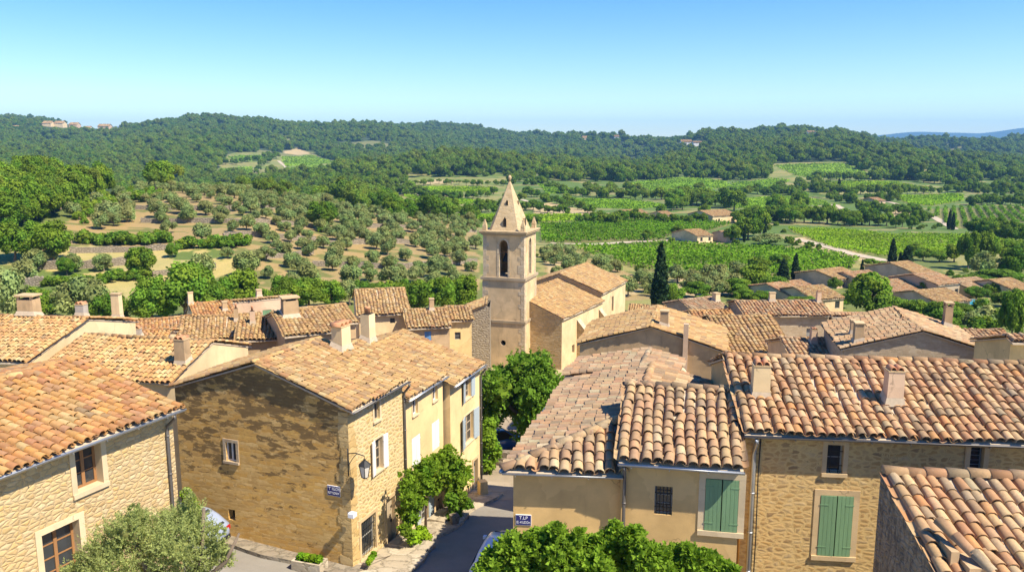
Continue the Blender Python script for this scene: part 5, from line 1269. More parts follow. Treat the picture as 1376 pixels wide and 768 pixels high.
for x, yb, h, k, w_, lb in ((1165, 432, 62, 'oak', 62, 'large round dark tree among the village houses on the right'), (1012, 392, 34, 'oak', 46, 'rounded dark tree right of the olive trees under the vineyard'), (1040, 402, 30, 'broad', 44, 'bright tree left of the grey gabled house'), (990, 398, 22, 'broad', 40, 'low bright tree above the ribbed village roofs'), (905, 418, 34, 'broad', 30, 'bright bush at the foot of the tall cypress'), (935, 400, 20, 'broad', 32, 'low green bush right of the tall cypress'),
   (1226, 440, 34, 'broad', 46, 'bright leafy tree left of the gardens behind the stone gable'), (1262, 444, 36, 'broad', 52, 'wide bright leafy tree in the garden behind the stone gable'), (1240, 400, 20, 'broad', 24, 'leafy tree in front of the low tiled bungalow'), (1330, 436, 24, 'grey_shrub', 44, 'yellowish bush beside the dark tree at the right edge'), (1320, 424, 20, 'dark_shrub', 26, 'small dark bush near the blue pool'), (1358, 460, 66, 'oak', 34, 'tall dark bushy tree at the right edge'), (1080, 424, 24, 'broad', 34, 'yellow green tree in front of the grey gabled house'),
   (1300, 362, 46, 'oak', 26, 'dark tree behind the pale house, left of a pair'), (1326, 360, 44, 'oak', 32, 'dark tree behind the pale house, right of a pair'), (1318, 376, 32, 'olive', 36, 'grey olive tree right of the pale house'), (1358, 378, 42, 'oak', 36, 'dark tree at the far right above the low bungalow'), (1340, 384, 20, 'broad', 60, 'light hedge-like tree by the low bungalow'), (1240, 350, 16, 'broad', 22, 'small bright tree right of the broad dark conifer'), (1262, 352, 14, 'broad', 22, 'small tree left of the dark pair behind the pale house'),
   (897+14, 321, 18, 'oak', 17, 'round dark tree alone between two vineyards'), (869, 323, 14, 'oak', 14, 'small round dark tree left of the lone farmhouse'), (1005, 322, 28, 'oak', 34, 'dark tree beside the lone farmhouse'), (985, 326, 22, 'oak', 24, 'dark tree in front of the ruined barn'), (1022, 318, 34, 'oak', 30, 'tall dark tree left of the pale farm track'), (1030, 330, 14, 'olive', 44, 'grey bushes left of the pale farm track'), (1060, 330, 12, 'oak', 12, 'small dark bush on the pale farm track'), (1100, 336, 8, 'oak', 8, 'tiny dark bush on the pale farm track'), (1088, 334, 9, 'oak', 12, 'tiny bush beside the pale farm track'), (1142, 304, 16, 'oak', 18, 'dark bush at the foot of the striped young vineyard')):
    tree_px(k, x, yb, h, lb, None, w_)
# hedges and tree lines between the valley fields: each tree a thing, far ones only a few pixels
LINES = [([(300,223),(345,217),(372,207)], 10, (6, 9), ['oak'], 'dark tree between the green fields of the far hillside farm'), ([(285,242),(340,242),(380,240),(458,233)], 18, (6, 10), ['oak', 'pine'], 'dark tree in the line below the far hillside farm'), ([(343,237),(352,222),(374,213)], 7, (6, 9), ['oak'], 'dark tree left of the far hillside farmhouses'), ([(524,262),(560,263),(620,269),(668,263)], 16, (7, 12), ['oak', 'broad'], 'dark tree on the bank between the two terrace vineyards'), ([(526,249),(600,249),(680,250)], 16, (6, 10), ['oak', 'pine'], 'dark tree along the top of the terrace vineyards'), ([(704,262),(740,272),(800,287)], 14, (7, 12), ['oak', 'broad'], 'dark tree on the bank right of the spire'), ([(640,278),(700,281),(760,290)], 12, (9, 14), ['oak'], 'dark tree in the belt behind the spire tip'),
 ([(640,300),(700,302),(730,300)], 8, (8, 14), ['oak', 'broad'], 'dark bushy tree in the line behind the spire base'), ([(775,300),(800,302),(830,300),(868,296)], 10, (10, 17), ['oak', 'broad'], 'dark tree in the hedge above the first vineyard'),
 ([(870,296),(890,300),(950,300)], 8, (8, 15), ['oak'], 'dark tree near the low farm sheds'), ([(735,258),(780,264),(830,266),(880,268),(930,268)], 22, (9, 16), ['oak', 'pine'], 'dark tree in the long tree line above the bright meadow strip'), ([(900,285),(930,276),(970,276),(990,284)], 14, (14, 26), ['oak', 'broad'], 'dark tree in the small wood beside the ruined barn'),
 ([(985,300),(1030,296),(1080,300),(1130,302),(1180,304),(1230,308)], 22, (14, 24), ['oak', 'broad', 'oak'], 'dark tree in the belt above the bright vineyard by the track'), ([(985,262),(1040,262),(1095,258),(1130,258)], 16, (8, 15), ['oak'], 'dark tree in the hedge across the middle of the valley'), ([(1110,258),(1150,262),(1200,262),(1260,260),(1300,258)], 18, (8, 15), ['oak'], 'dark tree along the long light green field'),
 ([(1085,244),(1110,240),(1150,244),(1190,242),(1230,240)], 16, (8, 13), ['oak'], 'dark tree below the large smooth green field'), ([(1230,244),(1270,248),(1300,256),(1340,258),(1376,258)], 20, (8, 14), ['oak'], 'dark tree in the right hand valley belt'), ([(1150,285),(1180,288),(1230,288),(1250,296)], 14, (10, 18), ['oak', 'broad'], 'dark tree left of the striped vineyard slope'), ([(1300,275),(1330,276),(1376,276)], 10, (8, 15), ['oak'], 'dark tree above the striped vineyard slope'),
 ([(1310,318),(1340,322),(1376,328)], 9, (18, 28), ['oak'], 'dark tree at the narrow end of the light vineyard'), ([(520,292),(560,284),(600,286)], 9, (10, 18), ['oak', 'pine'], 'dark tree on the slope left of the terrace vineyards'), ([(610,287),(640,286),(680,287)], 7, (10, 14), ['oak'], 'dark tree in the short line above the strip vineyard'), ([(470,270),(520,262),(560,262),(600,278)], 14, (10, 16), ['oak', 'pine'], 'dark tree in the hollow behind the grove'),
 ([(1075,282),(1060,300),(1040,285)], 9, (14, 24), ['broad', 'oak'], 'rounded tree left of the striped young vineyard')]
for pl, n, hr, ks, lb in LINES:
    pl = np.array(pl, float); seg = np.r_[0, np.cumsum(np.hypot(*np.diff(pl, axis=0).T))]
    for i in range(n):
        s_ = (i+.3+.4*rw.random())/n*seg[-1]; x = np.interp(s_, seg, pl[:, 0]); y = np.interp(s_, seg, pl[:, 1])
        h_ = rw.uniform(*hr); tree_px(ks[rw.integers(len(ks))], x, y+rw.normal(0, 1.0), h_, lb, lb.replace('dark tree', 'trees').replace('dark bushy tree', 'trees'), h_*rw.uniform(.9, 1.35))
gard = [(1055,398,16,'broad',20),(1098,380,12,'dark_shrub',20),(1112,372,10,'oak',16),(1145,376,12,'broad',20),(1185,366,14,'oak',22),(1218,392,13,'dark_shrub',26),(1232,398,14,'broad',22),(1246,386,10,'dark_shrub',18),(1290,386,16,'oak',20),(1300,392,14,'dark_shrub',34),(1312,402,16,'broad',30),(1336,398,18,'oak',26),(1348,412,18,'broad',30),(1366,414,24,'oak',30),(1290,424,16,'broad',30),(1300,440,20,'olive',30),(1272,412,14,'broad',26),(1205,424,24,'broad',34),(1190,440,28,'broad',30),(1244,430,22,'broad',32),(1320,448,22,'dark_shrub',40),(1345,436,20,'broad',34),(1280,450,20,'broad',32),(1000,406,16,'broad',28),(968,398,18,'olive',28),(948,410,14,'broad',26),(1022,410,18,'broad',30),(1066,416,16,'broad',28),(1090,412,12,'dark_shrub',26),(1130,414,18,'broad',26),(1372,350,26,'oak',30),(1348,352,30,'oak',30),(1282,352,22,'oak',24),(1305,340,16,'broad',24),(1228,344,16,'oak',20),(1180,372,12,'broad',18),(1046,360,18,'broad',26),(1020,366,20,'oak',30),(990,372,18,'olive',26),(1110,352,8,'dark_shrub',16),(1136,360,8,'dark_shrub',16),(1170,356,8,'broad',18)]
gl = {'broad': 'bright garden tree among the houses and hedges right of the church', 'oak': 'dark garden tree among the houses and hedges right of the church', 'olive': 'grey green garden olive among the houses right of the church', 'dark_shrub': 'dark garden shrub among the houses right of the church'}
for x, yb, h_, k, w_ in gard: tree_px(k, x, yb, h_, gl[k], 'garden plants of the lower village', w_)
# hedges on the dry terraces
for pl, n, hr, lb in (([(108,326),(150,328),(190,328),(226,326)], 11, (11, 16), 'dark shrub in the hedge under the olive grove'), ([(240,334),(290,332),(330,330)], 8, (10, 15), 'shrub in the row left of the middle grove terrace'), ([(60,384),(110,382),(150,378),(200,372)], 12, (10, 14), 'shrub in the long hedge across the dry terraces'), ([(30,394),(60,402),(100,402)], 6, (9, 13), 'shrub in the lowest hedge left of the terraces'), ([(560,390),(520,396),(480,396),(640,396)], 7, (14, 20), 'shrub at the foot of the grove left of the tower')):
    pl = np.array(pl, float); seg = np.r_[0, np.cumsum(np.hypot(*np.diff(pl, axis=0).T))]
    for i in range(n):
        s_ = (i+.5)/n*seg[-1]; h_ = rw.uniform(*hr); tree_px('shrub' if i % 3 else 'dark_shrub', np.interp(s_, seg, pl[:, 0]), np.interp(s_, seg, pl[:, 1])+rw.normal(0, .8), h_, lb, lb, h_*1.9)

# ------------------------------------------------------------------ far woods: one object of stuff per hillside
def scatter_stuff(name, P3, sc, label, srcs, cat='wood'):
    me = bpy.data.meshes.new(name); me.vertices.add(len(P3)); me.vertices.foreach_set('co', np.asarray(P3, np.float32).ravel())
    rg_ = np.random.default_rng(len(P3))
    for nm, ty_, v in (('sc', 'FLOAT', sc), ('rot', 'FLOAT', rg_.random(len(P3))*6.28), ('pick', 'INT', rg_.integers(0, len(srcs), len(P3)))):
        a = me.attributes.new(nm, ty_, 'POINT'); a.data.foreach_set('value', np.asarray(v, np.float32 if ty_ == 'FLOAT' else np.int32))
    o = tag(link(name, me), label, cat, None, 'stuff')
    g = bpy.data.node_groups.new(name+'_scatter', 'GeometryNodeTree')
    g.interface.new_socket('Geometry', in_out='INPUT', socket_type='NodeSocketGeometry'); g.interface.new_socket('Geometry', in_out='OUTPUT', socket_type='NodeSocketGeometry')
    nd = g.nodes; gi = nd.new('NodeGroupInput'); go = nd.new('NodeGroupOutput'); inst = nd.new('GeometryNodeInstanceOnPoints'); jn = nd.new('GeometryNodeJoinGeometry')
    for s_ in srcs:
        oi = nd.new('GeometryNodeObjectInfo'); oi.inputs['Object'].default_value = s_; oi.inputs['As Instance'].default_value = True; oi.transform_space = 'ORIGINAL'
        g.links.new(oi.outputs['Geometry'], jn.inputs[0])
    def at(n_, t_):
        q = nd.new('GeometryNodeInputNamedAttribute'); q.data_type = t_; q.inputs[0].default_value = n_; return q.outputs[0]
    cx = nd.new('ShaderNodeCombineXYZ'); g.links.new(at('rot', 'FLOAT'), cx.inputs[2])
    g.links.new(gi.outputs[0], inst.inputs['Points']); g.links.new(jn.outputs[0], inst.inputs['Instance']); inst.inputs['Pick Instance'].default_value = True
    g.links.new(at('pick', 'INT'), inst.inputs['Instance Index']); g.links.new(cx.outputs[0], inst.inputs['Rotation']); g.links.new(at('sc', 'FLOAT'), inst.inputs['Scale'])
    g.links.new(inst.outputs[0], go.inputs[0])
    md = o.modifiers.new('scatter', 'NODES'); md.node_group = g
    return o
def first_crowns(key, n=4):
    ms = [k[0] for k in PROTO[key]]; out = []
    for o in COL.objects:
        if o.type == 'MESH' and o.data in ms and o.data not in [q.data for q in out]: out.append(o)
        if len(out) >= n: break
    return out
SRC = first_crowns('oak', 4)+first_crowns('pine', 2)
def woods(name, cond, dens, hrange, label, yr, ur, clear=0.05, seed=1):
    """trees at an even density over part of the land"""
    rg_ = np.random.default_rng(seed); y0, y1 = yr; area = .5*(y1*y1-y0*y0)*(ur[1]-ur[0]); n = int(area*dens)
    y = np.sqrt(rg_.uniform(y0*y0, y1*y1, n)); u = rg_.uniform(*ur, n); Q = np.stack([u*y, y], 1)
    m = ~in_fields(Q, clear)
    for w in SOIL_W+CLEAR_W+VILLA_W: m &= ~inpoly(Q, w)
    for w in GROVE: m &= ~inpoly(Q, w)
    m &= cond(u, y, Q); Q = Q[m]; z = ground(Q[:, 0], Q[:, 1])
    h = rg_.uniform(*hrange, len(Q)); 
    return scatter_stuff(name, np.stack([Q[:, 0], Q[:, 1], z-.6-h*.12], 1), h/7.9*(.9+.3*rg_.random(len(Q))), label, SRC)
if rest_olives:
    Q = np.array([q for _, q in rest_olives]); OS = first_crowns('olive', 5)
    scatter_stuff('olive_grove', np.stack([Q[:, 0], Q[:, 1], ground(Q[:, 0], Q[:, 1])-.05], 1), (.55+.45*rngo.random(len(Q))), 'farthest rows of the olive grove under the crest wood', OS, 'olive grove')
px2u = lambda x: (x-CX)/FPX/.972
clr = lambda Q, s=60, t=.0: fbm(Q[:, 0]/s, Q[:, 1]/s, 3) > t
woods('far_wood', lambda u, y, Q: clr(Q, 90, -.34), .0066, (5, 15), 'dense wood covering the farthest hills across the whole horizon', (1250, 2750), (-.72, .72), seed=3)
woods('hill_wood', lambda u, y, Q: clr(Q, 90, -.34), .0085, (5, 13), 'wood on the nearer wooded hill right of centre, below the white house', (660, 1250), (px2u(840), .74), seed=4)
woods('knoll_wood', lambda u, y, Q: clr(Q, 90, -.36), .0105, (5, 13), 'dark wood on the rounded knoll behind the spire', (640, 1250), (px2u(330), px2u(840)), seed=5)
woods('hillside_wood', lambda u, y, Q: clr(Q, 90, -.36), .0080, (5, 14), 'wood on the slopes behind the left ridge', (420, 1250), (-.74, px2u(330)), seed=6)
woods('hollow_wood', lambda u, y, Q: clr(Q, 40, -.25) & (u < px2u(600)), .012, (6, 10), 'thick wood in the hollow behind the olive grove', (272, 640), (px2u(330), px2u(600)), seed=7)
woods('valley_scrub', lambda u, y, Q: clr(Q, 45, .05), .0065, (3, 7), 'scattered scrub between the valley fields', (300, 760), (px2u(600), .74), clear=.1, seed=8)
woods('grove_scrub', lambda u, y, Q: clr(Q, 14, .1) & (y > 112), .012, (1.0, 2.4), 'low scrub on the rough ground around groves and terraces', (112, 330), (-.74, .74), clear=.05, seed=9)

# ------------------------------------------------------------------ vines and crops
def vines(i):
    poly, sp0, ang, size, key, label = FIELDS[i]; w = FIELD_W[i]; rg_ = np.random.default_rng(40+i)
    dist = w[:, 1].mean(); a = R(ang); d = np.array((cos(a), sin(a))); nrm = np.array((-sin(a), cos(a)))
    c = w[:, :2].mean(0); L_ = np.hypot(*(w[:, :2]-c).T).max(); far_ = max(1.0, dist/260)
    spc = sp0 if dist < 600 else sp0*1.4; step = .42*far_
    rws = np.arange(-L_, L_, spc); al = np.arange(-L_, L_, step)
    A_, B_ = np.meshgrid(al, rws); A_ = A_+rg_.normal(0, step*.3, A_.shape); Q = c+A_.reshape(-1, 1)*d+B_.reshape(-1, 1)*nrm
    Q = Q[inpoly(Q, w)]; Q = Q[fbm(Q[:, 0]/5, Q[:, 1]/5, 3) > -.5]
    k = 4 if dist < 300 else 3
    if key == 'meadow': k = 2
    Q = np.repeat(Q, k, 0); N = len(Q); z = ground(Q[:, 0], Q[:, 1])
    hmax = {'vine': 1.5, 'vine_light': 1.15, 'meadow': .5}[key]; wid = {'vine': .34, 'vine_light': .32, 'meadow': spc*.5}[key]
    off = rg_.normal(0, wid, N); hh = rg_.uniform(.25, 1, N)*hmax
    pos = np.stack([Q[:, 0]+nrm[0]*off, Q[:, 1]+nrm[1]*off, z+hh], 1)
    s = size*.52*far_**.8*(.7+.6*rg_.random((N, 1)))
    nr = rg_.standard_normal((N, 3))*.6; nr[:, 2] += .9; nr[:, :2] += (nrm*np.sign(off)[:, None])*.5; nr /= np.linalg.norm(nr, axis=1)[:, None]
    a1 = np.cross(nr, rg_.standard_normal((N, 3))); a1 /= np.linalg.norm(a1, axis=1)[:, None]; b1 = np.cross(nr, a1)
    a1 *= s*.5; b1 *= s*.5
    V = np.stack([pos-a1-b1*.7, pos+a1*.3-b1, pos+a1+b1*.6, pos-a1*.4+b1], 1).reshape(-1, 3)
    t = (1+.35*(rg_.random((N, 1))-.5))*(1+.5*fbm(pos[:, 0]/18, pos[:, 1]/18, 3))[:, None]*np.ones((1, 3)); T = np.repeat(t, 4, 0)
    nm = 'meadow' if key == 'meadow' else 'vineyard'
    tag(link(nm, np_mesh(nm, V, np.arange(N*4).reshape(-1, 4), M[key], tint=T)), label, 'field' if key == 'meadow' else 'vineyard', None, 'stuff')
for i in range(len(FIELDS)): vines(i)
# ------------------------------------------------------------------ street and pavements
t = NT('asphalt'); g_ = t.geo(); n1 = t.noise(g_, 1.2, 6, .65); n2 = t.noise(g_, 30, 4, .7); n3 = t.noise(g_, .35, 4, .6)
c = t.mix(n1, (.22, .20, .165), (.33, .30, .25)); c = t.mix(t.math('MULTIPLY', t.ramp(n3, [(.45, 0), (.6, 1)]), .5), c, (.22, .19, .15)); c = t.mix(t.math('MULTIPLY', n2, .35), c, (.05, .05, .05))
M['asphalt'] = t.done(t.principled(c, .9, t.bump(n2, .3, .01)))
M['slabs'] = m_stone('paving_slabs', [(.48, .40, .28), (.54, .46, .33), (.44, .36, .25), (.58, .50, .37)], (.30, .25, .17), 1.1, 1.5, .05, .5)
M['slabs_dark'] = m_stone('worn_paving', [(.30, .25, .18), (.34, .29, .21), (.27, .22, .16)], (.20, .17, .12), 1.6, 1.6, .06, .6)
FD = np.array((.364, .931)); FN = np.array((.931, -.364)); F0 = np.array((-5.93, 28.71))
def fac(s, n, dz=0.0):
    p = F0+FD*s+FN*n; return (p[0], p[1], float(village(p[0], p[1]))+dz)
def on_facade(x, y, n):
    r = ray(x, y); tt_ = np.dot(F0+FN*n-CAMP[:2], FN)/np.dot(r[:2], FN); return CAMP+r*tt_
def sheet(name, x0, x1, y0, y1, step, mat, inside, dz):
    mb = MB(); xs = np.arange(x0, x1, step); ys = np.arange(y0, y1, step)
    for x in xs:
        for y in ys:
            if not inside(x+step/2, y+step/2): continue
            mb.face([(a, b, float(village(a, b))+dz) for a, b in ((x, y), (x+step, y), (x+step, y+step), (x, y+step))], mat, [(x, y), (x+step, y), (x+step, y+step), (x, y+step)])
    return tag(mb.build(name), kind='structure')
def inroad(x, y):
    q = np.array((x, y))-F0; n_ = np.dot(q, FN); s_ = np.dot(q, FD)
    return (y < 31 and s_ < 12) or (n_ > .8 and s_ < 12.2) 
sheet('street', -26, 12, 10, 44, 1.0, M['asphalt'], inroad, 0.0)
sheet('square', -8, 6, 38, 62, 1.0, m_plaster('pale_gravel', (.34, .27, .18), stain_amt=.3), lambda x, y: np.dot(np.array((x, y))-F0, FD) > 10.8, .006)
def strip(name, pts, h, mat, skirt=.3):
    """pts: list of (inner xy, outer xy)"""
    mb = MB(); v = lambda p, d: (p[0], p[1], float(village(p[0], p[1]))+d); d0 = 0
    for (a, b), (c, d) in zip(pts[:-1], pts[1:]):
        l = float(np.hypot(c[0]-a[0], c[1]-a[1])); w_ = float(np.hypot(b[0]-a[0], b[1]-a[1]))
        mb.face([v(a, h), v(b, h), v(d, h), v(c, h)], mat, [(0, d0), (w_, d0), (w_, d0+l), (0, d0+l)])
        mb.face([v(b, -skirt), v(d, -skirt), v(d, h), v(b, h)], mat, [(d0, 0), (d0+l, 0), (d0+l, .4), (d0, .4)]); d0 += l
    for a, b in (pts[0], pts[-1]): mb.face([v(a, -skirt), v(b, -skirt), v(b, h), v(a, h)], mat)
    return tag(mb.build(name), kind='structure')
wv = np.random.default_rng(2)
strip('pavement', [(fac(s, -.35)[:2], fac(s, 1.25+.2*sin(s*1.3)+(.5 if s < 3 else 0))[:2]) for s in np.arange(-.6, 12.2, .8)], .14, M['slabs'])
gd = np.array((-.934, .356)); gn = np.array((-.356, -.934)); g0 = np.array((-5.93, 28.71))
strip('pavement', [(tuple(g0+gd*s-gn*.35), tuple(g0+gd*s+gn*(.75+.1*sin(s*2)))) for s in np.arange(-.2, 8.6, .8)][::-1], .16, M['slabs_dark'])
# stone steps before the end house doors
for i, (s, n, l, w_, h_) in enumerate(((3.35, .25, 1.5, .9, .32), (2.6, 1.1, 1.6, 1.0, .2), (6.6, .3, 1.1, .8, .3))):
    mb = MB(); c = fac(s, n); a = atan2(FD[1], FD[0]); o = empty('stone_step', c, a); tag(o, ('broad stone step under the wooden door of the end house', 'large flat stone slab in front of the barred window step', 'small stone step beside the vine')[i], 'step')
    mb.box(-l/2, l/2, -w_/2, w_/2, -.3, h_, M['slabs']); mb.build('slab', o)

# low garden wall at the end of the street
def dry_wall(pts3, h, th, label, name='dry_stone_wall', mat='dry_wall'):
    mb = MB(); P_ = [np.array(p, float) for p in pts3]; d0 = 0; rg_ = random.Random(len(label))
    hs = [h*rg_.uniform(.85, 1.12) for _ in P_]
    for i in range(len(P_)-1):
        a, b = P_[i], P_[i+1]; d = (b-a)[:2]; l = np.hypot(*d); nn = np.array((-d[1], d[0], 0))/l*th/2; za, zb_ = (0, 0, hs[i]), (0, 0, hs[i+1]); lo = (0, 0, -.5)
        uvs = [(d0, 0), (d0+l, 0), (d0+l, h), (d0, h)]
        mb.face([a-nn+lo, b-nn+lo, b-nn+zb_, a-nn+za], M[mat], uvs); mb.face([b+nn+lo, a+nn+lo, a+nn+za, b+nn+zb_], M[mat], uvs)
        mb.face([a-nn+za, b-nn+zb_, b+nn+zb_, a+nn+za], M[mat], [(d0, 0), (d0+l, 0), (d0+l, th), (d0, th)]); d0 += l
    for k, q in ((0, 1), (-1, -2)):
        a = P_[k]; d = (P_[q]-a)[:2]; nn = np.array((-d[1], d[0], 0))/np.hypot(*d)*th/2
        mb.face([a-nn-(0, 0, .5), a+nn-(0, 0, .5), a+nn+(0, 0, hs[k]), a-nn+(0, 0, hs[k])], M[mat])
    return tag(mb.build(name), label, 'wall')
gz = lambda x, y: (x, y, float(village(x, y)))
dry_wall([gz(-3.2, 45.2), gz(-1.6, 45.0), gz(0, 44.6), gz(1.6, 44.2), gz(3.2, 43.9)], .9, .45, 'low rough stone wall across the end of the street below the plane tree')
def land_line(poly, n):
    pl = hits(poly)[:, :2]; seg = np.r_[0, np.cumsum(np.hypot(*np.diff(pl, axis=0).T))]; s_ = np.linspace(0, seg[-1], n); x = np.interp(s_, seg, pl[:, 0]); y = np.interp(s_, seg, pl[:, 1])
    return [(a, b, float(ground(a, b))) for a, b in zip(x, y)]
for poly, h_, lb in (([(94,340),(150,339),(236,335)], 1.0, 'upper dry stone terrace wall below the olive grove hedge'), ([(46,362),(110,361),(174,355)], 1.3, 'middle dry stone terrace wall in the dry grass on the left'), ([(26,384),(60,383)], 1.3, 'short dry stone wall end at the left of the lowest terrace'), ([(330,350),(380,346),(420,341)], .9, 'low terrace wall beside the olives in mid slope'), ([(205,372),(245,366),(290,360)], .9, 'low terrace wall behind the upright dark tree')):
    dry_wall(land_line(poly, 14), h_, .6, lb)
for poly, lb in (([(176,281),(300,283),(400,284)],'top terrace wall just under the crest wood'),([(190,299),(330,300),(420,306)],'second terrace wall among the upper olives'),([(430,330),(540,327),(640,331)],'terrace wall in mid grove towards the bell tower'),([(300,319),(380,321),(424,324)],'terrace wall left of the lone big dark tree'),([(420,357),(540,361),(640,353)],'lowest terrace wall among the olives by the tower'),([(480,306),(560,308),(640,312)],'upper terrace wall among the olives left of the spire')):
    dry_wall(land_line(poly, 18), 1.0, .7, lb)
# farm tracks
def track(poly, w_, n=40, name='path'):
    L_ = land_line(poly, n); mb = MB()
    for a, b in zip(L_[:-1], L_[1:]):
        d = np.array(b[:2])-np.array(a[:2]); nn = np.array((-d[1], d[0]))/np.hypot(*d)*w_/2
        q = [(p[0]+s*nn[0], p[1]+s*nn[1]) for p, s in ((a, 1), (a, -1), (b, -1), (b, 1))]
        mb.face([(x, y, float(ground(x, y))+.12) for x, y in q], M['track'], [(x, y) for x, y in q])
    return tag(mb.build(name), kind='structure')
M['track'] = m_plaster('dusty_track', (.46, .38, .27), stain=(.3, .3, .12), stain_amt=.3)
track([(1070,321),(1100,328),(1140,340),(1192,351)], 3.6, 60); track([(700,268),(735,278),(760,284)], 3, 30); track([(1120,275),(1135,282),(1148,292)], 3.5, 30); track([(740,327),(800,329),(880,324),(950,321),(1000,322)], 3.0, 50); track([(1250,290),(1270,300),(1282,308)], 3, 20); track([(560,262),(600,270),(680,278)], 3, 30); track([(1186,270),(1230,282),(1246,292)], 3, 24); track([(374,216),(384,224),(386,232)], 4, 20)

# ------------------------------------------------------------------ street furniture
def plate(h, side, q, lines, label):
    r = h.rect(side, *q); T = h.T(side); u0, u1, v0, v1 = r
    ctr = h.l2w(np.array(T((u0+u1)/2, (v0+v1)/2, .0))); a, b = np.array(h.sides[side][0]), np.array(h.sides[side][1]); d = (b-a)/np.linalg.norm(b-a)
    ang = h.ang+atan2(d[1], d[0]); o = empty('street_sign', ctr, ang); tag(o, label, 'street sign'); W, H = (u1-u0)/2, (v1-v0)/2
    mb = MB(); mb.box(-W, W, -.03, .0, -H, H, M['enamel_white']); mb.build('border', o)
    mb = MB(); mb.box(-W*.95, W*.95, -.038, -.031, -H*.92, H*.92, M['enamel_blue']); mb.build('panel', o)
    for i, (tx, sz, z) in enumerate(lines):
        cu = bpy.data.curves.new('lettering', 'FONT'); cu.body = tx; cu.size = sz*H; cu.align_x = 'CENTER'; cu.align_y = 'CENTER'; cu.extrude = .002
        tmp = bpy.data.objects.new('tmp', cu); COL.objects.link(tmp); bpy.context.view_layer.update(); me = bpy.data.meshes.new_from_object(tmp.evaluated_get(bpy.context.evaluated_depsgraph_get()))
        bpy.data.objects.remove(tmp); me.materials.clear(); me.materials.append(M['enamel_white']); vx = np.zeros(len(me.vertices)*3, np.float32); me.vertices.foreach_get('co', vx); wd_ = np.ptp(vx[0::3]); fx_ = min(1.0, 1.72*W/max(wd_, .01)); vx[0::3] *= fx_; me.vertices.foreach_set('co', vx); me.update(); q_ = bpy.data.objects.new('lettering', me); COL.objects.link(q_); q_.parent = o; q_.location = (0, -.041, z*H); q_.rotation_euler = (pi/2, 0, 0)
M['enamel_white'] = m_simple('white_enamel', (.72, .72, .74), .35); M['enamel_blue'] = m_simple('blue_enamel', (.018, .02, .12), .3)
plate(hB, 'left', (440.5, 457.5, 652, 665.5), (("'T IGDI", .85, .42), ('ROTTEONDR', .68, -.42)), 'dark blue street plate on the blackened gable wall near its corner')
hLw = House.__new__(House); e_ = wp[0]; f_ = wp[1]; hLw.P = e_[:2]; hLw.ang = atan2((f_-e_)[1], (f_-e_)[0]); hLw.zb = 0.0; hLw.sides = {'front': ((0, 0), (3.3, 0))}
plate(hLw, 'front', (693, 714, 690.5, 704.5), (('T.LP', .85, .42), ('EI. 41UDOm', .70, -.42)), 'dark blue street plate on the beige corner house')

M['lamp_glass'] = m_simple('frosted_lamp_glass', (.62, .58, .50), .25)
p0 = on_facade(467.5, 614, -.28); la = atan2(FN[1], FN[0])
o = tag(empty('wall_lantern', tuple(p0), la), 'black street lantern hanging from an iron arm on the end house corner', 'lantern')
mb = MB(); mb.tube([(0, 0, -.75), (0, 0, .35)], .022, M['iron'], 6); mb.tube([(0, 0, .15), (.35, 0, .22), (.72, 0, .16)], .02, M['iron'], 6); mb.tube([(0, 0, -.35), (.2, 0, -.02), (.4, 0, .2)], .014, M['iron'], 6); mb.tube([(.72, 0, .18), (.72, 0, -.02)], .012, M['iron'], 5); mb.build('bracket', o)
def frustum(mb, cx, cy, z0, z1, r0, r1, m, n=6, cap=True):
    a = [(cx+r0*cos(2*pi*k/n), cy+r0*sin(2*pi*k/n), z0) for k in range(n)]; b = [(cx+r1*cos(2*pi*k/n), cy+r1*sin(2*pi*k/n), z1) for k in range(n)]
    for k in range(n): mb.face([a[k], a[(k+1) % n], b[(k+1) % n], b[k]], m)
    if cap: mb.face(a[::-1], m); mb.face(b, m)
mb = MB(); frustum(mb, .72, 0, -.02, .03, .05, .05, M['iron']); frustum(mb, .72, 0, -.2, -.02, .26, .07, M['iron']); mb.build('cap', o)
mb = MB(); frustum(mb, .72, 0, -.66, -.2, .13, .22, M['lamp_glass']); lg = mb.build('glass', o)
mb = MB()
for k in range(6):
    t_ = 2*pi*k/6; mb.tube([(.72+.135*cos(t_), .135*sin(t_), -.67), (.72+.225*cos(t_), .225*sin(t_), -.2)], .014, M['iron'], 5)
frustum(mb, .72, 0, -.72, -.66, .08, .14, M['iron']); mb.build('cage', o)
p1 = on_facade(467, 690, -.28); o = tag(empty('wall_lamp', tuple(p1), la), 'small white flood lamp on the end house corner below the lantern', 'lamp')
mb = MB(); mb.tube([(0, 0, .05), (.16, -.03, .12)], .02, M['enamel_white'], 6); mb.build('arm', o); mb = MB(); mb.box(.1, .34, -.14, .12, -.07, .09, M['enamel_white']); mb.box(.12, .32, -.12, .10, -.09, -.071, M['lamp_glass']); mb.build('head', o)

# stone trough with plants
o = tag(empty('planter', gz(-7.75, 28.55), atan2(gd[1], gd[0])+.05), 'pale stone trough of yellow green plants at the foot of the blackened gable', 'planter')
mb = MB(); L2, W2, H2 = .62, .3, .46; ms = M['slabs']
mb.box(-L2, L2, -W2, -W2+.08, 0, H2, ms); mb.box(-L2, L2, W2-.08, W2, 0, H2, ms); mb.box(-L2, -L2+.08, -W2+.08, W2-.08, 0, H2, ms); mb.box(L2-.08, L2, -W2+.08, W2-.08, 0, H2, ms); mb.box(-L2+.08, L2-.08, -W2+.08, W2-.08, 0, H2-.08, M['dark_void']); mb.build('trough', o)
rgp = np.random.default_rng(5); V, F, T_ = leaf_cloud(rgp, [(x, 0, H2+.06, .17) for x in (-.4, -.15, .1, .35)], 120, .09, .4, upb=.6); link('foliage', np_mesh('foliage', V, F, M['vine_light'], tint=T_), o)

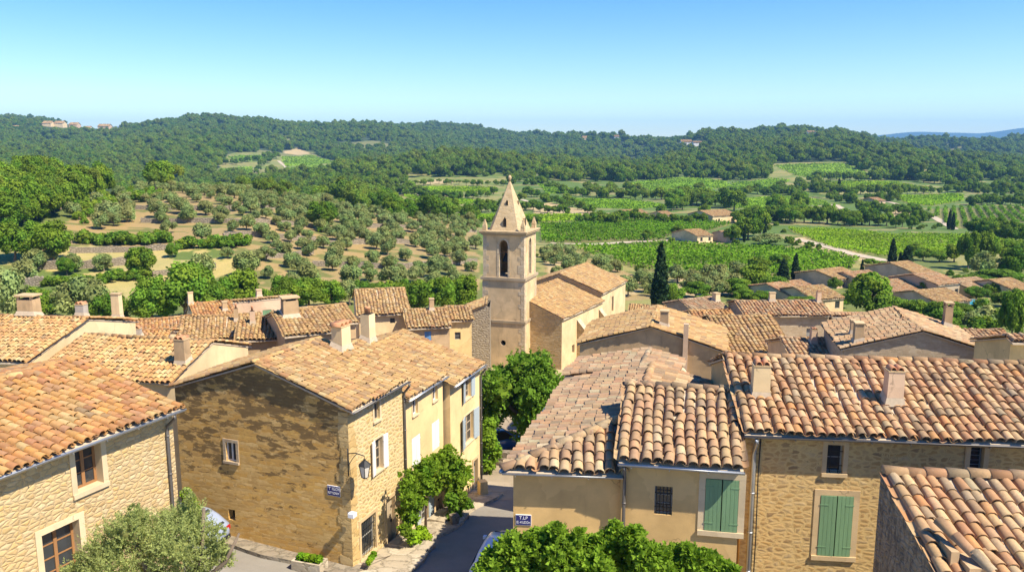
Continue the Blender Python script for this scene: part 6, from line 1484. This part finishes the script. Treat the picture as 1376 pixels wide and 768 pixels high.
# ------------------------------------------------------------------ cars
M['tyre'] = m_simple('rubber', (.02, .02, .02), .85); M['rim'] = m_simple('alloy', (.45, .45, .46), .35, .8); M['lens_red'] = m_simple('red_lens', (.35, .02, .02), .2); M['lens_white'] = m_simple('clear_lens', (.6, .6, .6), .15)
def paint(name, col):
    t = NT(name); b = t.principled(t.mix(t.noise(t.obj(), 3, 3), tuple(x*.92 for x in col), col), .28, spec=.5); b.inputs['Coat Weight'].default_value = .6; b.inputs['Coat Roughness'].default_value = .06; return t.done(b)
def car(loc, ang, col, label):
    o = tag(empty('parked_car', loc, ang), label, 'car'); m = paint('car_paint', col)
    # x forward; cross sections along the length: x, half width, sill z, shoulder z, roof z, roof half width
    sec = [(-2.02, .60, .42, .72, .76, .52), (-1.9, .78, .30, .88, .95, .62), (-1.55, .84, .24, .94, 1.30, .60), (-1.1, .86, .22, .95, 1.46, .62), (-.2, .87, .22, .94, 1.50, .63), (.45, .87, .22, .93, 1.44, .61), (.95, .86, .22, .93, 1.10, .64), (1.25, .85, .24, .90, .97, .66), (1.75, .80, .28, .80, .86, .60), (2.0, .62, .38, .66, .70, .50)]
    mb = MB(); V, F = [], []; K = 10
    for x, w_, z0, zs, zr, rw_ in sec:
        V += [(x, -w_*.9, z0), (x, -w_, z0+.14), (x, -w_, zs-.08), (x, -w_*.96, zs), (x, -rw_, zr-.04), (x, -rw_*.8, zr), (x, rw_*.8, zr), (x, rw_, zr-.04), (x, w_*.96, zs), (x, w_, zs-.08), (x, w_, z0+.14), (x, w_*.9, z0)]
    K = 12
    for i in range(len(sec)-1):
        for k in range(K): F.append((i*K+k, (i+1)*K+k, (i+1)*K+(k+1) % K, i*K+(k+1) % K))
    F += [tuple(range(K)), tuple(range(len(sec)*K-1, (len(sec)-1)*K-1, -1))]
    mb.shared(V, F, m); mb.build('body', o)
    g = lambda i, k: np.array(V[i*K+k])
    def pane(name, corners, off, inset=.1):
        c = sum(corners)/len(corners); q = [p+(c-p)*inset+np.array(off) for p in corners]; mb = MB(); mb.face(q, M['glass']); q2 = [p-np.array(off)*.9 for p in q]
        for i in range(len(q)): j = (i+1) % len(q); mb.face([q[i], q2[i], q2[j], q[j]], M['iron'])
        mb.build(name, o)
    pane('windscreen', [g(5, 5), g(7, 4)*.5+g(7, 5)*.5, g(7, 7)*.5+g(7, 6)*.5, g(5, 6)], (.02, 0, .03), .06)
    pane('rear_window', [g(3, 5), g(3, 6), g(1, 7)*.5+g(1, 6)*.5, g(1, 4)*.5+g(1, 5)*.5], (-.03, 0, .03), .08)
    for s, (a, b) in ((-1, (3, 4)), (1, (8, 7))):
        pane('side_window', [g(2, a), g(4, a), g(4, b), g(3, b)], (0, s*.02, .01), .09); pane('side_window', [g(4, a), g(6, a)*.75+g(7, a)*.25, g(5, b), g(4, b)], (0, s*.02, .01), .09)
        for x in (-1.25, 1.28):
            mb = MB(); V_ = [(x+.31*cos(2*pi*k/18), s*(.70+.19*e), .31+.31*sin(2*pi*k/18)) for e in (0, 1) for k in range(18)]
            mb.shared(V_, [(k, (k+1) % 18, 18+(k+1) % 18, 18+k) for k in range(18)]+[tuple(range(18)), tuple(range(35, 17, -1))], M['tyre'], False); wh = mb.build('wheel', o)
            mb = MB(); V_ = [(x+.19*cos(2*pi*k/14), s*.895, .31+.19*sin(2*pi*k/14)) for k in range(14)]; mb.face(V_, M['rim']); mb.build('rim', wh)
        mb = MB(); y0, y1 = sorted((s*.44, s*.70)); mb.box(1.86, 1.93, y0, y1, .58, .70, M['lens_white']); mb.build('headlight', o)
        mb = MB(); y0, y1 = sorted((s*.5, s*.72)); mb.box(-1.99, -1.9, y0, y1, .68, .84, M['lens_red']); mb.build('tail_light', o)
        mb = MB(); y0, y1 = sorted((s*.88, s*1.02)); mb.box(.72, .86, y0, y1, .92, 1.04, m); mb.build('mirror', o)
    mb = MB(); mb.box(-2.06, -1.98, -.62, .62, .36, .50, M['iron']); mb.build('bumper', o); mb = MB(); mb.box(1.96, 2.04, -.62, .62, .34, .46, M['iron']); mb.build('bumper', o)
    return o
car(gz(-13.35, 30.05), atan2(-.36, .93)+pi, (.27, .32, .43), 'pale blue grey car half hidden behind the olive tree by the gable wall')
car(gz(-.35, 28.6), atan2(.966, .26), (.60, .68, .78), 'pale car parked in the street shade against the beige corner house')
car(gz(-1.1, 48.2), atan2(.5, .86), (.02, .12, .45), 'bright blue car under the plane tree beyond the low wall')

# ------------------------------------------------------------------ street trees and climbing plants
def spray_cloud(rg_, clumps, per, nl, ll, lw, fold=False, upw=.9, core=.55):
    C = np.asarray(clumps, float); m = len(C); wgt = (C[:, 3]/C[:, 3].mean())**1.6; n_ = np.maximum(3, (per*wgt).astype(int)); k = np.repeat(np.arange(m), n_); N = len(k)
    d = rg_.standard_normal((N, 3)); d[:, 2] += .35; d /= np.linalg.norm(d, axis=1)[:, None]
    st = C[k, :3]+d*(C[k, 3]*rg_.uniform(.35, .8, N))[:, None]; g = d*.75+rg_.standard_normal((N, 3))*.35; g[:, 2] += upw; g /= np.linalg.norm(g, axis=1)[:, None]
    ln = C[k, 3]*rg_.uniform(.35, .85, N); f = np.linspace(.08, 1, nl)
    bend = rg_.standard_normal((N, 3))*.14; bend[:, 2] -= .1
    P_ = st[:, None]+g[:, None]*(ln[:, None, None]*f[None, :, None])+bend[:, None]*(ln[:, None, None]*f[None, :, None]**2)
    G = np.repeat(g[:, None], nl, 1).reshape(-1, 3); P_ = P_.reshape(-1, 3); Q = len(P_)
    a = rg_.standard_normal((Q, 3)); a -= G*(a*G).sum(1)[:, None]; a /= np.linalg.norm(a, axis=1)[:, None]
    ax = G*.6+a*.8; ax /= np.linalg.norm(ax, axis=1)[:, None]; nr = np.cross(ax, rg_.standard_normal((Q, 3))); nr[:, 2] = np.abs(nr[:, 2])+.3; nr -= ax*(nr*ax).sum(1)[:, None]; nr /= np.linalg.norm(nr, axis=1)[:, None]; b = np.cross(nr, ax)
    s_ = rg_.uniform(.65, 1.25, Q)[:, None]*np.tile(np.linspace(1.1, .6, nl), N)[:, None]; A = ax*ll*s_; B = b*lw*.5*s_
    V = np.stack([P_, P_+A*.35-B, P_+A, P_+A*.35+B], 1).reshape(-1, 3) if not fold else np.stack([P_+A*.05-B*.4, P_+A*.45-B, P_+A*1.05, P_+A*.45+B], 1).reshape(-1, 3)
    t_ = np.repeat((1+.35*(rg_.random((N, 1))-.5)), nl, 0)*(1+.4*(rg_.random((Q, 1))-.5))*np.array([[1, 1, 1]]); T_ = np.repeat(t_, 4, 0); F = np.arange(Q*4).reshape(-1, 4)
    C2 = C.copy(); C2[:, 3] *= core; V2, F2, T2 = leaf_cloud(rg_, C2[C2[:, 3] > np.median(C2[:, 3])*.6], 30, lw*2.2, .35, .5)
    return np.concatenate([V, V2]), np.concatenate([F, F2+len(V)]), np.concatenate([T_, T2*.9])
def plant(name, label, cat, clumps3, n, size, mat, stems, shape='leaf', tintv=.35, core=True, stem_mat='bark', spray=None, **kw):
    C = np.array(clumps3, float); rg_ = np.random.default_rng(len(C)*13+int(n)); base = np.array(stems[0][0][0], float)
    o = tag(empty(name, tuple(base)), label, cat); C2 = C.copy(); C2[:, :3] -= base
    V, F, T_ = spray_cloud(rg_, C2, *spray) if spray else leaf_cloud(rg_, C2, n, size, tintv, .55, shape, core, **kw)
    link('crown', np_mesh('crown', V, F, M[mat], tint=T_), o)
    mb = MB()
    for pts_, r0, r1 in stems: mb.tube([np.array(p)-base for p in pts_], r0, M[stem_mat], 8, r1=r1)
    mb.build('trunk' if cat == 'tree' else 'stem', o); return o
M['olive_near'] = m_leaf('near_olive_leaves', (.28, .33, .10), (.32, .36, .12), .35); M['mulberry'] = m_leaf('mulberry_leaves', (.16, .27, .02), (.19, .30, .025), .4)
rgq = np.random.default_rng(31)
# olive tree before the left house
CL = []
for x, y, r_ in ((150,738,40),(200,728,40),(252,700,30),(240,738,44),(290,742,22),(120,762,28),(186,700,18),(256,674,11),(302,752,16),(170,715,26),(225,705,26),(270,722,28),(100,775,22),(205,775,46),(265,775,40),(150,780,40),(250,662,7),(180,684,8),(296,715,10)):
    p = uny((x, y), 19.6+rgq.normal(0, .45)); CL.append((*p, r_*.0198))
def shoots(CL, rg_, k=3, f=.26, up_=.95, flat=False):
    out = list(CL)
    for x, y, z, r_ in CL:
        for _ in range(k):
            a = rg_.uniform(0, 6.28); e = rg_.uniform(.35, 1.3); d = np.array((cos(a)*cos(e), sin(a)*cos(e), sin(e)))*r_
            out.append((x+d[0]*1.05, y+d[1]*1.05, z+d[2]*1.1, r_*f*rg_.uniform(.6, 1.2))); out.append((x+d[0]*1.3, y+d[1]*1.3, z+d[2]*1.38, r_*f*.6))
    return out
CL = [(x, y, z, r_*.9) for x, y, z, r_ in CL]
b0 = (-8.9, 19.7, -.1)
plant('olive_tree', 'bushy olive tree in front of the left stone house at the bottom edge', 'tree', CL, 330, .062, 'olive_near', [([b0, (-8.8, 19.6, 2.5), (-8.9, 19.6, 4.2)], .22, .15), ([(-8.9, 19.6, 4.0), (-9.6, 19.5, 5.2), (-9.9, 19.5, 6.2)], .1, .04), ([(-8.9, 19.6, 4.0), (-8.2, 19.7, 5.4), (-8.0, 19.6, 6.8)], .1, .04), ([(-8.9, 19.6, 4.1), (-7.6, 19.8, 5.2), (-7.2, 19.8, 6.0)], .08, .03)], spray=(120, 20, .085, .03))
# row of bright topped trees before the beige houses
G3 = {0: [(690,745,24),(720,737,20),(664,757,18),(745,730,22),(755,758,26),(710,772,30),(660,775,22),(747,713,7),(737,719,8),(690,724,7),(718,720,7),(765,742,16),(652,762,10),(677,738,9),(748,722,9)],
      1: [(785,748,24),(806,740,20),(824,724,16),(850,732,20),(836,754,24),(868,750,20),(800,772,28),(855,776,28),(826,709,7),(853,716,8),(776,726,9),(778,718,6),(846,722,10),(880,762,16),(822,738,16)],
      2: [(905,757,20),(930,754,16),(958,763,16),(982,770,10),(940,780,26),(900,780,24),(906,742,8),(922,738,7),(976,762,6),(948,748,8),(893,748,8)]}
for k, (lb, nm) in enumerate((('leftmost bright green tree top at the bottom edge before the beige corner house', 0), ('middle bright green tree top at the bottom edge, below the barred window', 0), ('low bright green tree top at the bottom edge under the green shutters', 0))):
    CL = []
    for x, y, r_ in G3[k]:
        p = uny((x, y), 18.3+rgq.normal(0, .35)); CL.append((*p, r_*.0192))
    CL = [(x, y, z, r_*.88) for x, y, z, r_ in CL]
    c = np.array(CL)[:, :3].mean(0); x0, y0 = c[0], c[1]
    plant('mulberry_tree', lb, 'tree', CL, 95, .12, 'mulberry', [([(x0, y0, -.1), (x0, y0, 2.5), (x0+.1, y0, 4.6)], .2, .14), ([(x0+.05, y0, 4.4), (x0-.7, y0, 5.2), (x0-1.1, y0, 5.9)], .1, .04), ([(x0+.05, y0, 4.4), (x0+.7, y0, 5.2), (x0+1.0, y0, 5.9)], .1, .04)], spray=(55, 12, .17, .13, True, .8, .6))
# plane tree in the square
CL = clumps_round(rgq, 2.75, 2.6, 46, 0, .30, -.9, .45); CL = [(.75+x, 47.2+y, 1.0+z, r_) for x, y, z, r_ in CL]+[(3.0, 46.6, .8, .8), (2.6, 46.8, -.4, .8), (-1.4, 47, -.2, .7), (-1.8, 47, .9, .7), (3.3, 46.8, 0, .6)]
plant('plane_tree', 'large round plane tree in the square below the bell tower', 'tree', CL, 230, .21, 'plane', [([(.8, 47.2, -3), (.85, 47.2, -1), (.8, 47.2, .6)], .3, .2), ([(.8, 47.2, -.4), (-.4, 47, .8), (-1, 47, 1.6)], .14, .06), ([(.8, 47.2, -.4), (2, 47.2, .6), (2.6, 47.2, 1.3)], .14, .06)], spray=(46, 9, .24, .2, True, .5, .8))
CL = [(-1.25+rgq.normal(0, .22), 43.0+rgq.normal(0, .3), z, .42) for z in (-1.6, -1.2, -.8, -.4, 0, .4, .7, -1.0, -.2, .2)]
plant('small_tree', 'slim light green tree against the end wall of the row beside the plane tree', 'tree', CL, 150, .18, 'mulberry', [([(-1.25, 43, -2.3), (-1.25, 43, -.5)], .06, .04)], 'leaf')
# vine on the middle house
CL = []
for x, y, r_ in ((546,690,11),(549,662,12),(558,644,13),(572,630,13),(588,622,13),(601,612,11),(611,626,14),(597,640,15),(580,650,15),(563,668,13),(545,712,9),(553,676,12),(620,648,12),(626,640,9),(609,650,14),(616,634,12),(585,636,14),(570,652,14),(543,640,7),(604,604,7),(630,632,6),(556,695,8)):
    p = on_facade(x, y, .35+rgq.uniform(0, .7)); CL.append((*p, r_*.034))
a_, b_ = fac(5.0, .3, 0), on_facade(556, 650, .2); c_ = on_facade(605, 625, .5); d_ = fac(7.6, .5)
plant('climbing_vine', 'bright green vine climbing over the doorway of the cream middle house', 'climbing plant', CL, 260, .15, 'mulberry', stems=[([a_, (a_[0]+.05, a_[1]+.1, a_[2]+1.5), tuple(b_)], .07, .04), ([tuple(b_), tuple(on_facade(580, 635, .4)), tuple(c_)], .05, .025), ([d_, (d_[0], d_[1], d_[2]+1.6), tuple(c_)], .05, .03)], spray=(34, 9, .17, .14, True, .45, .75))
CL = [(*on_facade(x, y, .75), r_*.034) for x, y, r_ in ((606,672,10),(618,668,11),(628,678,9),(612,688,10),(623,694,10),(606,696,8),(630,692,7))]
plant('shrub', 'dark green shrub under the right half of the vine', 'shrub', CL, 200, .13, 'plane', [([fac(8.6, .8), tuple(on_facade(616, 690, .75))], .05, .03)], 'leaf')
CL = [(*on_facade(x, y, .9), r_*.034) for x, y, r_ in ((555,722,8),(565,716,9),(573,722,7),(560,732,7),(570,732,6))]
plant('shrub', 'yellow green shrub on the pavement under the left end of the vine', 'shrub', CL, 200, .11, 'vine_light', [([fac(5.6, .9), tuple(on_facade(562, 724, .9))], .04, .03)], 'leaf')
CL = [(*on_facade(x, y, .45), r_*.031) for x, y, r_ in ((499,749,4),(502,744,4),(496,754,4))]
plant('potted_plant', 'tiny yellow green tuft on the pavement below the barred window', 'plant', CL, 120, .08, 'vine_light', [([fac(1.75, .45, .1), tuple(on_facade(499, 752, .45))], .02, .01)], 'leaf')
for k, (s, n, col, lb) in enumerate(((6.2, 1.15, 'slabs_dark', 'square stone plant pot beside the yellow green shrub'), (10.9, .5, 'pl_yellow', 'yellow stone block standing by the end of the row'))):
    o = tag(empty('plant_pot' if k == 0 else 'stone_block', fac(s, n, .12), 1.2), lb, 'pot' if k == 0 else 'block'); mb = MB(); frustum(mb, 0, 0, 0, .42 if k == 0 else .7, .2 if k == 0 else .3, .28, M[col], 4); mb.build('body', o)
    if k == 0: mb = MB(); mb.box(-.16, .16, -.16, .16, .421, .425, M['bark']); mb.build('soil', o)
CL = [(-13.4+rgq.normal(0, .3), 27.6+rgq.normal(0, .3), z, .45) for z in (3.2, 3.7, 4.2, 4.6, 2.8, 2.4, 5.0)]
plant('shrub', 'light green bush top rising between the left stone house and the gable', 'shrub', [(*uny((x, y), 26.6), r_*.026) for x, y, r_ in ((254,672,9),(250,662,7),(258,682,10),(246,690,12),(262,694,11),(252,706,14))], 200, .10, 'vine_light', [([(-10.9, 26.6, .2), tuple(uny((253, 700), 26.6))], .05, .03)], 'leaf')

# ------------------------------------------------------------------ houses scattered over the valley
def fhouse(x0, x1, yb, ye, yr, w, label, mat='pl_cream', pal='straw', ang=0.0, wins=0, name='farmhouse', pitch=.36, wb=None, chim=0):
    xm = (x0+x1)/2; p = hit(xm, yb); Y = p[1]; sc_ = Y/cp_
    a, b = uny((x0, ye), Y), uny((x1, ye), Y); L_ = float(b[0]-a[0])/max(.4, cos(ang)); ze = float(a[2]); 
    zr = max(float(uny((xm, yr), Y+w*.9)[2]), ze+.24*w); zr = min(zr, ze+.55*w)
    h = House(name, label, 'house', (a[0], a[1]-(L_*sin(ang))/2), ang, L_, w, ze, zr, p[2]-1.5, wb=wb, oh=.25, vo=.15)
    for i in range(wins):
        u = L_*(i+.5)/wins; zz = ze-1.5 if ze-p[2] > 2.2 else ze-1.0
        h.window('front', (u-.45, u+.45, zz-.55, zz+.55), 'one', .12, 'wood_grey', rows=1)
    h.walls(M[mat]); h.roof(pal, max(pitch, Y*.0011), 2)
    for i in range(chim): h.chimney(xy=(L_*(.25+.5*i), w*.8), w=.6, d=.5, h=.9, mat='pl_brown', cap='flat')
    return h
VH = [(1062,1122,412,398,381,6,'grey gabled house with a cream annexe roof, nearest on the valley side','pl_cream','mixed',0.5,1), (1092,1140,420,402,394,5,'cream house below the grey gabled house with a tiny window','pl_cream','straw',0.35,2), (1120,1168,386,374,363,5,'low long house left of the big round tree','pl_pink','straw',0.55,2), (1162,1206,390,381,368,6,'tiled house half behind the big round tree','pl_cream','mixed',0.4,2),
 (1228,1262,383,367,359,6,'pale two storey house with a nearly flat roof','pl_pink','straw',0.5,2), (1196,1252,402,391,377,5,'long low tiled bungalow left of the wooden veranda','pl_cream','mixed',0.3,2), (1256,1298,402,382,371,5,'house with a brown wooden veranda under its tiled roof','wood_pale','mixed',0.45,3), (1256,1312,416,406,395,5,'low tiled garden building above the blue pool','pl_pink','straw',0.35,1), (1304,1358,398,389,380,5,'wide low bungalow with a pinkish roof near the right edge','pl_cream','pinkish',0.5,3), (1360,1400,402,390,381,5,'cream house cut by the right edge beside the low bungalow','pl_cream','straw',0.4,2),
 (936,961,326,317,310,6,'lone sunlit farmhouse between two vineyards','pl_cream','straw',0.5,2), (976,990,326,316,310,4,'small dark roofed hut right of the lone farmhouse','pl_pink','mixed',0.35,1), (955,996,299,290,282,7,'ruined looking pale barn in the small wood','pl_cream','straw',0.55,2), (843,874,294,288,283,6,'long pale farm shed left of two sheds','pl_cream','straw',0.4,2), (893,908,294,289,284,5,'small pale farm shed right of the long one','pl_cream','straw',0.5,1), (1081,1100,252,249,246,6,'pale roofed shed in the middle valley, left one','pl_cream','straw',0.3,1), (1106,1128,258,254,250,6,'pale roofed shed in the middle valley, right one','pl_cream','straw',0.45,1),(1178,1192,274,270,266,6,'dark roofed shed left of the striped vineyard','pl_pink','mixed',0.35,1),
 (362,372,236,230,226,7,'leftmost tiny house of the far hillside farm','pl_cream','straw',0.5,1), (373,381,238,232,228,7,'middle tiny house of the far hillside farm','pl_pink','straw',0.4,1), (384,394,239,235,231,7,'rightmost tiny house of the far hillside farm','pl_cream','orange',0.5,1)]
for v in VH: fhouse(*v[:6], v[6], v[7], v[8], v[9], v[10])
for x0, x1, yb, ye, yr, lb, mt in ((56,68,170,166,163,'leftmost pale villa on the far left hilltop','pl_cream'),(72,84,171,166,163,'second villa on the far left hilltop','pl_cream'),(92,103,172,168,165,'third villa on the far left hilltop','pl_pink'),(88,98,180,176,173,'lone villa just under the far left hilltop','pl_cream'),(110,120,178,173,170,'pale villa low on the far left hilltop','white'),(131,146,175,170,167,'reddish villa on the far left hilltop','pl_pink'),(148,160,175,171,168,'rightmost villa on the far left hilltop','pl_cream'),
    (14,24,174,171,169,'small ochre villa at the far left on the horizon','pl_cream'),(783,790,189,186,183,'tiny house on the distant ridge behind the spire','pl_cream'),(826,832,187,184,182,'tiny white house among trees on the distant ridge','white'),(916,930,196,191,188,'left white villa on the wooded hill','white'),(932,946,197,192,190,'right white villa on the wooded hill','white'),(1086,1096,182,178,176,'left white villa on the hilltop pine wood','white'),(1098,1110,183,179,177,'right white villa on the hilltop pine wood','white'),(1262,1274,234,230,227,'ochre house by the bare quarry ground','pl_cream')):
    fhouse(x0, x1, yb, ye, yr, 9, lb, mt, 'straw', 0, 0, 'hill_villa', 1.2)
# blue pool behind the low garden building
pw = hits([(1298,412),(1326,413),(1325,407),(1299,406)]); z_ = pw[:, 2].max()+.35; pc = pw[:, :2].mean(0)
o = tag(empty('swimming_pool', (*pc, z_)), 'small bright blue swimming pool in the garden on the right', 'pool'); q = [(p[0]-pc[0], p[1]-pc[1]) for p in pw]; mb = MB()
M['pool_water'] = m_simple('pool_water', (.03, .28, .42), .05)
mb.face([(*p, 0) for p in q], M['pool_water']); mb.build('water', o); mb = MB()
for i in range(4):
    a, b = np.array(q[i]), np.array(q[(i+1) % 4]); mb.face([(*a, .03), (*b, .03), (*(b*1.12), .03), (*(a*1.12), .03)], M['slabs']); mb.face([(*(a*1.12), -.8), (*(b*1.12), -.8), (*(b*1.12), .03), (*(a*1.12), .03)], M['slabs'])
mb.build('coping', o)
# ------------------------------------------------------------------ daylight
EL, AZ = R(52), atan2(-.54, .84)                         # sun high on the right, slightly behind the viewer
sd = Vector((cos(EL)*cos(AZ), cos(EL)*sin(AZ), sin(EL)))
sun = bpy.data.lights.new('sun', 'SUN'); sun.energy = 5.0; sun.angle = R(.53); sun.color = (1.0, .90, .73)
so = bpy.data.objects.new('sun', sun); so.rotation_euler = (-sd).to_track_quat('-Z', 'Y').to_euler(); COL.objects.link(so)
w = bpy.data.worlds.new('World'); SC.world = w; w.use_nodes = True; nt = w.node_tree; nt.nodes.clear()
sky = nt.nodes.new('ShaderNodeTexSky'); sky.sky_type = 'NISHITA'; sky.sun_disc = False
sky.sun_elevation = EL; sky.sun_rotation = atan2(sd.x, sd.y); sky.altitude = 150; sky.air_density = 1.0; sky.dust_density = .1; sky.ozone_density = 2.2
bg = nt.nodes.new('ShaderNodeBackground'); bg.inputs[1].default_value = .105; ow = nt.nodes.new('ShaderNodeOutputWorld')
hs = nt.nodes.new('ShaderNodeHueSaturation'); hs.inputs['Saturation'].default_value = 1.5; hs.inputs['Hue'].default_value = .515; nt.links.new(sky.outputs[0], hs.inputs['Color']); nt.links.new(hs.outputs[0], bg.inputs[0]); nt.links.new(bg.outputs[0], ow.inputs[0])
# haze: one even body of air over the whole valley
HX, HY0, HY1, HZ0, HZ1 = 8900, -120, 9700, -90, 340
mb = MB(); mb.box(-HX, HX, HY0, HY1, HZ0, HZ1, None) if False else None
me = bpy.data.meshes.new('haze')
vv = [(x, y, z) for z in (HZ0, HZ1) for x, y in ((-HX, HY0), (HX, HY0), (HX, HY1), (-HX, HY1))]
me.from_pydata(vv, [], [(0, 3, 2, 1), (4, 5, 6, 7), (0, 1, 5, 4), (1, 2, 6, 5), (2, 3, 7, 6), (3, 0, 4, 7)])
mh = bpy.data.materials.new('haze'); mh.use_nodes = True; t_ = mh.node_tree; t_.nodes.clear()
vo = t_.nodes.new('ShaderNodeVolumePrincipled'); vo.inputs['Color'].default_value = (.28, .60, 1.0, 1); vo.inputs['Density'].default_value = 1.2e-4; vo.inputs['Anisotropy'].default_value = .1
mo = t_.nodes.new('ShaderNodeOutputMaterial'); t_.links.new(vo.outputs[0], mo.inputs['Volume'])
hz = link('haze', me, None, [mh]); tag(hz, 'thin blue summer haze over the valley', 'haze', None, 'stuff')
SC.cycles.use_denoising = True
SC.cycles.max_bounces = 6; SC.cycles.diffuse_bounces = 3; SC.cycles.transparent_max_bounces = 4; SC.cycles.volume_bounces = 0
vs = SC.view_settings; SC.display_settings.display_device = 'sRGB'; vs.view_transform = 'Standard'; vs.look = 'None'; vs.gamma = 1; vs.use_curve_mapping = False; vs.exposure = 1.0
